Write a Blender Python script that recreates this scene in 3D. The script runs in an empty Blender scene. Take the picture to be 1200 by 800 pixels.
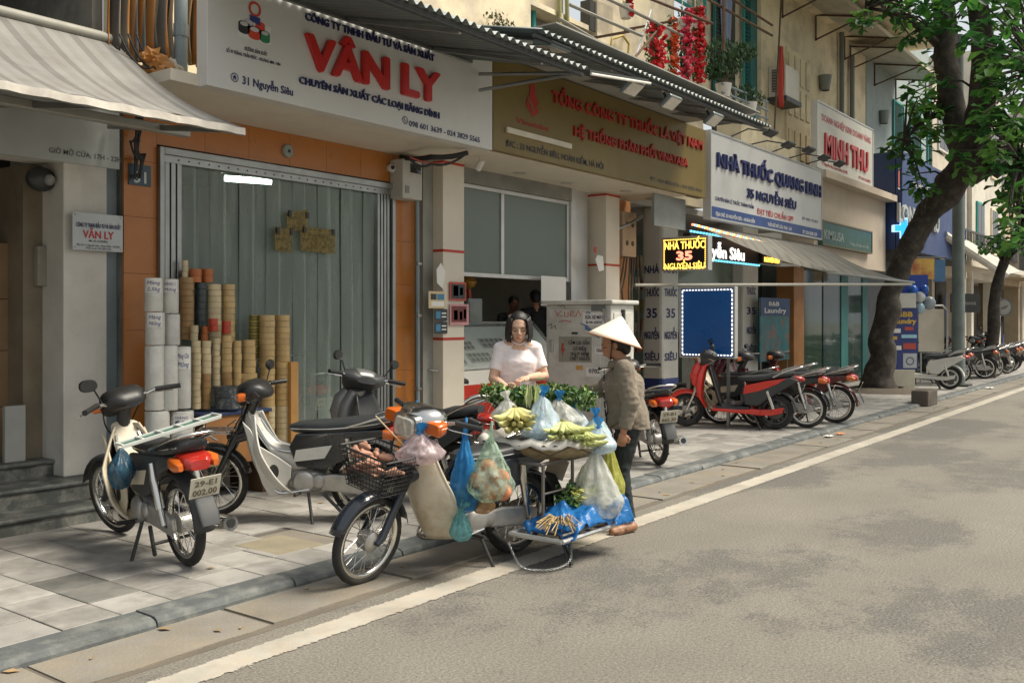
import bpy, bmesh, math, random
from mathutils import Vector, Matrix, noise
random.seed(7)
rad = math.radians
scene = bpy.context.scene
COL = scene.collection

# ------------------------------------------------------------------ camera
FPX, CAM_H, HOR, VPX = 1120.0, 1.6, 373.0, 1437.0     # focal length in pixels of the 1200x800 photograph
YAW = math.atan((VPX - 600) / FPX)
FWD = (math.cos(YAW), math.sin(YAW)); RGT = (math.sin(YAW), -math.cos(YAW))
cd = bpy.data.cameras.new('camera'); cam = bpy.data.objects.new('camera', cd); COL.objects.link(cam)
cd.sensor_width = 36.0; cd.lens = 36.0 * FPX / 1200.0
cd.shift_y = -(400 - HOR) / 1200.0
cd.clip_start = 0.05; cd.clip_end = 2000
cam.location = (0, 0, CAM_H)
cam.rotation_euler = (rad(90), 0, YAW - rad(90))
scene.camera = cam

def ray(u, v):
    r = (u - 600) / FPX
    return (FWD[0] + r * RGT[0], FWD[1] + r * RGT[1], (HOR - v) / FPX)
def onz(u, v, z=0.0):
    D = ray(u, v); t = (z - CAM_H) / D[2]; return Vector((D[0] * t, D[1] * t, z))
def ony(u, v, y):
    D = ray(u, v); t = y / D[1]; return Vector((D[0] * t, y, CAM_H + D[2] * t))
def onx(u, v, x):
    D = ray(u, v); t = x / D[0]; return Vector((x, D[1] * t, CAM_H + D[2] * t))
def ond(u, v, d):
    D = ray(u, v); return Vector((D[0] * d, D[1] * d, CAM_H + D[2] * d))

# ------------------------------------------------------------------ sky, sun, exposure
SUN_EL, SUN_AZ = rad(56), rad(-52)          # direction towards the sun: up, from the street side, ahead of the camera
w = bpy.data.worlds.new('World'); scene.world = w; w.use_nodes = True
nt = w.node_tree; bg = nt.nodes['Background']
sky = nt.nodes.new('ShaderNodeTexSky'); sky.sky_type = 'NISHITA'; sky.sun_disc = False
sky.sun_elevation = SUN_EL; sky.sun_rotation = rad(90) - SUN_AZ
sky.air_density = 1.6; sky.dust_density = 6.0; sky.ozone_density = 0.6; sky.altitude = 0
mixw = nt.nodes.new('ShaderNodeMixRGB'); mixw.blend_type = 'MULTIPLY'; mixw.inputs[0].default_value = 1.0
mixw.inputs[2].default_value = (1.0, 0.98, 0.93, 1)     # milky humid haze takes the blue out of the sky
cloud = nt.nodes.new('ShaderNodeMixRGB'); cloud.inputs[0].default_value = 0.68       # even white cloud cover over the whole sky
cloud.inputs[2].default_value = (7.2, 7.55, 7.8, 1)
nt.links.new(sky.outputs[0], mixw.inputs[1]); nt.links.new(mixw.outputs[0], cloud.inputs[1]); nt.links.new(cloud.outputs[0], bg.inputs[0])
bg.inputs[1].default_value = 0.062
sd = bpy.data.lights.new('sun', 'SUN'); sd.energy = 3.1; sd.angle = rad(26); sd.color = (1.0, 0.93, 0.80)
sun = bpy.data.objects.new('sun', sd); COL.objects.link(sun)
sv = Vector((math.cos(SUN_EL) * math.cos(SUN_AZ), math.cos(SUN_EL) * math.sin(SUN_AZ), math.sin(SUN_EL)))
sun.rotation_euler = sv.to_track_quat('Z', 'Y').to_euler(); sun.location = sv * 60
scene.view_settings.view_transform = 'Standard'; scene.view_settings.look = 'None'
scene.view_settings.exposure = 0.95; scene.view_settings.gamma = 1.0
scene.view_settings.use_curve_mapping = False
scene.render.engine = 'CYCLES'
scene.cycles.use_denoising = True
scene.cycles.max_bounces = 7; scene.cycles.transparent_max_bounces = 16; scene.cycles.diffuse_bounces = 4
scene.cycles.sample_clamp_indirect = 6.0

# ------------------------------------------------------------------ materials
MATS = {}
def srgb(h):
    h = h.lstrip('#'); c = [int(h[i:i + 2], 16) / 255 for i in (0, 2, 4)]
    return tuple(x / 12.92 if x <= 0.04045 else ((x + 0.055) / 1.055) ** 2.4 for x in c)
def pm(name, col, rough=0.6, metal=0.0, var=0.12, vs=3.0, bump=0.0, bs=60.0, col2=None, c2amt=0.5, c2scale=4.0,
       spec=0.5, coat=0.0, trans=0.0, alpha=1.0, emit=None, es=1.0, sheen=0.0, grime=0.0):
    """principled material: colour with slow brightness variation, an optional second colour in patches, bump, grime"""
    if name in MATS: return MATS[name]
    if isinstance(col, str): col = srgb(col)
    m = bpy.data.materials.new(name); m.use_nodes = True; MATS[name] = m
    t = m.node_tree; N = t.nodes; L = t.links; b = N['Principled BSDF']
    tc = N.new('ShaderNodeTexCoord'); oi = N.new('ShaderNodeObjectInfo')
    off = N.new('ShaderNodeVectorMath'); off.operation = 'ADD'
    mul = N.new('ShaderNodeVectorMath'); mul.operation = 'SCALE'; mul.inputs['Scale'].default_value = 7.0
    cmb = N.new('ShaderNodeCombineXYZ')
    for i in range(3): L.new(oi.outputs['Random'], cmb.inputs[i])
    L.new(cmb.outputs[0], mul.inputs[0]); L.new(tc.outputs['Object'], off.inputs[0]); L.new(mul.outputs[0], off.inputs[1])
    vec = off.outputs[0]
    def nz(sc, det=4, rgh=0.55):
        n = N.new('ShaderNodeTexNoise'); n.inputs['Scale'].default_value = sc; n.inputs['Detail'].default_value = det
        n.inputs['Roughness'].default_value = rgh; L.new(vec, n.inputs['Vector']); return n.outputs['Fac']
    def mixc(fac, a, c, mode='MIX'):
        x = N.new('ShaderNodeMix'); x.data_type = 'RGBA'; x.blend_type = mode
        if isinstance(fac, float): x.inputs[0].default_value = fac
        else: L.new(fac, x.inputs[0])
        for sock, val in ((x.inputs[6], a), (x.inputs[7], c)):
            if isinstance(val, tuple): sock.default_value = (*val[:3], 1)
            else: L.new(val, sock)
        return x.outputs[2]
    def ramp(fac, lo, hi):
        x = N.new('ShaderNodeMapRange'); x.inputs[1].default_value = lo; x.inputs[2].default_value = hi
        L.new(fac, x.inputs[0]); return x.outputs[0]
    c = tuple(col)
    if col2 is not None:
        if isinstance(col2, str): col2 = srgb(col2)
        c = mixc(ramp(nz(c2scale, 6, 0.62), 0.62 - 0.25 * c2amt - 0.05, 0.66 - 0.25 * c2amt + 0.08), c, tuple(col2))
    if var > 0:
        lo = tuple([1 - var] * 3); hi = tuple([1 + var * 0.8] * 3)
        c = mixc(1.0, c, mixc(ramp(nz(vs), 0.3, 0.7), lo, hi), 'MULTIPLY')
    if grime > 0:
        g = ramp(nz(2.2, 8, 0.7), 0.48, 0.75)
        gm = N.new('ShaderNodeMath'); gm.operation = 'MULTIPLY'; gm.inputs[1].default_value = grime; L.new(g, gm.inputs[0])
        c = mixc(gm.outputs[0], c, (0.09, 0.075, 0.055))
    if isinstance(c, tuple): b.inputs['Base Color'].default_value = (*c, 1)
    else: L.new(c, b.inputs['Base Color'])
    b.inputs['Roughness'].default_value = rough; b.inputs['Metallic'].default_value = metal
    b.inputs['Specular IOR Level'].default_value = spec; b.inputs['Coat Weight'].default_value = coat
    b.inputs['Transmission Weight'].default_value = trans; b.inputs['Alpha'].default_value = alpha
    b.inputs['Sheen Weight'].default_value = sheen
    if rough > 0.12 and trans == 0:
        rr = N.new('ShaderNodeMapRange'); rr.inputs[3].default_value = max(0.05, rough - 0.1); rr.inputs[4].default_value = min(1, rough + 0.12)
        L.new(nz(vs * 3), rr.inputs[0]); L.new(rr.outputs[0], b.inputs['Roughness'])
    if bump > 0:
        bn = N.new('ShaderNodeBump'); bn.inputs['Strength'].default_value = bump; bn.inputs['Distance'].default_value = 0.01
        L.new(nz(bs, 5, 0.6), bn.inputs['Height']); L.new(bn.outputs[0], b.inputs['Normal'])
    if emit is not None:
        if isinstance(emit, str): emit = srgb(emit)
        b.inputs['Emission Color'].default_value = (*emit, 1); b.inputs['Emission Strength'].default_value = es
    return m
def plastic_film(name, col, clear=0.45, rough=0.25):
    """thin bag film: part clear, part translucent, with a glossy skin"""
    if name in MATS: return MATS[name]
    if isinstance(col, str): col = srgb(col)
    m = bpy.data.materials.new(name); m.use_nodes = True; MATS[name] = m
    t = m.node_tree; N = t.nodes; L = t.links; b = N['Principled BSDF']; out = N['Material Output']
    b.inputs['Base Color'].default_value = (*col, 1); b.inputs['Roughness'].default_value = rough
    tr = N.new('ShaderNodeBsdfTranslucent'); tr.inputs[0].default_value = (*col, 1)
    tp = N.new('ShaderNodeBsdfTransparent'); tp.inputs[0].default_value = (*[0.6 + 0.4 * x for x in col], 1)
    m1 = N.new('ShaderNodeMixShader'); m1.inputs[0].default_value = 0.4; L.new(b.outputs[0], m1.inputs[1]); L.new(tr.outputs[0], m1.inputs[2])
    m2 = N.new('ShaderNodeMixShader'); L.new(m1.outputs[0], m2.inputs[1]); L.new(tp.outputs[0], m2.inputs[2])
    tc = N.new('ShaderNodeTexCoord'); n = N.new('ShaderNodeTexNoise'); n.inputs['Scale'].default_value = 22; n.inputs['Detail'].default_value = 5
    L.new(tc.outputs['Object'], n.inputs['Vector'])
    r = N.new('ShaderNodeMapRange'); r.inputs[1].default_value = 0.35; r.inputs[2].default_value = 0.65
    r.inputs[3].default_value = clear * 0.4; r.inputs[4].default_value = min(1, clear * 1.3); L.new(n.outputs[0], r.inputs[0]); L.new(r.outputs[0], m2.inputs[0])
    bn = N.new('ShaderNodeBump'); bn.inputs['Strength'].default_value = 0.9; bn.inputs['Distance'].default_value = 0.01
    L.new(n.outputs[0], bn.inputs['Height']); L.new(bn.outputs[0], b.inputs['Normal'])
    L.new(m2.outputs[0], out.inputs[0])
    return m

# ------------------------------------------------------------------ mesh building
class MB:
    def __init__(self): self.v = []; self.f = []
    def add(self, vs, fs):
        o = len(self.v); self.v += [tuple(p) for p in vs]; self.f += [tuple(i + o for i in f) for f in fs]; return self
    def box(self, x0, x1, y0, y1, z0, z1):
        vs = [(x, y, z) for z in (z0, z1) for y in (y0, y1) for x in (x0, x1)]
        return self.add(vs, [(0, 2, 3, 1), (4, 5, 7, 6), (0, 1, 5, 4), (2, 6, 7, 3), (0, 4, 6, 2), (1, 3, 7, 5)])
    def obox(self, M, sx, sy, sz):
        vs = [M @ Vector((x * sx / 2, y * sy / 2, z * sz / 2)) for z in (-1, 1) for y in (-1, 1) for x in (-1, 1)]
        return self.add(vs, [(0, 2, 3, 1), (4, 5, 7, 6), (0, 1, 5, 4), (2, 6, 7, 3), (0, 4, 6, 2), (1, 3, 7, 5)])
    def bar(self, a, b, wd, ht=None):
        a = Vector(a); b = Vector(b); d = b - a; q = d.to_track_quat('X', 'Z')
        M = Matrix.Translation((a + b) / 2) @ q.to_matrix().to_4x4()
        return self.obox(M, d.length, wd, ht or wd)
    def tube(self, pts, r, n=8, cap=True, flat=1.0, up=None):
        pts = [Vector(p) for p in pts]
        rs = r if isinstance(r, (list, tuple)) else [r] * len(pts)
        o = len(self.v); prev = None
        for i, p in enumerate(pts):
            d = (pts[min(i + 1, len(pts) - 1)] - pts[max(i - 1, 0)])
            if d.length < 1e-9: d = Vector((0, 0, 1))
            d.normalize()
            if prev is None:
                u = Vector(up) if up else (Vector((0, 0, 1)) if abs(d.z) < 0.9 else Vector((1, 0, 0)))
            else: u = prev
            s = d.cross(u)
            if s.length < 1e-6: s = d.orthogonal()
            s.normalize(); u = s.cross(d).normalized(); prev = u
            for k in range(n):
                a = 2 * math.pi * k / n
                self.v.append(tuple(p + s * (math.cos(a) * rs[i]) + u * (math.sin(a) * rs[i] * flat)))
        for i in range(len(pts) - 1):
            for k in range(n):
                a = o + i * n + k; b = o + i * n + (k + 1) % n
                self.f.append((a, b, b + n, a + n))
        if cap:
            self.f.append(tuple(o + k for k in range(n - 1, -1, -1)))
            e = o + (len(pts) - 1) * n; self.f.append(tuple(e + k for k in range(n)))
        return self
    def lathe(self, prof, n=16, M=None, wob=None, cap=False):
        """profile [(radius, height)] turned about local Z"""
        M = M or Matrix(); o = len(self.v)
        for j, (r, z) in enumerate(prof):
            for k in range(n):
                a = 2 * math.pi * k / n; rr = r * (wob(a, j / (len(prof) - 1)) if wob else 1)
                self.v.append(tuple(M @ Vector((math.cos(a) * rr, math.sin(a) * rr, z))))
        for j in range(len(prof) - 1):
            for k in range(n):
                a = o + j * n + k; b = o + j * n + (k + 1) % n
                self.f.append((a, b, b + n, a + n))
        if cap:
            self.f.append(tuple(o + k for k in range(n - 1, -1, -1)))
            e = o + (len(prof) - 1) * n; self.f.append(tuple(e + k for k in range(n)))
        return self
    def ball(self, c, rx, ry=None, rz=None, n=12, m=8, M=None):
        ry = ry or rx; rz = rz or rx; M = M or Matrix(); c = Vector(c)
        o = len(self.v)
        for j in range(m + 1):
            t = math.pi * j / m
            for k in range(n):
                a = 2 * math.pi * k / n
                self.v.append(tuple(c + (M @ Vector((math.sin(t) * math.cos(a) * rx, math.sin(t) * math.sin(a) * ry, math.cos(t) * rz)))))
        for j in range(m):
            for k in range(n):
                a = o + j * n + k; b = o + j * n + (k + 1) % n
                self.f.append((a, a + n, b + n, b))
        return self
    def prism(self, poly, M, depth):
        """2-D polygon (x, y) extruded along local z from 0 to depth"""
        n = len(poly)
        vs = [M @ Vector((x, y, 0)) for x, y in poly] + [M @ Vector((x, y, depth)) for x, y in poly]
        fs = [tuple(range(n - 1, -1, -1)), tuple(range(n, 2 * n))] + [(i, (i + 1) % n, (i + 1) % n + n, i + n) for i in range(n)]
        return self.add(vs, fs)
    def grid(self, fn, nu, nv, closed=False):
        o = len(self.v)
        for j in range(nv + 1):
            for i in range(nu + 1): self.v.append(tuple(fn(i / nu, j / nv)))
        for j in range(nv):
            for i in range(nu):
                a = o + j * (nu + 1) + i; self.f.append((a, a + 1, a + nu + 2, a + nu + 1))
        return self
    def quad(self, a, b, c, d): return self.add([a, b, c, d], [(0, 1, 2, 3)])
    def xf(self, M):
        self.v = [tuple(M @ Vector(p)) for p in self.v]; return self
    def merge(self, o): return self.add(o.v, o.f)

OFF = {}
def mesh_of(name, mb, off, smooth, weld=True):
    me = bpy.data.meshes.new(name)
    me.from_pydata([(x - off[0], y - off[1], z - off[2]) for x, y, z in mb.v], [], mb.f)
    bm = bmesh.new(); bm.from_mesh(me)
    if weld: bmesh.ops.remove_doubles(bm, verts=bm.verts, dist=1e-5)
    bmesh.ops.recalc_face_normals(bm, faces=bm.faces)
    bm.to_mesh(me); bm.free()
    if smooth:
        me.polygons.foreach_set('use_smooth', [True] * len(me.polygons))
        if smooth is not True: me.set_sharp_from_angle(angle=rad(smooth))
    return me
def obj(name, mb, mat, parent=None, smooth=False, bevel=0.0, solid=0.0, label=None, cat=None, group=None, kind=None, sub=0, loc=None, recalc=True):
    off = OFF.get(parent, (0, 0, 0)) if parent else (loc or (0, 0, 0))
    me = mesh_of(name, mb, off, smooth)
    o = bpy.data.objects.new(name, me); COL.objects.link(o)
    if parent: o.parent = parent; OFF[o] = off
    elif loc: o.location = loc; OFF[o] = tuple(loc)
    else: OFF[o] = (0, 0, 0)
    if mat: me.materials.append(mat)
    if solid:
        md = o.modifiers.new('solid', 'SOLIDIFY'); md.thickness = solid; md.offset = 0
    if bevel:
        md = o.modifiers.new('bevel', 'BEVEL'); md.width = bevel; md.segments = 2; md.limit_method = 'ANGLE'; md.angle_limit = rad(40)
    if sub:
        md = o.modifiers.new('sub', 'SUBSURF'); md.levels = sub; md.render_levels = sub
    if label: o['label'] = label
    if cat: o['category'] = cat
    if group: o['group'] = group
    if kind: o['kind'] = kind
    return o
def thing(name, label, cat, loc=(0, 0, 0), group=None, local=False, rz=0.0):
    """an Empty at a thing's base; local=True: its parts are modelled around (0,0,0)"""
    e = bpy.data.objects.new(name, None); COL.objects.link(e); e.empty_display_size = 0.2
    e.location = loc; e.rotation_euler = (0, 0, rz)
    e['label'] = label; e['category'] = cat
    if group: e['group'] = group
    OFF[e] = (0, 0, 0) if local else tuple(loc)
    return e
def kids(o): return [c for c in COL.objects if c.parent == o]
def copy_tree(root, loc, rz, label, group=None, swap=None):
    r = root.copy(); COL.objects.link(r); r.location = loc; r.rotation_euler = (0, 0, rz); r['label'] = label
    if group: r['group'] = group
    def rec(src, dst):
        for ch in list(src.children):
            c = ch.copy(); COL.objects.link(c); c.parent = dst
            if swap and c.type == 'MESH' and c.material_slots and c.material_slots[0].material:
                nm = swap.get(c.material_slots[0].material.name)
                if nm: c.material_slots[0].link = 'OBJECT'; c.material_slots[0].material = nm
            rec(ch, c)
    rec(root, r); return r
def text_mb(body, w=None, h=None, bold=0.0, extr=0.0, shear=0.0, res=2):
    """lettering as a mesh in the XY plane, its cap box scaled to w x h (lower-left at the origin)"""
    heavy = max(0, bold - 0.012); bold = min(bold, 0.012)
    c = bpy.data.curves.new('t', 'FONT'); c.body = body; c.size = 1.0; c.offset = bold; c.extrude = 0; c.resolution_u = res; c.shear = shear
    o = bpy.data.objects.new('t', c); COL.objects.link(o)
    bpy.context.view_layer.update()
    me = bpy.data.meshes.new_from_object(o.evaluated_get(bpy.context.evaluated_depsgraph_get()))
    vs = [v.co.copy() for v in me.vertices]; fs = [tuple(p.vertices) for p in me.polygons]
    bpy.data.objects.remove(o); bpy.data.curves.remove(c); bpy.data.meshes.remove(me)
    x0 = min(v.x for v in vs); x1 = max(v.x for v in vs)
    cap = 0.727                                     # cap height of the built-in font at size 1
    sx = (w / (x1 - x0)) if w else (h / cap); sy = (h / cap) if h else sx
    m = MB(); front = [((v.x - x0) * sx, v.y * sy, 0.0) for v in vs]
    reps = [(0, 0)] if heavy <= 0 else [(-1, 0), (1, 0), (0, -.7), (0, .7)] if h and w else [(-1, 0), (1, 0)]
    if extr <= 0:
        for i, (a, b) in enumerate(reps): m.add([(x + a * heavy * sy, y + b * heavy * sy, i * .0006) for x, y, z in front], fs)
        return m
    n = len(front); ed = {}
    for f in fs:
        for i in range(len(f)):
            a, b = f[i], f[(i + 1) % len(f)]; ed[(a, b)] = ed.get((a, b), 0) + 1
    side = [(a, b, b + n, a + n) for (a, b) in ed if (b, a) not in ed]
    for i, (a, b) in enumerate(reps):
        q = [(x + a * heavy * sy, y + b * heavy * sy, 0) for x, y, z in front]
        m.add([(x, y, extr + i * .0008) for x, y, _ in q] + q, fs + side)
    return m
def frameM(o, right, up):
    right = Vector(right).normalized(); up = Vector(up).normalized(); nrm = right.cross(up)
    M = Matrix((( right.x, up.x, nrm.x, o[0]), (right.y, up.y, nrm.y, o[1]), (right.z, up.z, nrm.z, o[2]), (0, 0, 0, 1)))
    return M
def text_at(name, body, M, w, h, mat, parent, bold=0.02, extr=0.0, shear=0.0):
    mb = text_mb(body, w, h, bold, extr, shear)
    if extr <= 0: return obj(name, mb.xf(M), mat, parent)
    # raised letters: one part per letter, accents kept with their letter
    up = list(range(len(mb.v)))
    def root(i):
        while up[i] != i: up[i] = up[up[i]]; i = up[i]
        return i
    for f in mb.f:
        for i in f[1:]: up[root(i)] = root(f[0])
    box = {}
    for i, p in enumerate(mb.v):
        b = box.setdefault(root(i), [9e9, -9e9]); b[0] = min(b[0], p[0]); b[1] = max(b[1], p[0])
    groups = []
    for r, (a, b) in sorted(box.items(), key=lambda q: q[1][0] - q[1][1]):
        for g in groups:
            if min(b, g[1]) - max(a, g[0]) > 0.5 * (b - a): g[2].add(r); break
        else: groups.append([a, b, {r}])
    for a, b, rs in groups:
        ids = [i for i in range(len(mb.v)) if root(i) in rs]; mp = {i: k for k, i in enumerate(ids)}
        q = MB().add([mb.v[i] for i in ids], [tuple(mp[i] for i in f) for f in mb.f if f[0] in mp])
        obj('letter', q.xf(M), mat, parent)
def text_y(body, a, b, hpx, Y, mat, parent, bold=0.02, extr=0.0, name='lettering', dy=0.003):
    """a line of lettering on a street-facing plane, from photo pixels of its baseline ends and cap height"""
    p = ony(a[0], a[1], Y); q = ony(b[0], b[1], Y)
    d = (p.x * FWD[0] + Y * FWD[1]); z = (p.z + q.z) / 2
    M = frameM((p.x, Y - dy, z), (1, 0, 0), (0, 0, 1))
    return text_at(name, body, M, q.x - p.x, hpx * d / FPX, mat, parent, bold, extr)
def text_x(body, a, b, hpx, X, mat, parent, bold=0.02, extr=0.0, name='lettering', dx=0.003):
    p = onx(a[0], a[1], X); q = onx(b[0], b[1], X)
    d = (X * FWD[0] + p.y * FWD[1]); z = (p.z + q.z) / 2
    M = frameM((X - dx, p.y, z), (0, -1, 0), (0, 0, 1))
    return text_at(name, body, M, p.y - q.y, hpx * d / FPX, mat, parent, bold, extr)
def ring(mb, c, r0, r1, M, n=24, t=0.0):
    """flat annulus in local XY of M about c"""
    vs = []
    for k in range(n):
        a = 2 * math.pi * k / n
        vs += [M @ Vector((c[0] + math.cos(a) * r0, c[1] + math.sin(a) * r0, t)), M @ Vector((c[0] + math.cos(a) * r1, c[1] + math.sin(a) * r1, t))]
    return mb.add(vs, [(2 * k, 2 * k + 1, (2 * k + 3) % (2 * n), (2 * k + 2) % (2 * n)) for k in range(n)])
def disc(mb, c, r, M, n=20, t=0.0, ry=None):
    vs = [M @ Vector((c[0] + math.cos(2 * math.pi * k / n) * r, c[1] + math.sin(2 * math.pi * k / n) * (ry or r), t)) for k in range(n)]
    return mb.add(vs, [tuple(range(n))])
def remesh(mb, vox, smooth_it=4, wrinkle=0.0, wscale=8.0, dec=None):
    """fuse overlapping shapes into one continuous skin"""
    me = mesh_of('tmp', mb, (0, 0, 0), True)
    o = bpy.data.objects.new('tmp', me); COL.objects.link(o)
    md = o.modifiers.new('r', 'REMESH'); md.mode = 'VOXEL'; md.voxel_size = vox
    ms = o.modifiers.new('s', 'SMOOTH'); ms.iterations = smooth_it; ms.factor = 0.5
    bpy.context.view_layer.update()
    e = bpy.data.meshes.new_from_object(o.evaluated_get(bpy.context.evaluated_depsgraph_get()))
    vs = [v.co.copy() for v in e.vertices]; ns = [v.normal.copy() for v in e.vertices]; fs = [tuple(p.vertices) for p in e.polygons]
    if wrinkle:
        for i, v in enumerate(vs):
            q = v * wscale
            a = noise.noise(q) + 0.6 * (1 - abs(noise.noise(Vector((q.x * 1.6, q.y * 1.6, q.z * 2.6)) + Vector((9, 3, 1)))) * 2 - 1.0)
            vs[i] = v + ns[i] * (a * wrinkle)
    bpy.data.objects.remove(o); bpy.data.meshes.remove(me); bpy.data.meshes.remove(e)
    m = MB(); m.add(vs, fs); return m
# ------------------------------------------------------------------ ground
PZ = 0.06                                    # pavement level above the road
W = 7.4                                      # building line
S = 6.35                                     # plane of the big shop signs
def road_mat():
    m = bpy.data.materials.new('worn_asphalt'); m.use_nodes = True
    t = m.node_tree; N = t.nodes; L = t.links; b = N['Principled BSDF']
    tc = N.new('ShaderNodeTexCoord')
    def nz(sc, det, rg, scale=(1, 1, 1), loc=(0, 0, 0)):
        mp = N.new('ShaderNodeMapping'); mp.inputs['Scale'].default_value = scale; mp.inputs['Location'].default_value = loc; L.new(tc.outputs['Object'], mp.inputs[0])
        n = N.new('ShaderNodeTexNoise'); n.inputs['Scale'].default_value = sc; n.inputs['Detail'].default_value = det; n.inputs['Roughness'].default_value = rg
        L.new(mp.outputs[0], n.inputs['Vector']); return n.outputs['Fac']
    def rng(f, a, b_, c=0., d=1.):
        r = N.new('ShaderNodeMapRange'); r.inputs[1].default_value = a; r.inputs[2].default_value = b_; r.inputs[3].default_value = c; r.inputs[4].default_value = d
        L.new(f, r.inputs[0]); return r.outputs[0]
    def math2(op, a, c):
        x = N.new('ShaderNodeMath'); x.operation = op
        for i, val in enumerate((a, c)):
            if isinstance(val, (int, float)): x.inputs[i].default_value = val
            else: L.new(val, x.inputs[i])
        return x.outputs[0]
    def mix(f, a, c, mode='MIX'):
        x = N.new('ShaderNodeMix'); x.data_type = 'RGBA'; x.blend_type = mode
        if isinstance(f, float): x.inputs[0].default_value = f
        else: L.new(f, x.inputs[0])
        for s, val in ((x.inputs[6], a), (x.inputs[7], c)):
            if isinstance(val, tuple): s.default_value = (*val, 1)
            else: L.new(val, s)
        return x.outputs[2]
    big = nz(0.45, 3, 0.5, (0.8, 1.25, 1), (3.2, 1.4, 0)); fine = nz(45, 5, 0.8); mid = nz(4, 9, 0.8)
    s1 = math2('ADD', big, math2('MULTIPLY', math2('SUBTRACT', mid, 0.5), 0.5))
    s2 = math2('ADD', s1, math2('MULTIPLY', math2('SUBTRACT', fine, 0.5), 0.45))
    patch = rng(s2, 0.515, 0.565)                       # where the dusty film is worn away the dark stone shows
    dust = mix(rng(nz(1.1, 5, 0.6), 0.3, 0.7), (0.180, 0.166, 0.143), (0.220, 0.203, 0.174))
    bare = mix(rng(nz(70, 3, 0.7), 0.38, 0.62), (0.075, 0.074, 0.070), (0.17, 0.162, 0.146))
    c = mix(math2('MULTIPLY', patch, 0.85), dust, bare)
    c = mix(rng(nz(62, 5, 0.9), 0.40, 0.60, 0., 1.), mix(1.0, c, (0.62, 0.62, 0.62), 'MULTIPLY'), mix(1.0, c, (1.32, 1.31, 1.29), 'MULTIPLY'))
    sp = nz(130, 2, 0.5)
    c = mix(rng(sp, 0.66, 0.70, 0, 0.6), c, (0.09, 0.085, 0.075))
    c = mix(rng(sp, 0.30, 0.26, 0, 0.5), c, (0.52, 0.47, 0.40))
    c = mix(math2('MULTIPLY', rng(nz(0.9, 4, 0.6, (0.4, 2.2, 1), (7, 2, 0)), 0.55, 0.75), 0.25), c, (0.16, 0.14, 0.115))
    L.new(c, b.inputs['Base Color']); b.inputs['Roughness'].default_value = 0.85; b.inputs['Specular IOR Level'].default_value = 0.3
    bn = N.new('ShaderNodeBump'); bn.inputs['Strength'].default_value = 0.8; bn.inputs['Distance'].default_value = 0.008
    L.new(math2('ADD', nz(75, 5, 0.8), math2('MULTIPLY', mid, 0.6)), bn.inputs['Height']); L.new(bn.outputs[0], b.inputs['Normal'])
    return m
road = obj('road', MB().grid(lambda a, c: (-250 + 550 * a, -250 + 550 * c, 0), 4, 4), road_mat(), kind='structure')

# painted edge line with worn edges
def line_mat():
    m = pm('road_line_paint', (0.40, 0.375, 0.32), 0.75, var=0.14, vs=3, bump=0.3, bs=140, col2=(0.42, 0.37, 0.30), c2amt=0.55, c2scale=9, grime=0.35)
    t = m.node_tree; N = t.nodes; L = t.links; b = N['Principled BSDF']
    tc = N.new('ShaderNodeTexCoord'); n = N.new('ShaderNodeTexNoise'); n.inputs['Scale'].default_value = 26; n.inputs['Detail'].default_value = 8; n.inputs['Roughness'].default_value = 0.75
    L.new(tc.outputs['Object'], n.inputs['Vector']); sep = N.new('ShaderNodeSeparateXYZ'); L.new(tc.outputs['Object'], sep.inputs[0])
    d = N.new('ShaderNodeMath'); d.operation = 'SUBTRACT'; d.inputs[1].default_value = 3.70; L.new(sep.outputs[1], d.inputs[0])
    ab = N.new('ShaderNodeMath'); ab.operation = 'ABSOLUTE'; L.new(d.outputs[0], ab.inputs[0])
    e = N.new('ShaderNodeMapRange'); e.inputs[1].default_value = 0.075; e.inputs[2].default_value = 0.105; e.inputs[3].default_value = 0.30; e.inputs[4].default_value = 0.62; L.new(ab.outputs[0], e.inputs[0])
    g = N.new('ShaderNodeMath'); g.operation = 'SUBTRACT'; L.new(n.outputs[0], g.inputs[0]); L.new(e.outputs[0], g.inputs[1])
    r = N.new('ShaderNodeMapRange'); r.inputs[1].default_value = 0.0; r.inputs[2].default_value = 0.05; L.new(g.outputs[0], r.inputs[0])
    L.new(r.outputs[0], b.inputs['Alpha']); return m
obj('edge_line', MB().grid(lambda a, c: (-3 + 73 * a, 3.58 + 0.24 * c, 0.0045), 60, 1), line_mat(), kind='structure')

# gutter of cast slabs along the kerb
slab_m = pm('gutter_concrete', (0.205, 0.188, 0.16), 0.9, var=0.16, vs=2.5, bump=0.5, bs=50, col2=(0.22, 0.19, 0.145), c2amt=0.5, c2scale=3, grime=0.3)
gut = obj('gutter', MB().box(-3, 60, 3.93, 4.45, -0.1, 0.002), pm('gutter_bed', (0.13, 0.11, 0.085), 0.95, bump=0.5, bs=40), kind='structure')
x = -1.04; i = 0
while x < 40:
    ln = 1.07 + random.uniform(-0.05, 0.05); y0 = 3.98 + random.uniform(-0.03, 0.02)
    g = 0.012 + random.random() * 0.012; n = 8
    mb = MB()
    jag = [random.uniform(-0.012, 0.012) for _ in range(n + 1)]
    top = [(x + g + (ln - 2 * g) * k / n, y0 + jag[k]) for k in range(n + 1)] + [(x + ln - g, 4.425), (x + g, 4.425)]
    mb.prism(top, Matrix.Translation((0, 0, -0.04)), 0.052 + random.uniform(-0.004, 0.003))
    obj('slab', mb, slab_m, gut); x += ln; i += 1

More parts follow.
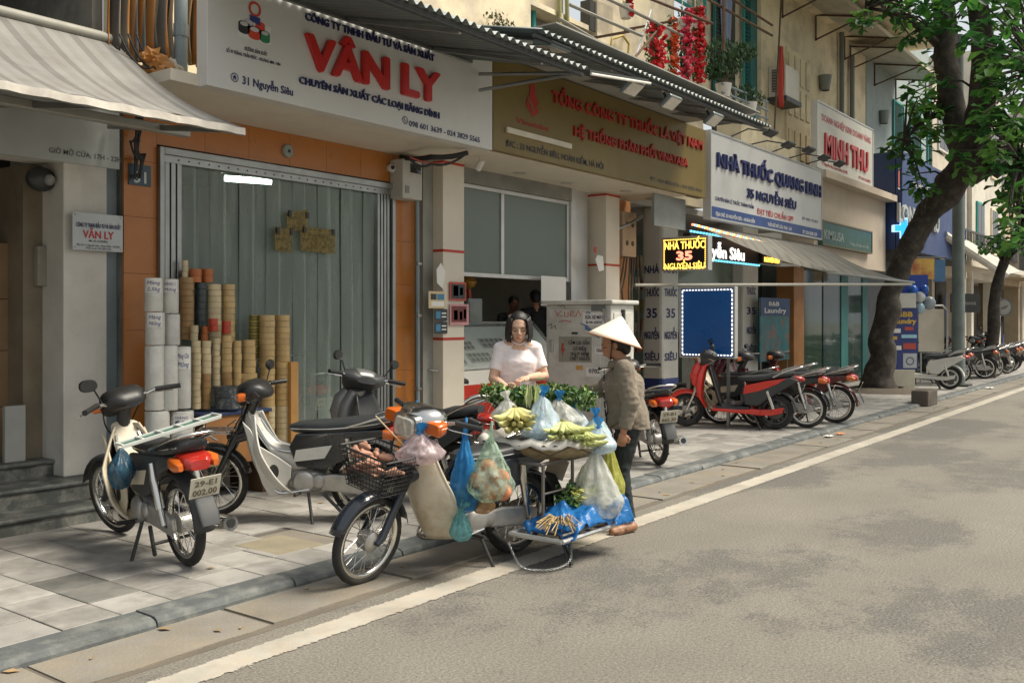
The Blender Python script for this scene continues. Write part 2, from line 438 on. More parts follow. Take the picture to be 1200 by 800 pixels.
# kerb stones
kerb_m = pm('kerb_stone', (0.09, 0.10, 0.10), 0.7, var=0.2, vs=4, bump=0.35, bs=70, col2=(0.17, 0.175, 0.165), c2amt=0.4, c2scale=7, grime=0.25)
pav = obj('pavement', MB().box(-6, 70, 4.56, 9.0, -0.1, PZ - 0.012), pm('pavement_bed', (0.10, 0.09, 0.075), 0.95, bump=0.3), kind='structure')
kb = [None] * 3
x = 2.85 - 0.915 * 5
for i in range(46):
    ln = 0.905
    if i < 3 or True:
        prof = [(4.40, -0.05), (4.405, 0.028), (4.415, 0.046), (4.435, 0.057), (4.46, 0.060), (4.605, PZ + 0.002), (4.605, -0.05)]
        mb = MB(); nn = 3
        dz = random.uniform(-0.004, 0.004); dy = random.uniform(-0.006, 0.006)
        a = [(x, p + dy, q + dz) for p, q in prof]; b_ = [(x + ln, p + dy, q + dz + random.uniform(-0.002, 0.002)) for p, q in prof]
        k = len(prof)
        mb.add(a + b_, [tuple(range(k)), tuple(range(2 * k - 1, k - 1, -1))] + [(j, (j + 1) % k, (j + 1) % k + k, j + k) for j in range(k)])
        obj('kerb_stone', mb, kerb_m, pav, bevel=0.004)
    x += 0.915

# paving tiles
def tile_mat(name, c1, c2):
    m = pm(name, c1, 0.62, var=0.13, vs=3.2, bump=0.22, bs=90, col2=c2, c2amt=0.45, c2scale=4.5, grime=0.28, spec=0.35)
    t = m.node_tree; N = t.nodes; L = t.links; b = N['Principled BSDF']
    src = b.inputs['Base Color'].links[0].from_socket
    ge = N.new('ShaderNodeNewGeometry'); oi = N.new('ShaderNodeObjectInfo')
    ad = N.new('ShaderNodeMath'); ad.operation = 'ADD'; L.new(ge.outputs['Random Per Island'], ad.inputs[0]); L.new(oi.outputs['Random'], ad.inputs[1])
    fr = N.new('ShaderNodeMath'); fr.operation = 'FRACT'; L.new(ad.outputs[0], fr.inputs[0])
    r = N.new('ShaderNodeMapRange'); r.inputs[3].default_value = 0.80; r.inputs[4].default_value = 1.10; L.new(fr.outputs[0], r.inputs[0])
    x = N.new('ShaderNodeMix'); x.data_type = 'RGBA'; x.blend_type = 'MULTIPLY'; x.inputs[0].default_value = 1.0
    L.new(src, x.inputs[6]); L.new(r.outputs[0], x.inputs[7]); L.new(x.outputs[2], b.inputs['Base Color']); return m
tile_l = tile_mat('paving_tile_stone', (0.35, 0.335, 0.31), (0.26, 0.247, 0.227))
tile_d = tile_mat('paving_tile_grey', (0.175, 0.175, 0.16), (0.23, 0.225, 0.205))
TX, TY = 0.313, 0.325
def tile_mb(x, y, lift, sx=TX, sy=TY):
    g = 0.0035; c = 0.004; mb = MB()
    z1 = PZ + lift; z0 = PZ - 0.02
    a = [(x + g, y + g), (x + sx - g, y + g), (x + sx - g, y + sy - g), (x + g, y + sy - g)]
    q = [(x + g + c, y + g + c), (x + sx - g - c, y + g + c), (x + sx - g - c, y + sy - g - c), (x + g + c, y + sy - g - c)]
    vs = [(p[0], p[1], z0) for p in a] + [(p[0], p[1], z1 - c * 0.6) for p in a] + [(p[0], p[1], z1) for p in q]
    fs = [(i, (i + 1) % 4, (i + 1) % 4 + 4, i + 4) for i in range(4)] + [(i + 4, (i + 1) % 4 + 4, (i + 1) % 4 + 8, i + 8) for i in range(4)] + [(8, 9, 10, 11)]
    return mb.add(vs, fs)
dark_cells = {(8, 1), (8, 2), (30, 0), (31, 0), (36, 2), (43, 1)}
cells = []
for ix in range(-6, 140):
    for iy in range(8):
        tx = 0.263 + ix * TX; ty = 4.605 + iy * TY
        if 4.05 <= tx < 4.36 and 4.9 <= ty < 5.5: continue       # the inspection cover lies here
        d = tx * FWD[0] + ty * FWD[1]; r = (tx * RGT[0] + ty * RGT[1])
        vis = d > 1 and abs(r / d) < 0.60
        cells.append((0 if vis else 1, d, ix, iy, tx, ty))
cells.sort()
shared = {}
rest_l = MB()
for k, (nv, d, ix, iy, tx, ty) in enumerate(cells):
    lift = random.choice((0.0, 0.001, 0.002, -0.0015))
    drk = (ix, iy) in dark_cells
    if k < 300:
        key = (lift, drk)
        if key not in shared: shared[key] = mesh_of('tile', tile_mb(0, 0, lift), (0, 0, 0), False); shared[key].materials.append(tile_d if drk else tile_l)
        o = bpy.data.objects.new('tile', shared[key]); COL.objects.link(o); o.parent = pav; o.location = (tx, ty, 0)
    else: rest_l.merge(tile_mb(tx, ty, lift))
obj('far_tiles', rest_l, tile_l, pav, kind='stuff')
cov_m = pm('cover_concrete', (0.245, 0.215, 0.15), 0.9, var=0.15, vs=4, bump=0.5, bs=60, grime=0.3)
o = obj('inspection_cover', MB().box(4.075, 4.47, 4.935, 5.40, PZ - 0.02, PZ + 0.002), cov_m, bevel=0.006,
        label='square concrete inspection cover set in the paving beside the white motorbike', cat='cover', loc=(4.27, 5.17, PZ))
obj('cover_bed', MB().box(4.03, 4.66, 4.905, 5.49, PZ - 0.02, PZ - 0.006), pm('cover_mortar', (0.19, 0.17, 0.14), 0.9, bump=0.4), pav)

# a few scraps of litter in the gutter
lit = [('white scrap of crumpled paper lying on the road near the gutter', (0.75, 0.72, 0.66), onz(971, 513), 0.16),
       ('orange and green scrap of wrapper in the gutter', (0.75, 0.28, 0.12), onz(985, 510), 0.14),
       ('pale food carton dropped on the far gutter by the kerb', (0.78, 0.75, 0.7), onz(1160, 456), 0.26)]
for lb, c, p, s in lit:
    mb = MB().grid(lambda a, b_: (p.x + (a - .5) * s, p.y + (b_ - .5) * s * 0.6, 0.014 + 0.05 * s * (1 + noise.noise(Vector((a * 5 + p.x, b_ * 5, 0)))) * 2), 6, 6)
    obj('litter', mb, pm('litter_' + lb[:6].strip(), c, 0.7, bump=0.2), solid=0.003, label=lb, cat='litter', loc=(p.x, p.y, 0))
rd = random.Random(3)
leaf_l = MB()
for k in range(70):
    px = rd.uniform(2, 22); py = rd.uniform(4.0, 4.4) if k % 3 else rd.uniform(4.7, 6.4); z0 = 0.016 if py < 4.42 else PZ + 0.006
    a = rd.uniform(0, 6.3); s = rd.uniform(0.008, 0.022)
    leaf_l.add([(px + math.cos(a) * s * 2, py + math.sin(a) * s * 2, z0), (px - math.sin(a) * s, py + math.cos(a) * s, z0 + 0.006), (px - math.cos(a) * s * 2, py - math.sin(a) * s * 2, z0), (px + math.sin(a) * s, py - math.cos(a) * s, z0 + 0.004)], [(0, 1, 2, 3)])
obj('leaf_litter', leaf_l, pm('dry_leaf', (0.30, 0.20, 0.10), 0.8, var=0.3, vs=1), label='small dry leaf scraps strewn along gutter and pavement', cat='leaf litter', kind='stuff')
# ------------------------------------------------------------------ shop houses
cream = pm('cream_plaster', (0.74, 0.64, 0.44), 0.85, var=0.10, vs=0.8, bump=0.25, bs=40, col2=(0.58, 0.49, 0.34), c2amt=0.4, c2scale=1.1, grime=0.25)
cream2 = pm('pale_cream_plaster', (0.74, 0.64, 0.45), 0.85, var=0.10, vs=0.8, bump=0.25, bs=40, col2=(0.52, 0.45, 0.34), c2amt=0.4, c2scale=1.4, grime=0.25)
white_w = pm('white_wall_paint', (0.60, 0.575, 0.52), 0.7, var=0.08, vs=1.2, bump=0.15, bs=40, col2=(0.50, 0.48, 0.43), c2amt=0.3, c2scale=1.5, grime=0.2)
soffit_m = pm('soffit_paint', (0.62, 0.56, 0.46), 0.7, var=0.08, vs=1.0, grime=0.12)
grey_con = pm('weathered_concrete', (0.21, 0.20, 0.175), 0.9, var=0.25, vs=1.4, bump=0.5, bs=25, col2=(0.11, 0.11, 0.10), c2amt=0.5, c2scale=1.2, grime=0.4)
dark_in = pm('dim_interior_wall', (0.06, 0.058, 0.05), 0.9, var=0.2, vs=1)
green_in = pm('green_interior_wall', (0.30, 0.36, 0.31), 0.8, var=0.12, vs=0.8)
floor_in = pm('interior_floor_tile', (0.22, 0.20, 0.17), 0.4, var=0.1, vs=2)
beige_in = pm('stained_beige_wall', (0.20, 0.165, 0.115), 0.85, var=0.22, vs=2, bump=0.3, bs=25, col2=(0.19, 0.15, 0.10), c2amt=0.45, c2scale=3, grime=0.4)
steel = pm('dull_steel', (0.33, 0.34, 0.33), 0.38, 0.85, var=0.15, vs=4, grime=0.15)
alu = pm('aluminium', (0.55, 0.55, 0.53), 0.4, 0.7, var=0.1, vs=3)
dark_metal = pm('dark_painted_metal', (0.05, 0.052, 0.05), 0.45, 0.3, var=0.15)
bluegrey = pm('blue_grey_pipe_paint', (0.20, 0.25, 0.27), 0.55, var=0.15, vs=3, grime=0.2)
black_p = pm('black_plastic', (0.018, 0.018, 0.018), 0.42, var=0.2, vs=6)
black_c = pm('black_cable', (0.015, 0.015, 0.015), 0.6)
teal = pm('teal_paint', (0.035, 0.27, 0.25), 0.6, var=0.18, vs=2, grime=0.2)
teal_d = pm('dark_teal_paint', (0.02, 0.13, 0.125), 0.6, var=0.18, vs=2, grime=0.2)
wood_d = pm('dark_wood', (0.10, 0.055, 0.03), 0.6, var=0.25, vs=4)
brown_w = pm('orange_brown_wood', (0.33, 0.15, 0.05), 0.55, var=0.2, vs=3)
rust = pm('rusty_iron', (0.12, 0.07, 0.045), 0.8, 0.2, var=0.3, vs=8)
def glass_mat(name, col, alpha, rough=0.06):
    if name in MATS: return MATS[name]
    m = pm(name, col, rough, var=0.0, spec=0.6); b = m.node_tree.nodes['Principled BSDF']; b.inputs['Alpha'].default_value = alpha; b.inputs['Roughness'].default_value = rough
    for l in list(b.inputs['Roughness'].links): m.node_tree.links.remove(l)
    return m
glass = glass_mat('clear_glass', (0.5, 0.55, 0.52), 0.18)
green_glass = glass_mat('frosted_green_glass', (0.13, 0.17, 0.14), 0.82, 0.22)
dark_glass = glass_mat('dark_window_glass', (0.03, 0.035, 0.035), 0.9, 0.05)
paper = pm('white_paper', (0.75, 0.73, 0.68), 0.7, var=0.05)

def X(u, y=W): return ony(u, 300, y).x
def Z(u, v, y=W): return ony(u, v, y).z
def slabs(parent, name, mat, *boxes, **k):
    out = []
    for b in boxes: out.append(obj(name, MB().box(*b), mat, parent, **k))
    return out
xA, xB, xC, xD, xE, xF = -6.0, 4.40, 8.16, 12.95, 19.6, 24.4      # party walls
ZS = 3.42                                                            # shop ceiling
# ---- house 29 (left, under the striped awning)
h29 = thing('shop_house', 'dim shop house at the left with stone steps under a grey fabric awning', 'building', (1.0, W + 2, 0))
xp0, xp1 = X(76), X(127)
slabs(h29, 'pillar', white_w, (xp0, xp1, W + 0.02, W + 0.9, 0.335, ZS), bevel=0.01)
slabs(h29, 'side_pilaster', bluegrey, (xp1, X(145) - 0.004, W + 0.10, W + 0.9, 0.06, ZS))
slabs(h29, 'lintel', white_w, (xA, xp1 + 0.005, W + 0.04, W + 0.34, 2.85, ZS))
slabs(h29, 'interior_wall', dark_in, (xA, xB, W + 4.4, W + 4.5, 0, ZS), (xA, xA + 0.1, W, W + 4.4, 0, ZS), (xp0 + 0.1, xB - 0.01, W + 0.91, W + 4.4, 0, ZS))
slabs(h29, 'inner_pilaster', beige_in, (X(27, 7.75), X(74, 7.75), 7.75, 8.8, 0.46, 2.84))
slabs(h29, 'floor_slab', floor_in, (xA, xp0 + 0.1, W + 0.36, W + 4.4, 0, 0.458))
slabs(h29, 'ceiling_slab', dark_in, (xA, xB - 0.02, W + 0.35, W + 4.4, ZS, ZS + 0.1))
step_m = pm('wet_dark_granite', (0.06, 0.068, 0.066), 0.6, var=0.25, vs=3, bump=0.4, bs=35, col2=(0.16, 0.165, 0.15), c2amt=0.5, c2scale=5, grime=0.45)
step_r = pm('mossy_step_riser', (0.075, 0.083, 0.075), 0.85, var=0.3, vs=3, bump=0.5, bs=30, col2=(0.24, 0.23, 0.20), c2amt=0.4, c2scale=4, grime=0.5)
for y0, z0, z1, y1, xr in ((6.85, 0.05, 0.185, W + 0.4, 4.02), (7.16, 0.18, 0.335, W + 0.4, 4.36), (7.55, 0.33, 0.467, 7.9, xp0 - 0.003)):
    st = obj('step', MB().box(-3.5, xr, y0 + 0.02, y1, z0, z1 - 0.035), step_r, h29, bevel=0.006)
    obj('tread', MB().box(-3.5, xr + 0.01, y0, y1, z1 - 0.034, z1), step_m, st, bevel=0.012)
# upper floor of 29: a deep dark balcony
slabs(h29, 'upper_wall', grey_con, (xA, xB, W + 2.0, W + 2.1, ZS + 0.1, 8.5), (xB - 0.10, xB - 0.004, W + 0.2, W + 2.0, ZS + 0.1, 8.5))
slabs(h29, 'balcony_roof', grey_con, (xA, xB - 0.11, 6.9, W + 2.1, 5.9, 6.1))
slabs(h29, 'balcony_floor', grey_con, (xA, xB - 0.12, W - 0.2, W + 1.99, ZS + 0.104, ZS + 0.2))
# hours board under the awning
fr = thing('hours_board', 'pale glass board reading opening hours under the left awning', 'sign', (2.0, 7.0, 2.8))
yb = 7.05
obj('board', MB().box(0.5, X(140, yb), yb, yb + 0.03, Z(70, 186, yb) - 0.02, Z(70, 120, yb)), pm('milky_board', (0.36, 0.38, 0.36), 0.35, var=0.1, grime=0.15), fr)
text_y('GIỜ MỞ CỬA: 17H - 22H', (57, 178), (142, 191), 6.2, yb, pm('grey_print', (0.07, 0.07, 0.065), 0.6), fr, bold=0.01)
# cartons stacked inside house 29
cart = pm('brown_cardboard', (0.25, 0.16, 0.085), 0.85, var=0.15, vs=3)
tape_m = pm('carton_tape', (0.36, 0.26, 0.14), 0.4)
z = 0.46; cg = 'cartons stacked inside the left shop'
names = ['bottom', 'second', 'third', 'topmost']
for k in range(4):
    sx = 0.62; sh = 0.42 + 0.04 * (k % 2); x1 = X(26, 8.0) + random.uniform(-0.03, 0.03)
    t = thing('carton', f'brown carton in the dim left doorway, {names[k]} of its stack of four', 'carton', (x1 - sx / 2, 8.3, z), cg)
    obj('box', MB().box(x1 - sx, x1, 8.0, 8.55, z, z + sh - 0.004), cart, t, bevel=0.006)
    obj('tape_strip', MB().box(x1 - sx / 2 - 0.03, x1 - sx / 2 + 0.03, 7.998, 8.552, z + 0.01, z + sh - 0.002), tape_m, t); z += sh
t = obj('foam_sheet', MB().box(X(3, 7.7), X(27, 7.7), 7.66, 7.70, 0.47, Z(15, 475, 7.7)), pm('grey_foam_board', (0.34, 0.34, 0.32), 0.8), label='pale grey foam sheet leaning in the dim left doorway', cat='sheet', loc=(3.3, 7.68, 0.467))

# ---- house 31: orange tiled front
h31 = thing('shop_house', 'narrow shop house with orange tiled door surround and wide glass-curtained doorway', 'building', (6.2, W + 2, 0))
xo0, xf0, xf1, xo1 = X(145), X(184), X(460), X(486)
zt = Z(184, 172)
slabs(h31, 'wall', grey_con, (xo0, xf0 - 0.002, W + 0.02, W + 0.25, 0, ZS), (xf1 + 0.002, xo1, W + 0.02, W + 0.25, 0, ZS), (xf0 - 0.003, xf1 + 0.003, W + 0.021, W + 0.25, zt + 0.02, ZS))
slabs(h31, 'interior_wall', green_in, (xo0 - 0.05, xo1 + 0.2, 11.4, 11.5, 0, ZS), (xo0 - 0.05, xo0 + 0.04, W + 0.26, 11.4, 0, ZS), (xo1 - 0.04, xo1 + 0.05, W + 0.26, 11.4, 0, ZS))
slabs(h31, 'floor_slab', floor_in, (xo0 + 0.041, xo1 - 0.041, W + 0.02, 11.4, 0, 0.16))
slabs(h31, 'ceiling_slab', white_w, (xo0 - 0.05, xo1 + 0.1, W + 0.251, 11.5, ZS, ZS + 0.1))
slabs(h31, 'upper_wall', cream2, (xB, xC - 0.003, W, W + 0.2, ZS + 0.11, 8.5))
ot = pm('orange_glazed_tile', (0.42, 0.155, 0.03), 0.3, var=0.12, vs=3, bump=0.06, bs=20, col2=(0.36, 0.12, 0.025), c2amt=0.35, c2scale=3, spec=0.5, grime=0.1)
def tile_field(x0, x1, z0, z1, nx, nz, par, y=W):
    dx = (x1 - x0) / nx; dz = (z1 - z0) / nz
    for i in range(nx):
        for j in range(nz):
            obj('tile', MB().box(x0 + i * dx + 0.0015, x0 + (i + 1) * dx - 0.0015, y, y + 0.019, z0 + j * dz + 0.0015, z0 + (j + 1) * dz - 0.0015), ot, par)
tile_field(xo0, xf0 - 0.003, 0.06, ZS, 1, 7, h31)
tile_field(xf1 + 0.003, xo1, 0.06, ZS, 1, 7, h31)
tile_field(xf0 - 0.003, xf1 + 0.003, zt + 0.02, ZS, 6, 1, h31)
# steel door frame with the folded shutter rail
fr = obj('door_frame', MB().box(xf0, xf0 + 0.045, W - 0.05, W + 0.12, 0.06, zt).box(xf1 - 0.045, xf1, W - 0.05, W + 0.12, 0.06, zt).box(xf0 + 0.046, xf1 - 0.046, W - 0.05, W + 0.12, zt - 0.06, zt), steel, h31, bevel=0.004)
obj('rail', MB().box(xf0 + 0.05, xf1 - 0.05, W - 0.02, W + 0.10, zt - 0.125, zt - 0.061), steel, fr)
for k in range(24):
    xx = xf0 + 0.2 + k * 0.105
    obj('rivet', MB().ball((xx, W - 0.022, zt - 0.093), 0.008, n=6, m=4), dark_metal, fr)
for xx in (xf0 + 0.06, xf0 + 0.12, xf0 + 0.18):
    obj('folded_shutter', MB().box(xx, xx + 0.045, W - 0.03, W + 0.10, 0.16, zt - 0.126), steel, h31, bevel=0.004)
for k in range(4):
    xx = xf1 - 0.25 + k * 0.05
    obj('folded_shutter', MB().box(xx, xx + 0.035, W - 0.02, W + 0.10, 0.16, zt - 0.126), steel, h31, bevel=0.004)
# clear plastic strip curtain
def curtain_mat():
    m = bpy.data.materials.new('curtain_strip_film'); m.use_nodes = True
    t = m.node_tree; N = t.nodes; L = t.links; b = N['Principled BSDF']; out = N['Material Output']
    b.inputs['Base Color'].default_value = (0.40, 0.47, 0.42, 1); b.inputs['Roughness'].default_value = 0.2
    tp = N.new('ShaderNodeBsdfTransparent'); tp.inputs[0].default_value = (0.80, 0.87, 0.83, 1)
    mx = N.new('ShaderNodeMixShader'); mx.inputs[0].default_value = 0.76; L.new(b.outputs[0], mx.inputs[1]); L.new(tp.outputs[0], mx.inputs[2])
    tc = N.new('ShaderNodeTexCoord'); mp = N.new('ShaderNodeMapping'); mp.inputs['Scale'].default_value = (6, 6, 0.9); n = N.new('ShaderNodeTexNoise'); n.inputs['Scale'].default_value = 1.6; n.inputs['Detail'].default_value = 3
    L.new(tc.outputs['Object'], mp.inputs[0]); L.new(mp.outputs[0], n.inputs['Vector'])
    bn = N.new('ShaderNodeBump'); bn.inputs['Strength'].default_value = 0.3; bn.inputs['Distance'].default_value = 0.03; L.new(n.outputs[0], bn.inputs['Height']); L.new(bn.outputs[0], b.inputs['Normal'])
    r = N.new('ShaderNodeMapRange'); r.inputs[1].default_value = 0.35; r.inputs[2].default_value = 0.65; r.inputs[3].default_value = 0.56; r.inputs[4].default_value = 0.66; L.new(n.outputs[0], r.inputs[0]); L.new(r.outputs[0], mx.inputs[0])  # upright opacity streaks stand in for reflections on the strips
    L.new(mx.outputs[0], out.inputs[0]); return m
film = curtain_mat()
cur = thing('strip_curtain', 'clear plastic strip curtain hanging in the wide shop doorway', 'curtain', (6.0, W + 0.05, 0.2))
ns = 15; x0 = xf0 + 0.24; x1 = xf1 - 0.26; dx = (x1 - x0) / ns
for k in range(ns):
    cx = x0 + (k + 0.5) * dx + random.uniform(-.01, .01); ph = random.uniform(0, 6); yy = W + 0.03 + (k % 2) * 0.012
    mb = MB().grid(lambda a, b: (cx + (a - .5) * dx * 1.06, yy + 0.006 * math.sin(ph + b * 7) + 0.005 * math.sin(a * 5 + ph + b * 2), 0.20 + (zt - 0.325) * b), 6, 12)
    obj('strip', mb, film, cur, smooth=True)
# lit fluorescent tube inside
t = thing('fluorescent_lamp', 'lit white fluorescent tube on the ceiling inside the orange tiled shop', 'lamp', (5.9, 8.6, 3.2))
obj('tube', MB().tube([ond(263, 209, 9.9), ond(318, 213, 10.1)], 0.032, 8), pm('lit_tube', (1, 1, 1), 0.5, var=0, emit=(0.86, 1.0, 0.95), es=6), t)
a = ond(259, 205, 9.9); b = ond(322, 209, 10.1)
obj('fixture', MB().bar(a + Vector((0, 0, 0.05)), b + Vector((0, 0, 0.05)), 0.09, 0.05), white_w, t)
# tape samples stuck on the curtain
smp = plastic_film('sample_tape_film', (0.40, 0.30, 0.10), 0.6)
for u0, v0, u1, v1, q in ((322, 268, 341, 294, 'leftmost, squarish'), (336, 249, 360, 269, 'uppermost, slanting'), (352, 269, 392, 294, 'right-hand, widest')):
    p0 = ony(u0, v1, W - 0.035); p1 = ony(u1, v0, W - 0.035)
    t = thing('tape_sample', f'yellow tape sample sheet on the clear curtain, {q}', 'sample', (p0.x, p0.y, p0.z), 'tape samples on the curtain')
    obj('sheet', MB().grid(lambda a, b: (p0.x + (p1.x - p0.x) * a, W - 0.035 + 0.01 * math.sin(a * 5), p0.z + (p1.z - p0.z) * b + .06 * (a - .5) * (1 if u0 == 336 else -.3)), 5, 3), smp, t, solid=0.002)
    for c in (0.06, 0.9): obj('clip', MB().box(p0.x + (p1.x - p0.x) * c, p0.x + (p1.x - p0.x) * c + 0.035, W - 0.055, W - 0.032, p1.z - 0.06, p1.z), black_p, t)

# ---- house 33: gold sign, glazed kiosk front
h33 = thing('shop_house', 'shop house under the gold sign with cream pillars and frosted upper window', 'building', (10.5, W + 2, 0))
xk0, xk1, xk2, xk3 = X(500), X(525), X(666), X(690)
kp = pm('cream_glazed_pillar', (0.62, 0.56, 0.46), 0.4, var=0.06, vs=1.5, grime=0.12)
red_s = pm('red_stripe_paint', (0.42, 0.035, 0.02), 0.5)
slabs(h33, 'pillar_return', pm('grey_green_pilaster', (0.27, 0.27, 0.235), 0.7, var=0.15, grime=0.2), (xo1 + 0.03, xk0 - 0.002, W - 0.10, W + 0.4, 0.06, ZS))
for a, b in ((xk0, xk1), (X(693), X(709))):
    pl = obj('pillar', MB().box(a, b, W - 0.25, W + 0.35, 0.06, ZS), kp, h33, bevel=0.006)
    for zz in (1.35, 2.36, ZS - 0.05): obj('red_stripe', MB().box(a - 0.004, b + 0.004, W - 0.255, W + 0.1, zz, zz + 0.03), red_s, pl)
slabs(h33, 'shutter_guide', alu, (xk2, xk2 + 0.12, W - 0.05, W + 0.2, 0.06, ZS), (xk2 + 0.125, xk3 - 0.03, W, W + 0.2, 0.06, ZS))
zw0, zw1 = Z(524, 320), Z(524, 214)
slabs(h33, 'shutter_box', pm('grey_lintel_box', (0.20, 0.195, 0.17), 0.6, var=0.2, vs=3, grime=0.2), (xk1 + 0.002, xk2 - 0.002, W - 0.06, W + 0.2, zw1 + 0.03, ZS))
wf = obj('window_frame', MB().box(xk1, xk2, W - 0.02, W + 0.03, zw0 - 0.025, zw0 + 0.025).box(xk1, xk2, W - 0.02, W + 0.03, zw1 - 0.02, zw1 + 0.028).box(X(586), X(589.5), W - 0.021, W + 0.029, zw0 + 0.026, zw1 - 0.021).box(xk2 - 0.06, xk2 - 0.002, W - 0.021, W + 0.029, zw0 + 0.026, zw1 - 0.021), alu, h33, bevel=0.003)
obj('pane', MB().box(xk1, X(586), W, W + 0.008, zw0 + 0.02, zw1 - 0.02), green_glass, wf)
obj('pane', MB().box(X(589.5), xk2 - 0.06, W, W + 0.008, zw0 + 0.02, zw1 - 0.02), green_glass, wf)
slabs(h33, 'interior_wall', pm('shop_interior_paint', (0.68, 0.66, 0.58), 0.8, var=0.15, vs=1), (xo1 + 0.06, xD, 10.6, 10.7, 0, ZS), (X(712), xD - 0.02, W + 0.36, 10.6, 0, ZS), (xo1 + 0.06, xo1 + 0.12, W + 0.41, 10.6, 0, ZS))
slabs(h33, 'floor_slab', floor_in, (xo1 + 0.13, X(712) - 0.003, W + 0.02, 10.6, 0, 0.2))
slabs(h33, 'ceiling_slab', white_w, (xo1 + 0.12, xD - 0.02, W + 0.38, 10.7, ZS, ZS + 0.1))
orange_w = pm('orange_wall_paint', (0.50, 0.23, 0.09), 0.75, var=0.15, vs=2, grime=0.2)  # plain orange paint with slight tone variation and grime
slabs(h33, 'meter_wall', orange_w, (X(709) + 0.002, X(742), W + 0.05, W + 0.35, 0.06, ZS))
# soffits above 31, 33
slabs(h31, 'soffit', soffit_m, (xB - 0.12, xC - 0.002, S + 0.10, W - 0.003, ZS, ZS + 0.09))
slabs(h33, 'soffit', soffit_m, (xC + 0.002, xD, S + 0.10, W - 0.003, ZS, ZS + 0.09))
# ---- upper floor of 33 with balcony
yU = W
ZU = 4.55
slabs(h33, 'upper_wall', cream2, (xC, X(622), yU, yU + 0.2, ZS + 0.12, 9.5), (X(700), X(790), yU, yU + 0.2, ZS + 0.12, 9.5), (X(790), xD + 2.6, yU + 0.001, yU + 0.2, ZS + 0.12, Z(800, 105)), (X(622), X(700), yU + 0.6, yU + 0.7, ZS + 0.12, 9.5), (X(826), X(896), yU + 0.25, yU + 0.35, Z(834, 130), 9.5))
slabs(h33, 'upper_wall', grey_con, (X(622), X(700), yU + 0.30, yU + 0.40, ZS + 0.12, Z(660, 22)))
slabs(h33, 'ledge', cream2, (X(622), X(700), yU + 0.05, yU + 0.41, Z(660, 20), Z(660, 14)))
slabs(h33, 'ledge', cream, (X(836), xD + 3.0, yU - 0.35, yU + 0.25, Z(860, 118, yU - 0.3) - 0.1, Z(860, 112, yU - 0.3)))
# teal shutters
def shutter(par, u0, v0, u1, v1, y, cols=1, mat=teal):
    p0 = ony(u0, v1, y); x1_ = ony(u1, v0, y).x; z1_ = ony((u0 + u1) / 2, v0, y).z; z0_ = ony((u0 + u1) / 2, v1, y).z
    fw = 0.05; mb = MB().box(p0.x, p0.x + fw, y, y + 0.045, z0_, z1_).box(x1_ - fw, x1_, y, y + 0.045, z0_, z1_)
    mb.box(p0.x + fw, x1_ - fw, y + 0.001, y + 0.044, z1_ - fw, z1_).box(p0.x + fw, x1_ - fw, y + 0.001, y + 0.044, z0_, z0_ + fw)
    s = obj('shutter', mb, mat, par)
    n = int((z1_ - z0_ - 2 * fw) / 0.075)
    for k in range(n):
        zc = z0_ + fw + (k + 0.5) * (z1_ - z0_ - 2 * fw) / n
        M = Matrix.Translation(((p0.x + x1_) / 2, y + 0.022, zc)) @ Matrix.Rotation(rad(35), 4, 'X')
        obj('slat', MB().obox(M, x1_ - p0.x - 2 * fw, 0.055, 0.010), mat, s)
    return s
shutter(h33, 792, -60, 828, 10, yU + 0.03)
shutter(h33, 872, -40, 884, 128, yU + 0.15)
shutter(h33, 838, -40, 848, 118, yU + 0.15, mat=teal_d)
slabs(h33, 'doorway_back', dark_in, (X(848), X(872), yU + 0.18, yU + 0.24, ZS + 1.2, 9))
slabs(h33, 'door_post', teal_d, (X(885) + 0.02, X(893), yU + 0.1, yU + 0.2, ZS + 1.0, 9))
# curtain seen in the balcony door
mb = MB().grid(lambda a, b: (X(850) + (X(868) - X(850)) * (a * (1 - 0.55 * (1 - b)) + 0.25 * (1 - b)), yU + 0.13 + 0.03 * math.sin(a * 22), Z(860, 60) + (Z(860, -40) - Z(860, 60)) * b), 24, 6)
obj('door_curtain', mb, pm('blue_grey_curtain', (0.26, 0.32, 0.45), 0.9), label='blue grey curtain gathered in the teal balcony doorway', cat='curtain', smooth=True, solid=0.004, loc=(X(858), yU + 0.13, Z(860, 60)))
# pipes in the grey recess
for u, c in ((625, teal), (632, teal), (688, teal), (694, teal)):
    xx = X(u, yU + 0.1); obj('pipe', MB().tube([(xx, yU + 0.2, ZS + 0.2), (xx, yU + 0.2, Z(u, 48 if u > 650 else -5))], 0.04, 8), c, h33, smooth=40)

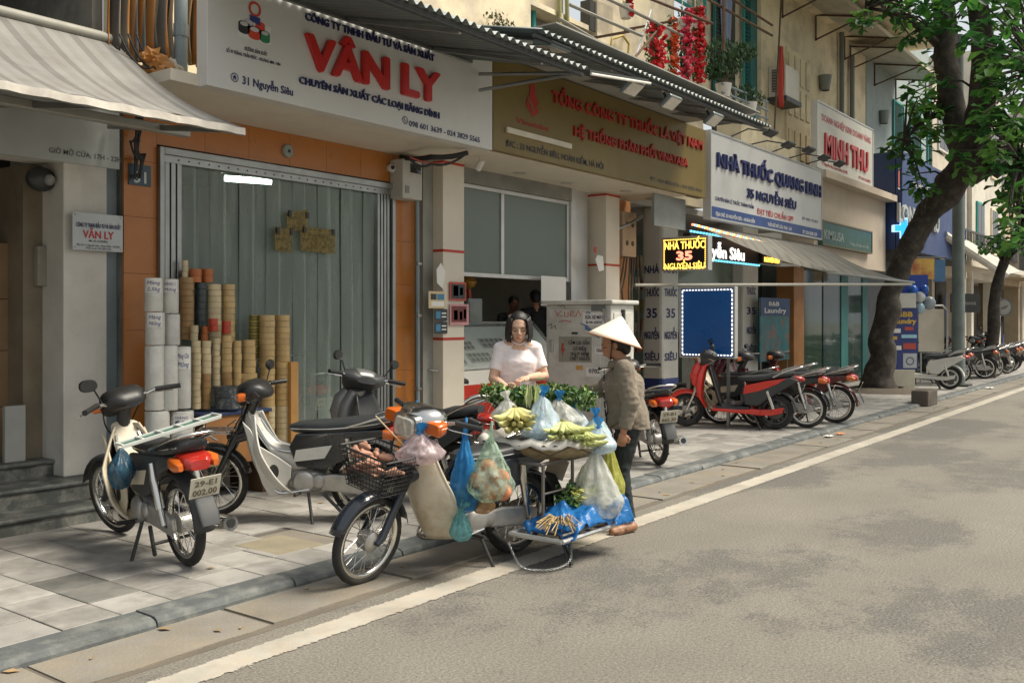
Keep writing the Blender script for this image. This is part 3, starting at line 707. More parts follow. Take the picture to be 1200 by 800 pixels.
# ---- house 35: pharmacy
h35 = thing('shop_house', 'pharmacy shop house with lettered columns behind the red scooter', 'building', (16, W + 2, 0))
colm = pm('pharmacy_column_paint', (0.52, 0.50, 0.44), 0.5, var=0.06, grime=0.12)
navy = pm('navy_paint', (0.02, 0.04, 0.16), 0.45)
navy_t = pm('navy_lettering', (0.012, 0.02, 0.10), 0.5)
col_specs = [(onx(753, 400, 14.0).y, 14.0, 'a')]
cxE = X(776, W - 0.1)                                 # corner edge of the first column
yF = W - 0.1
yL = onx(752, 400, cxE).y
xR = X(796, yF)
cl = obj('column', MB().box(cxE, xR, yF, yL, 0.06, ZS), colm, h35, bevel=0.05)
obj('blue_base', MB().box(cxE - 0.006, xR + 0.006, yF - 0.006, yL + 0.006, 0.06, Z(776, 441, yF)), navy, cl, bevel=0.052)
for body, v, hp in (('NHÀ', 320, 9), ('THUỐC', 347, 9), ('35', 372, 11), ('NGUYỄN', 397, 9), ('SIÊU', 422, 9)):
    wpx = 6 if body == '35' else 8.5
    text_x(body, (764 - wpx, v), (764 + wpx, v), hp, cxE - 0.002, navy_t, cl, bold=0.03)
    text_y(body, (786 - wpx * .85, v), (786 + wpx * .85, v), hp, yF - 0.002, navy_t, cl, bold=0.03)
cl = obj('column', MB().box(X(871, yF), X(889, yF), yF, yF + 0.5, 0.06, ZS), colm, h35, bevel=0.03)
for body, v in (('THUỐC', 345), ('35', 368), ('NGUYỄN', 391), ('SIÊU', 413)):
    text_y(body, (875, v), (885.5, v), 8.5, yF, navy_t, cl, bold=0.03)
slabs(h35, 'interior_wall', pm('pharmacy_inner_wall', (0.16, 0.22, 0.17), 0.7, var=0.25, vs=1.2), (xD, xE, 10.4, 10.5, 0, ZS), (xD - 0.01, xD + 0.08, W + 0.4, 10.4, 0, ZS))
slabs(h35, 'floor_slab', floor_in, (xD + 0.09, xE, W - 0.05, 10.4, 0, 0.2))
slabs(h35, 'ceiling_slab', white_w, (xD, xE, W + 0.1, 10.4, ZS, ZS + 0.1))
slabs(h35, 'door_jamb', brown_w, (X(926), X(938), W - 0.08, W + 0.3, 0.06, 2.7))
slabs(h35, 'glass_door', glass_mat('green_door_glass', (0.05, 0.08, 0.06), 0.85, 0.08), (X(939), X(963), W, W + 0.02, 0.1, 2.8))
slabs(h35, 'glass_door', glass_mat('display_glass', (0.18, 0.24, 0.18), 0.45, 0.08), (X(797), X(870), W + 0.1, W + 0.12, 0.2, 2.9))
slabs(h35, 'panel_door', pm('grey_green_door', (0.10, 0.115, 0.085), 0.6, var=0.15), *[(X(798) + k * 0.52, X(798) + k * 0.52 + 0.5, W - 0.02, W + 0.06, 0.08, 1.35) for k in range(4)])
shelf = obj('shelf_back', MB().box(X(800, 9.4), X(925, 9.4), 9.6, 9.7, 0.3, 3.0), pm('pharmacy_shelf', (0.4, 0.42, 0.38), 0.6), h35)
rr = random.Random(11)
for j in range(6):
    xx = xD + 1.6
    while xx < 19:
        ww = rr.uniform(0.12, 0.3); hh = rr.uniform(0.15, 0.3)
        obj('medicine_box', MB().box(xx, xx + ww, 9.45, 9.58, 0.5 + j * 0.42, 0.5 + j * 0.42 + hh), pm('med_%d' % rr.randint(0, 4), rr.choice([(0.1, 0.35, 0.2), (0.5, 0.5, 0.45), (0.1, 0.2, 0.45), (0.45, 0.15, 0.1), (0.5, 0.42, 0.15)]), 0.5), shelf)
        xx += ww + rr.uniform(0.02, 0.3)
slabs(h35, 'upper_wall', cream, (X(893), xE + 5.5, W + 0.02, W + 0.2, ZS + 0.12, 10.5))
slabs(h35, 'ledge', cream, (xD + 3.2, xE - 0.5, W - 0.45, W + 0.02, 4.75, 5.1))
slabs(h35, 'signband', pm('metal_sheet_wall', (0.25, 0.27, 0.26), 0.55, 0.3, var=0.15), (xD - 0.6, xD + 0.4, S + 0.3, S + 0.34, 2.95, ZS - 0.003))
# upper double door with panels (cream)
p0 = ony(921, 165, W); p1 = ony(948, 85, W)
d = obj('balcony_door', MB().box(p0.x, p1.x, W - 0.02, W + 0.03, 4.9, 7.3), cream2, h35)
for k in range(4):
    xx = p0.x + 0.08 + k * (p1.x - p0.x) / 4
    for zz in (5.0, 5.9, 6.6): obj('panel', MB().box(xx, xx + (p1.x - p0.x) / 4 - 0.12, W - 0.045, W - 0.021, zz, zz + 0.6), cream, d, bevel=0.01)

# ---- house 37 and onwards
h37 = thing('shop_house', 'cream shop house under the white gold-shop sign with red letters', 'building', (22, W + 2, 0))
pinkish = pm('beige_render', (0.50, 0.42, 0.33), 0.8, var=0.1, vs=1, grime=0.15)
slabs(h37, 'fascia_wall', pinkish, (xE - 0.35, xF - 0.05, 6.72, W - 0.01, 2.75, 4.62))
slabs(h37, 'fascia_ledge', pinkish, (xE - 0.4, xF, 6.45, 6.718, 4.45, 4.6))
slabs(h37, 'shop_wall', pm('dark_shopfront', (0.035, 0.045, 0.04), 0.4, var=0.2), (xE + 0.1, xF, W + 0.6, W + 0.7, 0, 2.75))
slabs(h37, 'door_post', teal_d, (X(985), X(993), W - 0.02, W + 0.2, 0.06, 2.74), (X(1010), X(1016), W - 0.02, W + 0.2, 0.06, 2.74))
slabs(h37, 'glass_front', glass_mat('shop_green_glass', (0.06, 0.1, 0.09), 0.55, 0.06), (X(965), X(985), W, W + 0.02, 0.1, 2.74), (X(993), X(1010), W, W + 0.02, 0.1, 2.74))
slabs(h37, 'floor_slab', floor_in, (xE, xF, W - 0.02, W + 0.6, 0, 0.12))
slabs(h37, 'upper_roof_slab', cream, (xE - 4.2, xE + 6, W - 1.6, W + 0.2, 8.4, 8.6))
slabs(h37, 'window_panel', cream2, (X(1007), X(1023), W - 0.03, W + 0.02, 5.2, 6.4))
for u, v0, v1 in ((988, 40, 175), (1000, 70, 160)):
    xx = X(u, W - 0.1); obj('downpipe', MB().tube([(xx, W - 0.07, Z(u, v1, W)), (xx, W - 0.07, Z(u, v0, W))], 0.06, 8), pm('pipe_grey_paint', (0.16, 0.17, 0.16), 0.6), h37, smooth=40)
# blue pharmacy beyond
h39 = thing('shop_house', 'dark blue fronted pharmacy shop house behind the big leaning tree', 'building', (27.5, W + 2, 0))
blue_f = pm('deep_blue_panel', (0.018, 0.045, 0.15), 0.45, var=0.12, vs=1)
bx0, bx1 = xF + 0.05, 31.5
obj('front_panel', MB().box(bx0, bx1, 6.35, 6.5, 3.3, 5.7), blue_f, h39)
slabs(h39, 'side_panel', blue_f, (bx0 - 0.001, bx0 + 0.1, 6.52, W + 0.1, 3.3, 5.7))
slabs(h39, 'upper_wall', pm('grey_teal_wall', (0.30, 0.35, 0.34), 0.8, var=0.1), (xF + 0.7, bx1, W, W + 0.2, 5.2, 10))
for k in range(3): shutter(h39, 1048 + k * 20, 120, 1060 + k * 20, 205, W - 0.06)
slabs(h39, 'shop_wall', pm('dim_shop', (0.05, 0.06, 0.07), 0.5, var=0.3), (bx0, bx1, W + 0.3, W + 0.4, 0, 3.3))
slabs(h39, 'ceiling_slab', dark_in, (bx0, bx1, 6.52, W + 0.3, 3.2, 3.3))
# houses further down the street
far_c = [(0.52, 0.46, 0.37), (0.58, 0.54, 0.46), (0.46, 0.36, 0.24), (0.55, 0.5, 0.42), (0.4, 0.38, 0.34)]
fx = bx1 + 0.05
lbs = ['cream far house with barred balcony beyond the lamp post', 'pale far house with tall white window beyond the second tree', 'ochre far house at the right edge of the street', 'distant pale house closing the right edge', 'farthest grey house down the street']
for k in range(5):
    wdt = [5.0, 5.5, 6, 6, 8][k]; hgt = [9, 11, 8.5, 10, 12][k]; yy = 7.3 + [0.0, -0.15, 0.1, 0.0, 0.1][k]
    hh = thing('far_house', lbs[k], 'building', (fx + wdt / 2, yy + 3, 0), 'houses farther down the street')
    fm = pm('far_plaster_%d' % k, far_c[k], 0.85, var=0.14, vs=0.6, bump=0.2, bs=20, grime=0.3)
    obj('wall', MB().box(fx, fx + wdt - 0.02, yy, yy + 6, 3.0, hgt), fm, hh)
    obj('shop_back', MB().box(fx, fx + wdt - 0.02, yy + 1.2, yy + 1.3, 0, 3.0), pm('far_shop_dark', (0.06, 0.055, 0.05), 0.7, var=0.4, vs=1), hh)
    for px_ in (fx + 0.02, fx + wdt - 0.4): obj('pillar', MB().box(px_, px_ + 0.35, yy + 0.02, yy + 0.6, 0.06, 2.998), fm, hh)
    for r_ in range(2):
        for c_ in range(2):
            wx = fx + 0.7 + c_ * wdt * 0.48; wz = 4.1 + r_ * 2.9
            wn = obj('window', MB().box(wx - 0.08, wx + 1.18, yy - 0.06, yy + 0.002, wz - 0.08, wz + 1.68), [white_w, teal, cream2, wood_d, white_w][(k + c_) % 5], hh)
            obj('pane', MB().box(wx, wx + 0.53, yy - 0.07, yy - 0.061, wz, wz + 1.6), dark_glass, wn); obj('pane', MB().box(wx + 0.57, wx + 1.1, yy - 0.07, yy - 0.061, wz, wz + 1.6), dark_glass, wn)
    bal = obj('balcony', MB().box(fx + 0.1, fx + wdt - 0.15, yy - 0.9, yy - 0.003, 3.25, 3.42), fm, hh)
    rl = MB(); bx = fx + 0.15
    obj('handrail', MB().box(fx + 0.1, fx + wdt - 0.15, yy - 0.9, yy - 0.85, 4.3, 4.36), dark_metal, bal)
    while bx < fx + wdt - 0.2: obj('baluster', MB().box(bx, bx + 0.025, yy - 0.89, yy - 0.865, 3.42, 4.3), dark_metal, bal); bx += 0.22
    rr2 = random.Random(k + 31)
    for g in range(10):
        gx = rr2.uniform(fx + 0.4, fx + wdt - 0.6); gz = rr2.uniform(0.1, 2.3)
        obj('display_board', MB().box(gx, gx + rr2.uniform(0.3, 0.9), yy + 0.85 + 0.03 * g, yy + 0.87 + 0.03 * g, gz, gz + rr2.uniform(0.3, 0.9)), pm('display_%d' % (g % 7), [(0.4, 0.1, 0.08), (0.08, 0.2, 0.12), (0.4, 0.3, 0.1), (0.35, 0.35, 0.33), (0.06, 0.1, 0.3), (0.3, 0.2, 0.12), (0.12, 0.12, 0.12)][g % 7], 0.6), hh)
    fx += wdt
# ------------------------------------------------------------------ big shop signs
def signboard(name, label, u0, u1, vb0, vb1, ztop, y, mat, frame=None, th=0.12, cat='sign'):
    x0 = X(u0, y); x1 = X(u1, y); zb = (ony(u0, vb0, y).z + ony(u1, vb1, y).z) / 2
    t = thing(name, label, cat, ((x0 + x1) / 2, y, zb))
    obj('panel', MB().box(x0, x1, y, y + th, zb, ztop), mat, t, bevel=0.004)
    if frame:
        f = 0.03; y1 = y - 0.012
        obj('frame', MB().box(x0, x1, y1, y - 0.0005, zb, zb + f).box(x0, x1, y1, y - 0.0005, ztop - f, ztop).box(x0, x0 + f, y1, y - 0.0006, zb + f, ztop - f).box(x1 - f, x1, y1, y - 0.0006, zb + f, ztop - f), frame, t)
    return t, x0, x1, zb
sw = pm('white_sign_panel', (0.60, 0.60, 0.57), 0.35, var=0.05, vs=0.8, grime=0.06)
red_l = pm('red_sign_letter', (0.48, 0.022, 0.018), 0.35, var=0.08)
navy_l = pm('navy_sign_letter', (0.018, 0.022, 0.10), 0.4, var=0.05)
dark_l = pm('dark_sign_letter', (0.03, 0.03, 0.045), 0.5)
white_l = pm('white_sign_letter', (0.72, 0.72, 0.7), 0.5)
t, sx0, sx1, szb = signboard('shop_sign', 'large white sign with raised red VÂN LY letters above the orange doorway', 243, 577, 97, 178, 4.62, S, sw, th=0.14)
text_y('CÔNG TY TNHH ĐẦU TƯ VÀ SẢN XUẤT', (357, 23), (508, 73), 9.2, S, navy_l, t, 0.022, 0.012)
text_y('VÂN LY', (357, 80), (512, 120), 40, S, red_l, t, 0.044, 0.04)
text_y('CHUYÊN SẢN XUẤT CÁC LOẠI BĂNG DÍNH', (350, 97), (514, 140), 8.6, S, navy_l, t, 0.022, 0.012)
text_y('098 601 3639 - 024 3829 5565', (479, 147), (562, 168), 6.8, S, navy_l, t, 0.022)
text_y('31 Nguyễn Siêu', (284, 98.5), (343, 112.5), 9.5, S, navy_l, t, 0.03)
text_y('XƯỞNG SẢN XUẤT', (286, 59), (313, 66), 4.2, S, dark_l, t, 0.015)
text_y('SỐ 97 ĐẶNG TRẦN ĐỨC - HOÀNG MAI - HN', (265, 61.7), (328, 77), 4.0, S, dark_l, t, 0.015)
def at_s(u, v, y=S, lift=0.004): p = ony(u, v, y); return frameM((p.x, y - lift, p.z), (1, 0, 0), (0, 0, 1))
def pxs(u, y=S): return (X(u, y) * FWD[0] + y * FWD[1]) / FPX       # metres per pixel there
k = pxs(275); M = at_s(274.7, 91)
obj('house_icon', ring(MB(), (0, 0), 4.4 * k, 5.4 * k, M).add([M @ Vector((a * k, b * k, 0)) for a, b in ((-3, 0), (0, 3.2), (3, 0), (2, 0), (2, -3), (.7, -3), (.7, -1), (-.7, -1), (-.7, -3), (-2, -3), (-2, 0))], [tuple(range(11))]), navy_l, t)
k = pxs(475); M = at_s(474.5, 141)
obj('phone_icon', ring(MB(), (0, 0), 3.6 * k, 4.6 * k, M).add([M @ Vector((a * k, b * k, 0)) for a, b in ((-2, 1.5), (-1, 2.2), (-.6, 1), (-1, .4), (.4, -1), (1, -.6), (2.2, -1), (1.5, -2), (0, -1.8), (-1.8, 0))], [tuple(range(10))]), navy_l, t)
# the printed picture of tape rolls
k = pxs(298); M = at_s(298, 34)
obj('logo_plate', MB().add([M @ Vector((a * k, b * k, -0.002)) for a, b in ((-24, -14), (24, -14), (24, 7), (-24, 7))], [(0, 1, 2, 3)]), pm('logo_pale', (0.7, 0.7, 0.67), 0.5), t)
def roll_icon(cx, cy, r, h, cm, hole=True, nm='tape_print'):
    vs = [(cx + math.cos(a) * r, cy + math.sin(a) * r * 0.45) for a in [math.pi + math.pi * i / 10 for i in range(11)]] + [(cx + math.cos(a) * r, cy + h + math.sin(a) * r * 0.45) for a in [math.pi * i / 10 for i in range(11)]]
    o = obj(nm, MB().add([M @ Vector((a * k, b * k, 0)) for a, b in vs], [tuple(range(len(vs)))]), cm, t)
    if hole: obj('core_print', disc(MB(), (cx * k, (cy + h) * k), r * k * 0.72, M, t=0.0015, ry=r * k * 0.45 * 0.7), pm('core_grey', (0.5, 0.5, 0.5), 0.5), o)
lr = pm('logo_red', (0.55, 0.06, 0.03), 0.5); lk = pm('logo_black', (0.03, 0.03, 0.035), 0.5); lg = pm('logo_green', (0.03, 0.2, 0.09), 0.5); lb_ = pm('logo_navy', (0.03, 0.05, 0.2), 0.5)
ro = obj('ring_print', ring(MB(), (0.5 * k, 23 * k), 6 * k, 9 * k, M), lr, t)
obj('box_print', MB().add([M @ Vector((a * k, b * k, 0.001)) for a, b in ((-7, 8), (8, 5), (8, 14), (-7, 15))], [(0, 1, 2, 3)]), lb_, t)
roll_icon(-15, -6, 8, 8, lk); roll_icon(15, -10, 7.5, 8, lg); roll_icon(0, -9, 9, 8, lr); roll_icon(8, 0, 7, 7, lr, False)
roll_icon(-8, 2, 7, 4, pm('logo_silver', (0.4, 0.42, 0.42), 0.5))

gold = pm('gold_sign_panel', (0.19, 0.135, 0.038), 0.42, 0.2, var=0.10, vs=1.2, grime=0.08)
red_g = pm('dark_red_letter', (0.34, 0.022, 0.014), 0.5, var=0.1)
t, gx0, gx1, gzb = signboard('shop_sign', 'gold sign with red letters and flame emblem above the kiosk', 578, 827, 176, 232, 4.47, S + 0.02, gold, th=0.14)
YG = S + 0.02
text_y('TỔNG CÔNG TY THUỐC LÁ VIỆT NAM', (646, 121), (822, 175), 13.5, YG, red_g, t, 0.032, 0.02)
text_y('HỆ THỐNG PHÂN PHỐI VINATABA', (672, 160), (805, 195), 11.5, YG, red_g, t, 0.032, 0.02)
text_y('Vinataba', (604, 145), (643, 152.5), 6, YG, red_g, t, 0.03)
text_y('Đ/C : 33 NGUYỄN SIÊU, HOÀN KIẾM, HÀ NỘI', (592.5, 171), (707, 198.5), 7.6, YG, dark_l, t, 0.02)
text_y('ĐT : 024 3828 0753 - 024 3825 4434', (762, 212), (822, 225), 4.5, YG, dark_l, t, 0.01)
k = pxs(624, YG); M = at_s(624, 118, YG, 0.006)
obj('flame_emblem', MB().add([M @ Vector((a * k, b * k, 0)) for a, b in ((-6, 18), (3, 20), (6, 6), (13, -2), (11, -13), (0, -19), (-13, -8), (-12, 0), (-7, 5))], [tuple(range(9))]), red_g, t)
obj('flame_stripe', MB().add([M @ Vector((a * k, b * k, 0.003)) for a, b in ((-11, 1), (-9, 3), (3, -11), (1, -13))], [(0, 1, 2, 3)]).add([M @ Vector((a * k, b * k, 0.003)) for a, b in ((1, -13), (3, -11), (12, -1), (13, -4))], [(0, 1, 2, 3)]), gold, t)
p0 = ony(594, 157, YG - .02); p1 = ony(669.5, 173, YG - .02)
obj('white_strip', MB().box(p0.x, p1.x, YG - 0.03, YG - 0.004, (p0.z + p1.z) / 2, (p0.z + p1.z) / 2 + 0.06), pm('cream_strip', (0.66, 0.6, 0.48), 0.5), t)

swq = pm('pale_lilac_sign', (0.50, 0.50, 0.49), 0.35, var=0.05, vs=0.8, grime=0.06)
t, qx0, qx1, qzb = signboard('shop_sign', 'white pharmacy sign with navy letters NHÀ THUỐC QUANG LINH', 832, 963, 255.6, 282, 4.50, S, swq, frame=alu)
bz = Z(832, 241, S)
obj('blue_band', MB().box(qx0 + 0.03, qx1 - 0.03, S - 0.006, S - 0.0006, qzb + 0.03, bz), pm('navy_band', (0.025, 0.06, 0.2), 0.4), t)
text_y('NHÀ THUỐC QUANG LINH', (839.5, 195.5), (960.5, 231), 17, S, navy_l, t, 0.032, 0.035)
text_y('35 NGUYỄN SIÊU', (875, 231), (932, 246), 11, S, navy_l, t, 0.026, 0.02)
text_y('CHUYÊN BÁN LẺ THUỐC THÀNH PHẨM', (838, 235), (883, 244.5), 4.6, S, navy_l, t, 0.02)
text_y('ĐẠT TIÊU CHUẨN GPP', (887, 251), (929.5, 259.5), 6.5, S, red_l, t, 0.03)
text_y('ĐT: 0902 193 853', (940, 258), (958, 261), 3.4, S, navy_l, t, 0.01)
text_y('ĐỊA CHỈ: 35 NGUYỄN SIÊU - HOÀN KIẾM', (838, 252), (884, 262), 4.2, S, white_l, t, 0.015, dy=0.009)
text_y('THỜI GIỜ MỞ CỬA: 7H30 - 21H', (899, 265), (927, 270), 4.0, S, white_l, t, 0.015, dy=0.009)
text_y('ĐT: 024 3828 5379', (940, 273.5), (957, 277), 4.0, S, white_l, t, 0.015, dy=0.009)

YM = 6.60
t, mx0, mx1, mzb = signboard('shop_sign', 'white gold-shop sign with red letters MINH THU high on the cream wall', 957, 1023, 197, 220, 6.0, YM, pm('white_tin_sign', (0.60, 0.58, 0.52), 0.5, var=0.06), frame=alu)
text_y('DOANH NGHIỆP KINH DOANH VÀNG', (963, 142), (1020, 168), 8, YM, red_l, t, 0.03)
text_y('MINH THU', (966, 186), (1016, 199), 27, YM, red_l, t, 0.035, 0.03)
text_y('37 Nguyễn Siêu, Hoàn Kiếm, Hà Nội', (963, 193), (993, 204), 4, YM, red_l, t, 0.02)
text_y('ĐT: 024 32668872', (1006, 210), (1020, 214), 3.4, YM, red_l, t, 0.02)
t, kx0, kx1, kzb = signboard('shop_sign', 'dark green jewellery sign lettered KIMSUSA below the cream ledge', 964, 1022, 288, 297, 3.62, 6.62, pm('dark_green_sign', (0.035, 0.10, 0.085), 0.4, var=0.1), frame=pm('bronze_frame', (0.2, 0.16, 0.08), 0.4, 0.5), th=0.09)
text_y('KIMSUSA', (966, 279), (989, 284), 11, 6.62, pm('silver_letter', (0.34, 0.38, 0.36), 0.4), t, 0.01)
text_y('Trang sức bạc cao cấp', (996, 287), (1018, 291), 3.6, 6.62, pm('silver_letter', (0.34, 0.38, 0.36)), t, 0.01)
# lettering on the blue front
YB = 6.35
sil = pm('silver_front_letter', (0.50, 0.52, 0.52), 0.35, 0.3)
t = thing('shop_sign', 'silver pharmacy lettering LONG on the deep blue front behind the tree', 'sign', (27, YB, 4.2))
text_y('NHÀ THUỐC', (1068, 222), (1102, 230), 7, YB, sil, t, 0.03, 0.04)
text_y('LONG CHÂU', (1051, 259), (1098, 273), 22, YB, sil, t, 0.03, 0.06)
M = at_s(1053, 209, YB, 0.01); k = pxs(1053, YB)
obj('capsule_emblem', MB().add([M @ Vector((a * k, b * k, 0)) for a, b in ((-2, -10), (2, -10), (2.5, 8), (-1, 10), (-2.5, 4))], [tuple(range(5))]), pm('emblem_orange', (0.55, 0.12, 0.05), 0.5), t)
obj('emblem_bar', MB().add([M @ Vector((a * k, b * k, 0)) for a, b in ((-4, -13), (4, -13), (4, -11), (-4, -11))], [(0, 1, 2, 3)]).add([M @ Vector((a * k, b * k, 0)) for a, b in ((-7, 11), (1, 11), (1, 13), (-7, 13))], [(0, 1, 2, 3)]), sil, t)
# lit blue cross
t = thing('cross_sign', 'lit blue pharmacy cross hanging in front of the blue shop', 'sign', (25.2, 5.9, 3.3))
M = frameM(tuple(ond(1057, 268, 23.5)), (RGT[0] * 0.9, RGT[1] * 0.9 - 0.1, 0), (0, 0, 1)); k = 23.5 / FPX
def cross(s): return [(a * k * s, b * k * s) for a, b in ((-4, -12), (4, -12), (4, -4), (12, -4), (12, 4), (4, 4), (4, 12), (-4, 12), (-4, 4), (-12, 4), (-12, -4), (-4, -4))]
obj('box', MB().prism(cross(1.0), M, 0.14), pm('cross_rim', (0.5, 0.6, 0.7), 0.4, emit=(0.45, 0.7, 0.9), es=0.7), t)
obj('light_face', MB().prism(cross(0.86), M @ Matrix.Translation((0, 0, 0.141)), 0.01), pm('cross_blue', (0.02, 0.3, 0.7), 0.4, emit=(0.02, 0.30, 0.75), es=1.0), t)
p = ond(1057, 256, 23.5)
obj('bracket', MB().tube([(p.x, p.y, p.z + 0.02), (p.x - 0.5, 6.36, p.z + 0.05)], 0.02, 6), dark_metal, t)

# ------------------------------------------------------------------ pharmacy light-box signs (blade signs facing down the street)
XS = 13.25
p0 = onx(775.5, 318, XS); p1 = onx(830, 275.5, XS)
led_k = pm('led_black_panel', (0.008, 0.006, 0.006), 0.4)
led_y = pm('led_yellow', (0.6, 0.4, 0.05), 0.5, var=0, emit=(1.0, 0.62, 0.10), es=1.5)
led_r = pm('led_red', (0.6, 0.08, 0.04), 0.5, var=0, emit=(1.0, 0.22, 0.13), es=1.6)
led_w = pm('led_white', (0.8, 0.8, 0.8), 0.5, var=0, emit=(1.0, 0.95, 0.85), es=0.8)
led_c = pm('led_cyan', (0.2, 0.6, 0.8), 0.5, var=0, emit=(0.15, 0.65, 0.95), es=1.0)
t = thing('led_sign', 'small lit board NHÀ THUỐC 35 NGUYỄN SIÊU in yellow and red lights', 'sign', (XS, (p0.y + p1.y) / 2, p0.z))
obj('case', MB().box(XS, XS + 0.14, p1.y, p0.y, p0.z, p1.z), alu, t, bevel=0.005)
obj('black_face', MB().box(XS - 0.006, XS - 0.0006, p1.y + 0.03, p0.y - 0.03, p0.z + 0.03, p1.z - 0.03), led_k, t)
text_x('NHÀ THUỐC', (779, 292.5), (826, 290.5), 9, XS - 0.006, led_y, t, 0.02)
text_x('35', (793, 304.5), (811, 304), 10, XS - 0.006, led_r, t, 0.06)
text_x('NGUYỄN SIÊU', (779, 315.5), (826, 315), 7.5, XS - 0.006, led_y, t, 0.01)
mb = MB(); n = 26
for i in range(n):
    yy = p1.y + 0.045 + (p0.y - p1.y - 0.09) * i / (n - 1)
    for zz in (p0.z + 0.045, p1.z - 0.045): mb.box(XS - 0.012, XS - 0.0065, yy - 0.008, yy + 0.008, zz - 0.008, zz + 0.008)
for i in range(14):
    zz = p0.z + 0.06 + (p1.z - p0.z - 0.12) * i / 13
    for yy in (p1.y + 0.045, p0.y - 0.045): mb.box(XS - 0.012, XS - 0.0065, yy - 0.008, yy + 0.008, zz - 0.008, zz + 0.008)
obj('border_lights', mb, led_y, t, kind='stuff')
# running-text bar behind it
XS2 = 14.0
p0 = onx(800, 308, XS2); p1 = onx(893, 283, XS2)
t = thing('led_sign', 'long black running-light bar reading Nguyễn Siêu under the pharmacy sign', 'sign', (15, 6.2, 2.6))
YR = 6.55
q0 = ony(809, 300, YR); q1 = ony(890, 305, YR); zb = Z(832, 303, YR); zt_ = Z(832, 276, YR)
obj('case', MB().box(q0.x, q1.x, YR, YR + 0.12, zb, zt_), led_k, t)
text_y('Nguyễn Siêu', (814, 298), (872, 306), 15, YR, led_w, t, 0.05, dy=0.006)
mb = MB(); i = 0; xx = q0.x
while xx < q1.x:
    for zz in (zb - 0.02, zt_ + 0.02): mb.box(xx, xx + 0.05, YR - 0.01, YR + 0.01, zz - 0.015, zz + 0.015)
    xx += 0.11
obj('border_lights', mb, led_c, t, kind='stuff')
YR2 = 6.5
t = thing('led_sign', 'small lit yellow and red board at the right end of the running-light bar', 'sign', (17.1, YR2, 2.4))
q0 = ony(894, 308, YR2); q1 = ony(914, 288, YR2)
obj('case', MB().box(q0.x, q1.x, YR2, YR2 + 0.1, q0.z, q1.z), led_k, t)
text_y('35', (900, 297), (908, 298.5), 6, YR2, led_r, t, 0.05, dy=0.006)
text_y('NGUYỄN SIÊU', (895.5, 307), (913, 308.5), 6, YR2, led_y, t, 0.03, dy=0.006)
# multicolour light strip
t = thing('light_strip', 'dotted strip of coloured lights along the pharmacy canopy edge', 'light strip', (14.5, 6.4, 2.9))
mb = [MB(), MB(), MB()]
for i in range(60):
    xx = 12.9 + i * 0.085; mb[i % 3].box(xx, xx + 0.05, 6.30, 6.33, 2.97 - 0.003 * i, 3.0 - 0.003 * i)
for q, mt in zip(mb, (led_r, led_c, led_y)): obj('lights', q, mt, t, kind='stuff')
# blue board with white dashes
XBd = 12.7
p0 = onx(798, 417, XBd); p1 = onx(860, 337, XBd)
t = thing('light_board', 'tall blue advertising board edged with white dashes beside the lettered column', 'sign', (XBd, (p0.y + p1.y) / 2, PZ))
obj('panel', MB().box(XBd, XBd + 0.08, p1.y, p0.y, p0.z, p1.z), pm('bright_blue_face', (0.008, 0.10, 0.36), 0.3, var=0.12, vs=1.5), t)
f = 0.02
obj('frame', MB().box(XBd - 0.01, XBd + 0.09, p1.y - f, p1.y, p0.z, p1.z).box(XBd - 0.01, XBd + 0.09, p0.y, p0.y + f, p0.z, p1.z).box(XBd - 0.01, XBd + 0.09, p1.y - f, p0.y + f, p1.z, p1.z + f).box(XBd - 0.01, XBd + 0.09, p1.y - f, p0.y + f, p0.z - f, p0.z), alu, t)
mb = MB(); n = 16
for i in range(n):
    yy = p1.y + 0.02 + (p0.y - p1.y - 0.04) * (i + 0.5) / n; zz = p0.z + 0.02 + (p1.z - p0.z - 0.04) * (i + 0.5) / n
    for z_ in (p0.z + 0.025, p1.z - 0.025): mb.box(XBd - 0.005, XBd - 0.0005, yy - 0.015, yy + 0.013, z_ - 0.009, z_ + 0.009)
    for y_ in (p1.y + 0.025, p0.y - 0.025): mb.box(XBd - 0.005, XBd - 0.0005, y_ - 0.009, y_ + 0.009, zz - 0.02, zz + 0.018)
obj('dash_lights', mb, led_w, t, kind='stuff')
for yy in (p0.y - 0.1, p1.y + 0.1): obj('leg', MB().box(XBd + 0.02, XBd + 0.06, yy - 0.02, yy + 0.02, PZ, p0.z - 0.02), steel, t)

# ------------------------------------------------------------------ small wall plates
t = thing('wall_plate', 'small white plate with red VÂN LY on the white pillar', 'sign', (4.1, W - 0.02, 2.1))
yp = W - 0.05
p0 = ony(85, 293, yp); p1 = ony(144, 252, yp); zc0 = (Z(85, 291, yp) + Z(144, 297, yp)) / 2; zc1 = (Z(85, 248, yp) + Z(144, 253, yp)) / 2
obj('plate', MB().box(p0.x, p1.x, yp, yp + 0.012, zc0, zc1), pm('pale_blue_plate', (0.44, 0.47, 0.48), 0.35), t, bevel=0.002)
for u in (88, 141):
    for zz in (zc0 + .02, zc1 - .02): obj('screw', MB().ball((X(u, yp), yp - 0.001, zz), 0.006, n=6, m=4), steel, t)
text_y('CÔNG TY TNHH ĐẦU TƯ VÀ SẢN XUẤT', (89, 265.5), (141, 269), 5, yp, navy_l, t, 0.02)
text_y('VĂN LY', (97, 278), (133, 281), 9, yp, red_l, t, 0.03)
text_y('Mã số: 0105806', (104, 283), (126, 285), 2.6, yp, dark_l, t, 0.01)
text_y('Địa chỉ: 31 Nguyễn Siêu - Hoàn Kiếm - Hà Nội', (90, 287.5), (140, 291), 2.6, yp, dark_l, t, 0.005)
text_y('Điện thoại: 024 3829 5565', (101, 291.5), (130, 293.5), 2.4, yp, dark_l, t, 0.005)
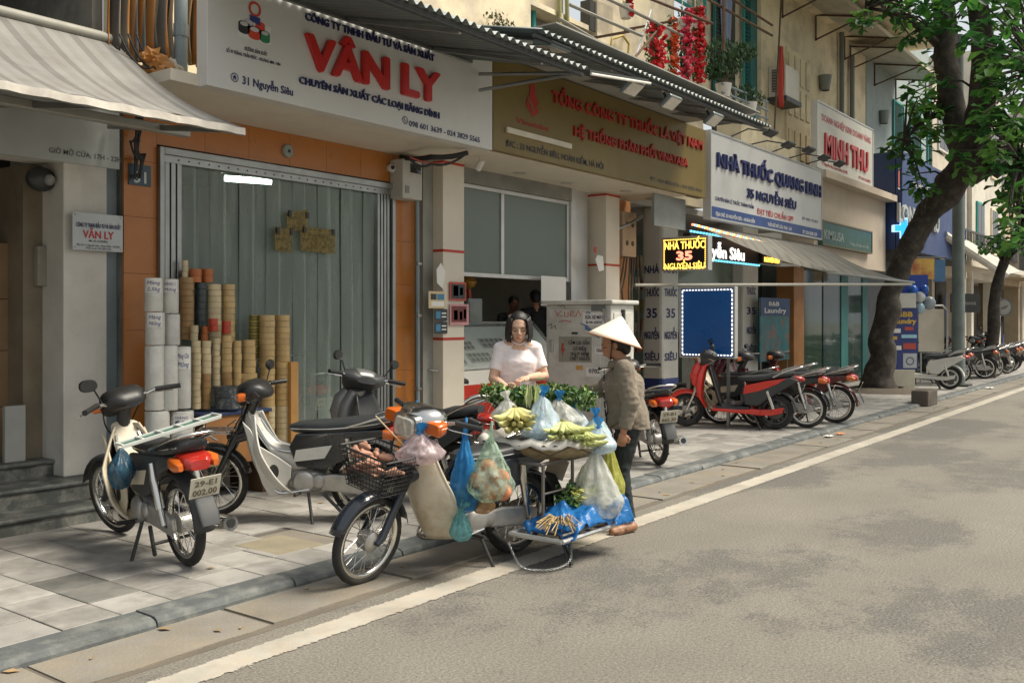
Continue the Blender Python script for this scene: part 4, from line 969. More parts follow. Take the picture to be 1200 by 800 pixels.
t = thing('house_number', 'dark blue enamel house number 31 on the orange tiles', 'sign', (4.55, W - 0.02, 2.75))
p0 = ony(151, 216, W - 0.012); p1 = ony(177, 195, W - 0.012)
obj('plate', MB().box(p0.x, p1.x, W - 0.012, W - 0.002, p0.z, p1.z), pm('enamel_blue', (0.02, 0.05, 0.075), 0.3), t, bevel=0.002)
text_y('31', (157, 213.5), (171, 215), 13.5, W - 0.012, pm('enamel_white', (0.5, 0.52, 0.5), 0.4), t, 0.03)
# clock-like round plate on the orange lintel
t = thing('door_sensor', 'round grey disc fixed on the orange lintel above the doorway', 'disc', (6.0, W - 0.02, 3.2))
p = ony(337, 177, W - 0.01)
obj('disc', MB().lathe([(0.0, -0.03), (0.055, -0.03), (0.066, -0.02), (0.068, 0.0)], 20, Matrix.Translation((p.x, W - 0.002, p.z)) @ Matrix.Rotation(rad(-90), 4, 'X')), pm('disc_grey', (0.24, 0.26, 0.23), 0.5), t, smooth=40)
obj('mark', MB().box(p.x - 0.008, p.x + 0.008, W - 0.045, W - 0.031, p.z - 0.018, p.z + 0.01), black_p, t)
t = thing('security_camera', 'small white dome camera at the corner of the orange lintel', 'camera', (7.6, W - 0.02, 3.15))
p = ony(459, 197, W - 0.05)
obj('housing', MB().ball(p, 0.05, n=14, m=10), white_w, t, smooth=True); obj('lens', MB().ball(p + Vector((-0.02, -0.034, 0)), 0.024, n=10, m=8), black_p, t, smooth=True)
obj('mount', MB().box(p.x - 0.03, p.x + 0.03, p.y + 0.03, W - 0.002, p.z - 0.03, p.z + 0.03), white_w, t)
# electricity meter box on the pillar
t = thing('meter_box', 'grey electricity meter box high beside the orange pilaster', 'meter box', (7.95, W - 0.2, 2.7))
p0 = ony(472, 232, W - 0.2); p1 = ony(495, 190, W - 0.2)
mtr = pm('meter_box_plastic', (0.42, 0.41, 0.36), 0.5, var=0.08, grime=0.15)
b = obj('body', MB().box(p0.x, p1.x, W - 0.2, W - 0.003, p0.z, p1.z), mtr, t, bevel=0.012)
obj('window', MB().box(p0.x + 0.12, p1.x - 0.03, W - 0.206, W - 0.2005, p1.z - 0.14, p1.z - 0.04), dark_glass, b)
obj('dial', MB().box(p0.x + 0.04, p0.x + 0.1, W - 0.206, W - 0.2005, p0.z + 0.06, p0.z + 0.14), pm('dial_grey', (0.2, 0.2, 0.18), 0.5), b)
t = thing('downpipe', 'thin grey pipe running down between the orange pilaster and cream pillar', 'pipe', (7.95, W - 0.12, 0.06))
xx = X(490, W - 0.14)
obj('pipe', MB().tube([(xx, W - 0.135, 0.06), (xx, W - 0.135, 1.6), (xx - 0.01, W - 0.135, p0.z)], 0.024, 8), bluegrey, t, smooth=40)
for zz in (0.8, 1.62, 2.2): obj('clamp', MB().box(xx - 0.032, xx + 0.032, W - 0.168, W - 0.1005, zz, zz + 0.025), steel, t)
# cables bundled at the sign corner
def cable(name, label, pts, r, mat, cat='cable', sag=0.0, n=14, grp=None):
    P = [Vector(p) for p in pts]; out = []
    for a, b in zip(P[:-1], P[1:]):
        for i in range(n): s = i / n; out.append(a.lerp(b, s) - Vector((0, 0, sag * 4 * s * (1 - s))))
    out.append(P[-1])
    return obj(name, MB().tube(out, r, 6), mat, label=label, cat=cat, smooth=True, group=grp, loc=tuple(P[0]))
cable('cable', 'black cable sagging below the junction of the two signs', [ony(480, 186, S + .4), ony(505, 192, S + .3), ony(545, 181, S + .2)], 0.014, black_c, sag=0.05)
cable('cable', 'red cable among the black ones under the white sign corner', [ony(480, 184, S + .45), ony(520, 190, S + .35)], 0.008, pm('red_cable', (0.4, 0.05, 0.03), 0.5), sag=0.03)
cable('cable', 'thick black cable bundle along the soffit below the white sign', [ony(470, 184, W - .1), ony(505, 184, S + .4), ony(548, 179, S + .16)], 0.03, black_c, sag=0.02)
# spotlight under the soffit
def spot(u, v, y, lb):
    p = ony(u, v, y); t = thing('spotlight', lb, 'lamp', (p.x, p.y, p.z))
    obj('stem', MB().tube([(p.x, p.y, p.z + 0.05), (p.x, p.y, ZS - 0.002)], 0.008, 6), white_w, t)
    M = Matrix.Translation(p) @ Matrix.Rotation(rad(40), 4, 'X')
    obj('head', MB().lathe([(0.0, 0.06), (0.035, 0.06), (0.045, -0.06), (0.0, -0.05)], 14, M), white_w, t, smooth=40)
spot(562, 193, S + 0.35, 'small white spotlight under the soffit by the sign joint')
for j, (u, v) in enumerate(((609, 203), (665, 215), (734, 224), (762, 233))):
    p = onz(u, v, ZS - 0.004)
    q = ['nearest to the white pillar', 'second along the soffit', 'third along the soffit', 'farthest, above the orange wall'][j]
    t = thing('downlight', f'round recessed soffit light, {q}', 'lamp', (p.x, p.y, p.z), 'soffit downlights')
    obj('trim', ring(MB(), (0, 0), 0.06, 0.085, Matrix.Translation(p)), alu, t, solid=0.006); obj('lens', disc(MB(), (0, 0), 0.06, Matrix.Translation(p + Vector((0, 0, 0.001)))), pm('lamp_lens', (0.45, 0.42, 0.36), 0.3), t)
# paper notices and posters on the kiosk pillar
yN = W - 0.262
def notice(nm, lb, u0, v0, u1, v1, y, mat, cat='notice', deco=None):
    p0 = ony(u0, v1, y); p1 = ony(u1, v0, y); z0 = (Z(u0, v1, y)); z1 = Z(u0, v0, y)
    t = thing(nm, lb, cat, (p0.x, y, z0)); obj('sheet', MB().box(p0.x, p1.x, y - 0.004, y, z0, z1), mat, t)
    if deco:
        for (a, b, c, d, m_) in deco: obj('print', MB().box(p0.x + (p1.x - p0.x) * a, p0.x + (p1.x - p0.x) * c, y - 0.0065, y - 0.0045, z0 + (z1 - z0) * b, z0 + (z1 - z0) * d), m_, t)
    return t
ink = pm('poster_ink_dark', (0.03, 0.035, 0.04), 0.5); pbl = pm('poster_blue', (0.05, 0.2, 0.35), 0.5); pred = pm('poster_red', (0.42, 0.06, 0.04), 0.5); pyel = pm('poster_cream', (0.6, 0.48, 0.28), 0.5); pgry = pm('poster_grey', (0.4, 0.38, 0.35), 0.5)
p = ony(517, 322, yN)
M = frameM((p.x, yN - 0.004, p.z), (1, 0, 0), (0, 0, 1)); k = pxs(517, yN)
obj('paper_cutout', MB().prism([(a * k, b * k) for a, b in ((-9, 6), (-1, 14), (7, 4), (5, -8), (2, -16), (-8, -10))], M, 0.003), paper, label='pale pentagon paper stuck on the cream kiosk pillar', cat='notice', loc=tuple(p))
notice('notice', 'cream notice with small dark grid on the kiosk pillar', 502, 341, 522, 361, yN, pyel, deco=[(0.12, 0.5, 0.45, 0.85, ink), (0.5, 0.5, 0.9, 0.85, pbl), (0.15, 0.12, 0.9, 0.4, paper)])
notice('notice', 'upper of two black stickers on the kiosk pillar', 509, 362, 524, 376, yN, ink, deco=[(0.1, 0.2, 0.45, 0.8, pbl), (0.55, 0.3, 0.9, 0.4, paper), (0.55, 0.6, 0.9, 0.7, paper)])
notice('notice', 'lower of two black stickers on the kiosk pillar', 509, 377, 524, 391, yN, ink, deco=[(0.1, 0.2, 0.45, 0.8, pbl), (0.55, 0.3, 0.9, 0.4, paper), (0.55, 0.6, 0.9, 0.7, paper)])
yW2 = W - 0.03
notice('poster', 'upper red framed warning poster in the kiosk window', 527, 330, 546, 352, W - 0.27, pred, 'poster', [(0.08, 0.1, 0.92, 0.88, ink), (0.2, 0.25, 0.5, 0.8, pgry), (0.6, 0.3, 0.8, 0.7, pyel)])
notice('poster', 'lower pink framed poster in the kiosk window', 527, 356, 549, 381, W - 0.27, pm('poster_pink', (0.5, 0.25, 0.25), 0.5), 'poster', [(0.08, 0.15, 0.88, 0.9, pm('poster_maroon', (0.13, 0.03, 0.03), 0.5)), (0.2, 0.25, 0.4, 0.7, pyel), (0.5, 0.25, 0.65, 0.65, pred), (0.72, 0.3, 0.85, 0.75, pgry)])
notice('poster', 'white sheet hanging at the right edge of the kiosk window', 634, 323, 663, 358, W - 0.12, paper, 'poster')
p = ony(702, 308, yN - 0.01); M = frameM((p.x, yN - 0.008, p.z), (1, 0, 0), (0, 0, 1)); k = pxs(702, yN)
obj('paper_cutout', MB().prism([(a * k, b * k) for a, b in ((-8, 4), (-3, 9), (9, 8), (11, -8), (0, -10))], M, 0.003), paper, label='pale pentagon paper stuck on the far kiosk pillar', cat='notice', loc=tuple(p))
notice('notice', 'small red sticker above the pentagon paper on the far pillar', 696, 289, 699, 296, yN, pred)
# orange meter boxes on the orange wall
def mbox(u0, v0, u1, v1, y, m_, lb):
    p0 = ony(u0, v1, y); p1 = ony(u1, v0, y); t = thing('meter_box', lb, 'meter box', (p0.x, y, p0.z), 'meter boxes on the orange wall')
    obj('body', MB().box(p0.x, p1.x, y, W + 0.048, p0.z, p1.z), m_, t, bevel=0.015)
    for a in (0.3, 0.7):
        for b in (0.3, 0.72): obj('dial', MB().lathe([(0, -0.008), (0.035, -0.008), (0.04, 0)], 12, Matrix.Translation((p0.x + (p1.x - p0.x) * a, y - 0.001, p0.z + (p1.z - p0.z) * b)) @ Matrix.Rotation(rad(-90), 4, 'X')), dark_metal, t)
mbox(730, 250, 746, 300, W - 0.2, pm('faded_meter_box', (0.46, 0.34, 0.23), 0.55, var=0.15, grime=0.2), 'faded grey meter box with four dials by the lettered column')
mbox(708, 285, 727, 298, W - 0.1, pm('orange_meter_box', (0.62, 0.2, 0.04), 0.45, var=0.1), 'bright orange box low on the orange wall')
for j in range(7):
    rr = random.Random(j + 90); u = 735 + rr.uniform(-8, 16)
    cable('cable', f'dark wall cable hanging in the tangle by the meter boxes, {["first", "second", "third", "fourth", "fifth", "sixth", "seventh"][j]} from the left', [ony(732 + j * 3, 300, W - .15), ony(728 + j * 4 + rr.uniform(-5, 5), 340, W - .2), ony(733 + j * 3, 400, W - .12)], 0.016, pm('dusty_cable', (0.09, 0.075, 0.055), 0.8), sag=0.08, grp='cable tangle')
cable('conduit', 'bent grey conduit arm above the meter boxes', [ony(723, 269, W - .2), ony(738, 262, W - .3), ony(752, 254, W - .3)], 0.025, steel, 'conduit')
# ------------------------------------------------------------------ awnings
def stripe_mat(name, cols, axis=0, period=0.2, rough=0.8, grime=0.2):
    if name in MATS: return MATS[name]
    m = pm(name, cols[0], rough, var=0.15, vs=2, bump=0.1, bs=30, grime=grime); t = m.node_tree; N = t.nodes; L = t.links; b = N['Principled BSDF']
    src = b.inputs['Base Color'].links[0].from_socket
    tc = N.new('ShaderNodeTexCoord'); sp = N.new('ShaderNodeSeparateXYZ'); L.new(tc.outputs['Object'], sp.inputs[0])
    mu = N.new('ShaderNodeMath'); mu.operation = 'MULTIPLY'; mu.inputs[1].default_value = 1 / period; L.new(sp.outputs[axis], mu.inputs[0])
    fr = N.new('ShaderNodeMath'); fr.operation = 'FRACT'; L.new(mu.outputs[0], fr.inputs[0])
    cr = N.new('ShaderNodeValToRGB'); cr.color_ramp.interpolation = 'CONSTANT'; L.new(fr.outputs[0], cr.inputs[0])
    n = len(cols)
    for i, c in enumerate(cols):
        e = cr.color_ramp.elements[i] if i < 2 else cr.color_ramp.elements.new(i / n)
        e.position = i / n; e.color = (*[c[j] / max(1e-4, cols[0][j]) * 0.5 for j in range(3)], 1)
    x = N.new('ShaderNodeMix'); x.data_type = 'RGBA'; x.blend_type = 'MULTIPLY'; x.inputs[0].default_value = 1.0
    dbl = N.new('ShaderNodeMix'); dbl.data_type = 'RGBA'; dbl.blend_type = 'MULTIPLY'; dbl.inputs[0].default_value = 1; dbl.clamp_result = False; dbl.inputs[7].default_value = (2, 2, 2, 1)
    L.new(cr.outputs[0], dbl.inputs[6]); L.new(src, x.inputs[6]); L.new(dbl.outputs[2], x.inputs[7]); L.new(x.outputs[2], b.inputs['Base Color']); return m
aw_m = stripe_mat('grey_striped_awning_cloth', [(0.22, 0.212, 0.197), (0.20, 0.192, 0.178), (0.22, 0.212, 0.197), (0.15, 0.144, 0.134)], 0, 0.26, grime=0.45)
t = thing('fabric_awning', 'faded grey striped fabric awning over the left shop steps', 'awning', (2.5, 6.5, 3.0))
xr = 4.30
def awn(a, b):       # a along street, b from wall to front edge
    x = -2.0 + (xr + 2.0) * a; rib = abs(math.sin(a * 6.3 * 3.3 * math.pi / 2))
    xb = -2.0 + (4.13 + 2.0) * a
    y = 6.95 + (5.6 - 6.95) * b; z = 3.74 + (2.93 - 3.74) * b - 0.10 * math.sin(math.pi * b) * (0.6 + 0.4 * rib) + 0.03 * rib * b
    return (xb + (x - xb) * b, y, z)
cl = obj('cloth', MB().grid(awn, 60, 10), aw_m, t, smooth=True, solid=0.004)
obj('front_bar', MB().tube([(-2, 5.6, 2.915), (xr, 5.6, 2.915)], 0.02, 8), steel, t, smooth=40)
obj('valance', MB().grid(lambda a, b: (-2 + (xr + 2) * a, 5.578 - 0.004 * b, 2.95 - 0.05 * b - 0.004 * math.sin(a * 160)), 80, 2), pm('worn_white_hem', (0.55, 0.51, 0.45), 0.8, var=0.25, vs=8, grime=0.4), t, solid=0.003)
obj('back_rail', MB().tube([(-2, 6.96, 3.77), (4.16, 6.96, 3.77)], 0.045, 10), pm('grey_roller', (0.26, 0.25, 0.21), 0.6, grime=0.3), t, smooth=40)
obj('roller_beam', MB().box(-2, 4.40, 6.36, 6.44, 2.99, 3.055), pm('awning_beam_metal', (0.34, 0.33, 0.29), 0.5, 0.3, grime=0.2), t, bevel=0.01)
for xx in (-0.5, 1.8, 3.15, 4.1):
    obj('arm', MB().bar((xx, 7.0, 3.1), (xx + 0.1, 5.65, 2.93), 0.03, 0.04), steel, t)
# corrugated sheets
corr = pm('grey_corrugated_sheet', (0.13, 0.15, 0.15), 0.5, 0.25, var=0.12, vs=1.5, grime=0.25)
def corrugated(label, x0, x1, yf, yb, zf, zb, loc, per=0.105, amp=0.020):
    t = thing('corrugated_awning', label, 'awning', loc)
    n = int((x1 - x0) / per * 8)
    obj('sheet', MB().grid(lambda a, b: (x0 + (x1 - x0) * a, yf + (yb - yf) * b, zf + (zb - zf) * b + amp * math.sin(2 * math.pi * (x1 - x0) * a / per)), n, 2), corr, t, smooth=True, solid=0.003)
    s = (zb - zf) / (yb - yf)
    obj('batten', MB().box(x0, x1, yf + 0.06, yf + 0.10, zf - 0.055, zf - 0.024), dark_metal, t)
    obj('batten', MB().box(x0, x1, yb - 0.10, yb - 0.06, zb - 0.065, zb - 0.03), steel, t)
    k = x0 + 0.3
    while k < x1:
        obj('rafter', MB().bar((k, yf + 0.11, zf - 0.05), (k, yb - 0.11, zb - 0.06), 0.035, 0.035), steel, t); k += 1.15
    return t
c1 = corrugated('grey corrugated sheet awning sloping over the white VÂN LY sign', 4.45, 7.66, 4.82, S - 0.02, 3.95, 4.30, (6, 5.5, 4.0))
c2 = corrugated('grey corrugated sheet awning over the gold sign', 7.25, 12.85, 5.08, S + 0.2, 4.27, 4.60, (10, 5.7, 4.3))
obj('ceiling_panel', MB().box(7.75, 12.85, 5.25, S + 0.16, 4.485, 4.50), pm('grey_ceiling_panel', (0.30, 0.29, 0.26), 0.7, grime=0.2), c2)
obj('strut', MB().tube([ony(562, 87, S - 0.05), (7.62, 5.0, 3.93)], 0.02, 6), steel, c1, smooth=40)
obj('strut', MB().tube([ony(562, 106, S - 0.05), (7.62, 4.95, 3.92)], 0.02, 6), steel, c1, smooth=40)
# flood lights under and on the sheet
def flood(lb, p, tilt, s=1.0, up=0.16):
    p = Vector(p); t = thing('flood_light', lb, 'lamp', tuple(p), 'flood lights on the awning edge')
    M = Matrix.Translation(p) @ Matrix.Rotation(rad(tilt), 4, 'X')
    obj('housing', MB().obox(M, 0.30 * s, 0.20 * s, 0.05 * s), pm('flood_grey', (0.16, 0.19, 0.19), 0.45, 0.3), t, bevel=0.012)
    obj('glass', MB().obox(M @ Matrix.Translation((0, 0, -0.027 * s)), 0.26 * s, 0.16 * s, 0.006), pm('flood_glass', (0.62, 0.58, 0.5), 0.25), t)
    obj('bracket', MB().tube([p + Vector((0, 0.03, 0.02)), p + Vector((0, 0.09, up))], 0.014, 6), dark_metal, t)
flood('teal flood light standing on top of the corrugated awning', ond(647, 54, 9.3), 12, 1.15, -0.18)
for j, (u, v) in enumerate(((741, 103), (786, 120), (836, 140))):
    flood('flood light hanging under the awning, ' + ['nearest one', 'middle one', 'farthest one'][j], ony(u, v, 5.15), -38, 0.95, 0.12)
t = thing('tube_light', 'thin white tube light fixed along the corrugated awning edge', 'lamp', (8.6, 5.05, 4.2))
a = ony(693, 87, 5.0); b = ony(762, 98, 5.0)
obj('tube', MB().tube([a, b], 0.014, 8), pm('tube_white', (0.78, 0.74, 0.66), 0.4), t, smooth=40); obj('holder', MB().bar(a + Vector((0, .03, .03)), b + Vector((0, .03, .03)), 0.03), dark_metal, t)
# gooseneck lamps over the pharmacy sign
for j, (u, v) in enumerate(((903, 156), (924, 170), (948, 176), (966, 185), (984, 192))):
    p = ony(u, v, 5.75); t = thing('sign_lamp', 'dark arm lamp reaching out over the pharmacy sign, ' + ['first', 'second', 'third', 'fourth', 'fifth'][j] + ' from the left', 'lamp', tuple(p), 'arm lamps over the pharmacy sign')
    obj('arm', MB().tube([p + Vector((0, 0.03, 0.02)), p + Vector((-0.05, 0.35, 0.10)), (p.x - 0.1, S + 0.1, 4.49)], 0.012, 6), dark_metal, t, smooth=40)
    obj('head', MB().obox(Matrix.Translation(p) @ Matrix.Rotation(rad(-25), 4, 'X'), 0.34, 0.16, 0.05), dark_metal, t, bevel=0.02)
# pharmacy cloth awning and its pole
t = thing('fabric_awning', 'sagging beige awning stretched out from under the pharmacy sign', 'awning', (15, 5.5, 2.8))
A = [ony(815, 263, S + 0.1), ony(961, 288, S + 0.1), ond(1071, 331, 18.2), ond(968, 319, 16.9)]
def aw2(a, b):
    p = A[0].lerp(A[1], a); q = A[3].lerp(A[2], a); r = p.lerp(q, b)
    r.z -= 0.10 * math.sin(math.pi * b) * (0.8 + 0.2 * math.sin(a * 20)); return r
obj('cloth', MB().grid(aw2, 30, 10), stripe_mat('beige_awning_cloth', [(0.25, 0.235, 0.20), (0.25, 0.235, 0.20), (0.19, 0.178, 0.152)], 0, 0.3, grime=0.35), t, smooth=True, solid=0.004)
obj('front_bar', MB().tube([A[3], A[2]], 0.025, 8), steel, t, smooth=40)
obj('pole', MB().tube([ony(744, 334, W - 0.35), ond(1068, 333, 18.1)], 0.024, 8), pm('pale_pole', (0.42, 0.40, 0.34), 0.5), t, smooth=40)
# far awning behind the lamp post
t = thing('fabric_awning', 'long white edged awning behind the lamp post', 'awning', (30, 6, 3.4))
a0, a1, a2, a3 = ond(1106, 275, 27), ond(1100, 262, 29), ond(1196, 318, 31), ond(1178, 322, 29)
obj('cloth', MB().quad(a0, a1, a2, a3), pm('pale_awning', (0.42, 0.41, 0.36), 0.8, grime=0.2), t, solid=0.01)
obj('front_bar', MB().tube([a0, a3], 0.12, 8), pm('pale_awning_edge', (0.55, 0.53, 0.47), 0.7), t, smooth=40)
# canopies on the cream wall
def canopy(label, u0, v0, u1, v1, out, y=W):
    p = ony(u0, v0, y); q = ony(u1, v1, y); z0 = (p.z + q.z) / 2
    t = thing('wall_canopy', label, 'canopy', (p.x, y, z0))
    obj('sheet', MB().add([(p.x, y, z0 + 0.25), (q.x, y, z0 + 0.25), (q.x, y - out, z0), (p.x, y - out, z0)], [(0, 1, 2, 3)]), pm('dusty_canopy_sheet', (0.46, 0.43, 0.35), 0.5, alpha=0.93, grime=0.3), t, solid=0.015)
    n = 3
    for i in range(n):
        xx = p.x + 0.06 + (q.x - p.x - 0.12) * i / (n - 1)
        obj('bracket', MB().bar((xx, y, z0 + 0.21), (xx, y - out, z0 - 0.03), 0.035).bar((xx, y, z0 - 0.35), (xx, y - out * 0.9, z0 - 0.04), 0.03).bar((xx, y - 0.015, z0 - 0.37), (xx, y - 0.015, z0 + 0.18), 0.03), rust, t)
    obj('edge_bar', MB().box(p.x - 0.02, q.x + 0.02, y - out - 0.03, y - out - 0.002, z0 - 0.05, z0 + 0.03), pm('canopy_edge', (0.55, 0.48, 0.36), 0.7), t)
canopy('upper dusty sheet canopy on rusty brackets above the cream balcony door', 915, 10, 990, 45, 1.1)
canopy('lower dusty sheet canopy on rusty brackets near the leaning tree', 995, 75, 1050, 93, 1.2)
# air conditioner
p = ony(921, 112, W - 0.35); q = ony(936, 66, W - 0.35)
t = thing('air_conditioner', 'white air conditioner box mounted high on the cream wall', 'air conditioner', (p.x, W - 0.2, p.z))
acm = pm('ac_white', (0.55, 0.53, 0.46), 0.5, var=0.08, grime=0.15)
obj('case', MB().box(p.x, p.x + 0.75, W - 0.35, W + 0.019, 6.05, 6.68), acm, t, bevel=0.02)
g = obj('grille', MB().box(p.x - 0.012, p.x - 0.001, W - 0.30, W - 0.06, 6.15, 6.6), pm('ac_dark', (0.09, 0.09, 0.08), 0.6), t)
for k in range(8): obj('slat', MB().box(p.x - 0.022, p.x - 0.0125, W - 0.30, W - 0.06, 6.17 + k * 0.055, 6.185 + k * 0.055), pm('ac_slat', (0.3, 0.3, 0.27), 0.5), g)
obj('base_tray', MB().box(p.x - 0.05, p.x + 0.8, W - 0.38, W + 0.018, 5.95, 6.045), dark_metal, t)
# flag on a rod
p = ony(913, 60, W - 0.4)
t = thing('flag', 'limp red flag on a rod beside the air conditioner', 'flag', (p.x, W - 0.4, p.z))
zb = Z(913, 125, W - .4); zt2 = Z(913, -20, W - 0.4)
obj('rod', MB().tube([(p.x - 0.25, W - 0.4, Z(905, 155, W - .4)), (p.x + 0.1, W - 0.42, zt2)], 0.018, 6), wood_d, t)
obj('cloth', MB().grid(lambda a, b: (p.x - 0.03 + 0.16 * a * (0.5 + 0.8 * (1 - b)), W - 0.42 + 0.05 * math.sin(a * 9 + b * 3), zb + (Z(913, 55, W - .4) - zb) * b), 8, 8), pm('flag_red', (0.42, 0.05, 0.03), 0.8), t, smooth=True, solid=0.003)
# wall lamp shades
for u, v, q in ((967, 98, 'left'), (1036, 138, 'right')):
    p = ony(u, v, W - 0.1); t = thing('wall_lamp', f'small grey wall lamp shade on the cream wall, the {q} one', 'lamp', tuple(p), 'wall lamps on the cream wall')
    obj('shade', MB().lathe([(0.10, -0.16), (0.15, 0.18), (0.0, 0.19)], 12, Matrix.Translation(p)), pm('shade_grey', (0.22, 0.24, 0.22), 0.6), t, smooth=40); obj('mount', MB().box(p.x - .04, p.x + .04, p.y, W + 0.018, p.z - .04, p.z + .04), dark_metal, t)

# ------------------------------------------------------------------ balcony clutter above the gold sign
t = thing('drying_rack', 'rusty pipe drying rack reaching out from the upper balcony', 'rack', (10, 6.4, 5.3))
for j, (u0, v0, u1, v1) in enumerate(((668, 6, 752, 42), (690, -12, 800, 42), (655, 22, 730, 66), (735, -12, 835, 28), (830, 0, 905, 42), (850, -6, 905, 30))):
    y = 6.45 + 0.1 * (j % 3)
    obj('rail', MB().tube([ony(u0, v0, y), ony(u1, v1, y)], 0.022, 6), rust if j > 2 else pm('grey_pipe', (0.22, 0.21, 0.18), 0.6), t)
obj('bracket', MB().bar(ony(744, 36, 6.5), (ony(744, 36, 6.5).x, W, ony(744, 36, 6.5).z + 0.02), 0.03), rust, t)
obj('bracket', MB().bar(ony(794, 24, 6.5), (ony(794, 24, 6.5).x, W, ony(794, 24, 6.5).z + 0.02), 0.03), rust, t)
obj('post', MB().tube([ony(848, 60, 6.5), ony(848, -30, 6.5)], 0.03, 6), rust, t)
for u, q in ((655, 'left'), (664, 'right')):
    p = ony(u, 36 if q == 'left' else 8, W + 0.1)
    cable('hose', f'olive hose hanging off the upper ledge, {q} one', [ony(u, -10, W + 0.02), ony(u + 1, 34, W + 0.02)], 0.035, pm('olive_hose', (0.28, 0.27, 0.10), 0.6), 'hose', grp='hoses on the ledge')
cable('hose', 'yellow hose looped over the concrete ledge', [ony(714, 68, W - 0.1), ony(717, 46, W - 0.1), ony(730, 42, W - 0.1), ony(737, 52, W - 0.1), ony(735, 75, W - 0.1)], 0.018, pm('yellow_hose', (0.45, 0.34, 0.05), 0.5), 'hose')
cable('broom_stick', 'thin blue and white stick leaning against the balcony wall', [ony(742, 76, 6.6), ony(763, 12, 6.9)], 0.014, pm('stick_white', (0.5, 0.5, 0.55), 0.5), 'stick')
cable('bamboo_pole', 'brown pole slanting up below the hanging flowers', [ony(738, 75, 6.4), ony(775, 30, 6.6)], 0.018, rust, 'pole')
p0 = ony(698, 38, W + 0.03); p1 = ony(716, 10, W + 0.03)
t = thing('wall_board', 'small pinkish sign board standing on the upper ledge', 'board', tuple(p0)); obj('panel', MB().box(p0.x, p1.x, W + 0.0, W + 0.03, p0.z, p1.z), pm('pink_board', (0.50, 0.33, 0.28), 0.7, var=0.2, vs=6, grime=0.3), t); obj('stand', MB().box(p0.x - 0.15, p0.x - 0.002, W + 0.03, W + 0.2, p0.z, p1.z - 0.02), dark_metal, t)
leafg = pm('foliage_green', (0.035, 0.095, 0.02), 0.6, var=0.35, vs=6)
leafd = pm('foliage_dark', (0.018, 0.055, 0.016), 0.6, var=0.3, vs=6)
redf = pm('red_petal', (0.62, 0.02, 0.025), 0.55, var=0.3, vs=9)
pinkf = pm('pink_petal', (0.65, 0.05, 0.10), 0.55, var=0.3, vs=9)
orgf = pm('orange_petal', (0.60, 0.10, 0.02), 0.55, var=0.3, vs=9)
potw = pm('white_pot', (0.6, 0.57, 0.5), 0.5)
def petals(mb, rnd, c, s):
    for _ in range(3):
        ax = Vector((rnd.uniform(-1, 1), rnd.uniform(-1, 0.3), rnd.uniform(-.6, 1))).normalized(); q = ax.to_track_quat('Z', 'Y').to_matrix().to_4x4(); M = Matrix.Translation(c) @ q
        mb.add([M @ Vector(v) for v in ((-s, 0, 0.3 * s), (0, -s, 0), (s, 0, 0.3 * s), (0, s, 0))], [(0, 1, 2, 3)])
def small_leaf(mb, rnd, c, s):
    ax = Vector((rnd.uniform(-1, 1), rnd.uniform(-1, 1), rnd.uniform(-1, 1))).normalized(); M = Matrix.Translation(c) @ ax.to_track_quat('Z', 'Y').to_matrix().to_4x4()
    mb.add([M @ Vector(v) for v in ((0, -1.6 * s, 0), (0.7 * s, 0, 0.2 * s), (0, 1.6 * s, 0), (-0.7 * s, 0, 0.2 * s))], [(0, 1, 2, 3)])
for j, (u, v0, v1, hw, pm_) in enumerate(((768, 30, 88, 11, redf), (788, 22, 105, 5, orgf), (803, 12, 104, 8, pinkf), (818, 10, 96, 7, redf), (737, -6, 20, 4, redf))):
    rnd = random.Random(j + 5); y = 6.62; lab = ['broad leftmost', 'narrow orange', 'tallest pink', 'rightmost deep red', 'small upper'][j]
    top = ony(u, v0, y); bot = ony(u, v1, y); k = pxs(u, y)
    t = thing('hanging_flowers', f'{lab} cascade of hanging flowers on the balcony', 'flowers', tuple(top), 'hanging flower pots')
    obj('pot', MB().lathe([(0.0, -0.12), (0.07, -0.12), (0.10, 0.06), (0.09, 0.06), (0.06, -0.1)], 14, Matrix.Translation(top + Vector((0, 0.05, -0.2)))), potw, t, smooth=40)
    obj('hanger', MB().tube([top + Vector((0, 0.05, -0.1)), top + Vector((0, 0.05, 0.5))], 0.008, 5), potw, t)
    fb, lbm = MB(), MB(); n = int((v1 - v0) * hw * 0.55)
    for _ in range(n):
        a = rnd.random(); c = top.lerp(bot, a) + Vector((rnd.gauss(0, 0.5) * hw * k, rnd.gauss(0, 0.5) * hw * k * 0.8, 0))
        if rnd.random() < 0.62: petals(fb, rnd, c + Vector((0, -0.03, 0)), 0.036)
        else:
            for _ in range(3): small_leaf(lbm, rnd, c + Vector((rnd.gauss(0, .02), 0.04, rnd.gauss(0, .03))), 0.024)
    obj('blossoms', fb, pm_, t, kind='stuff'); obj('foliage', lbm, leafg, t, kind='stuff')
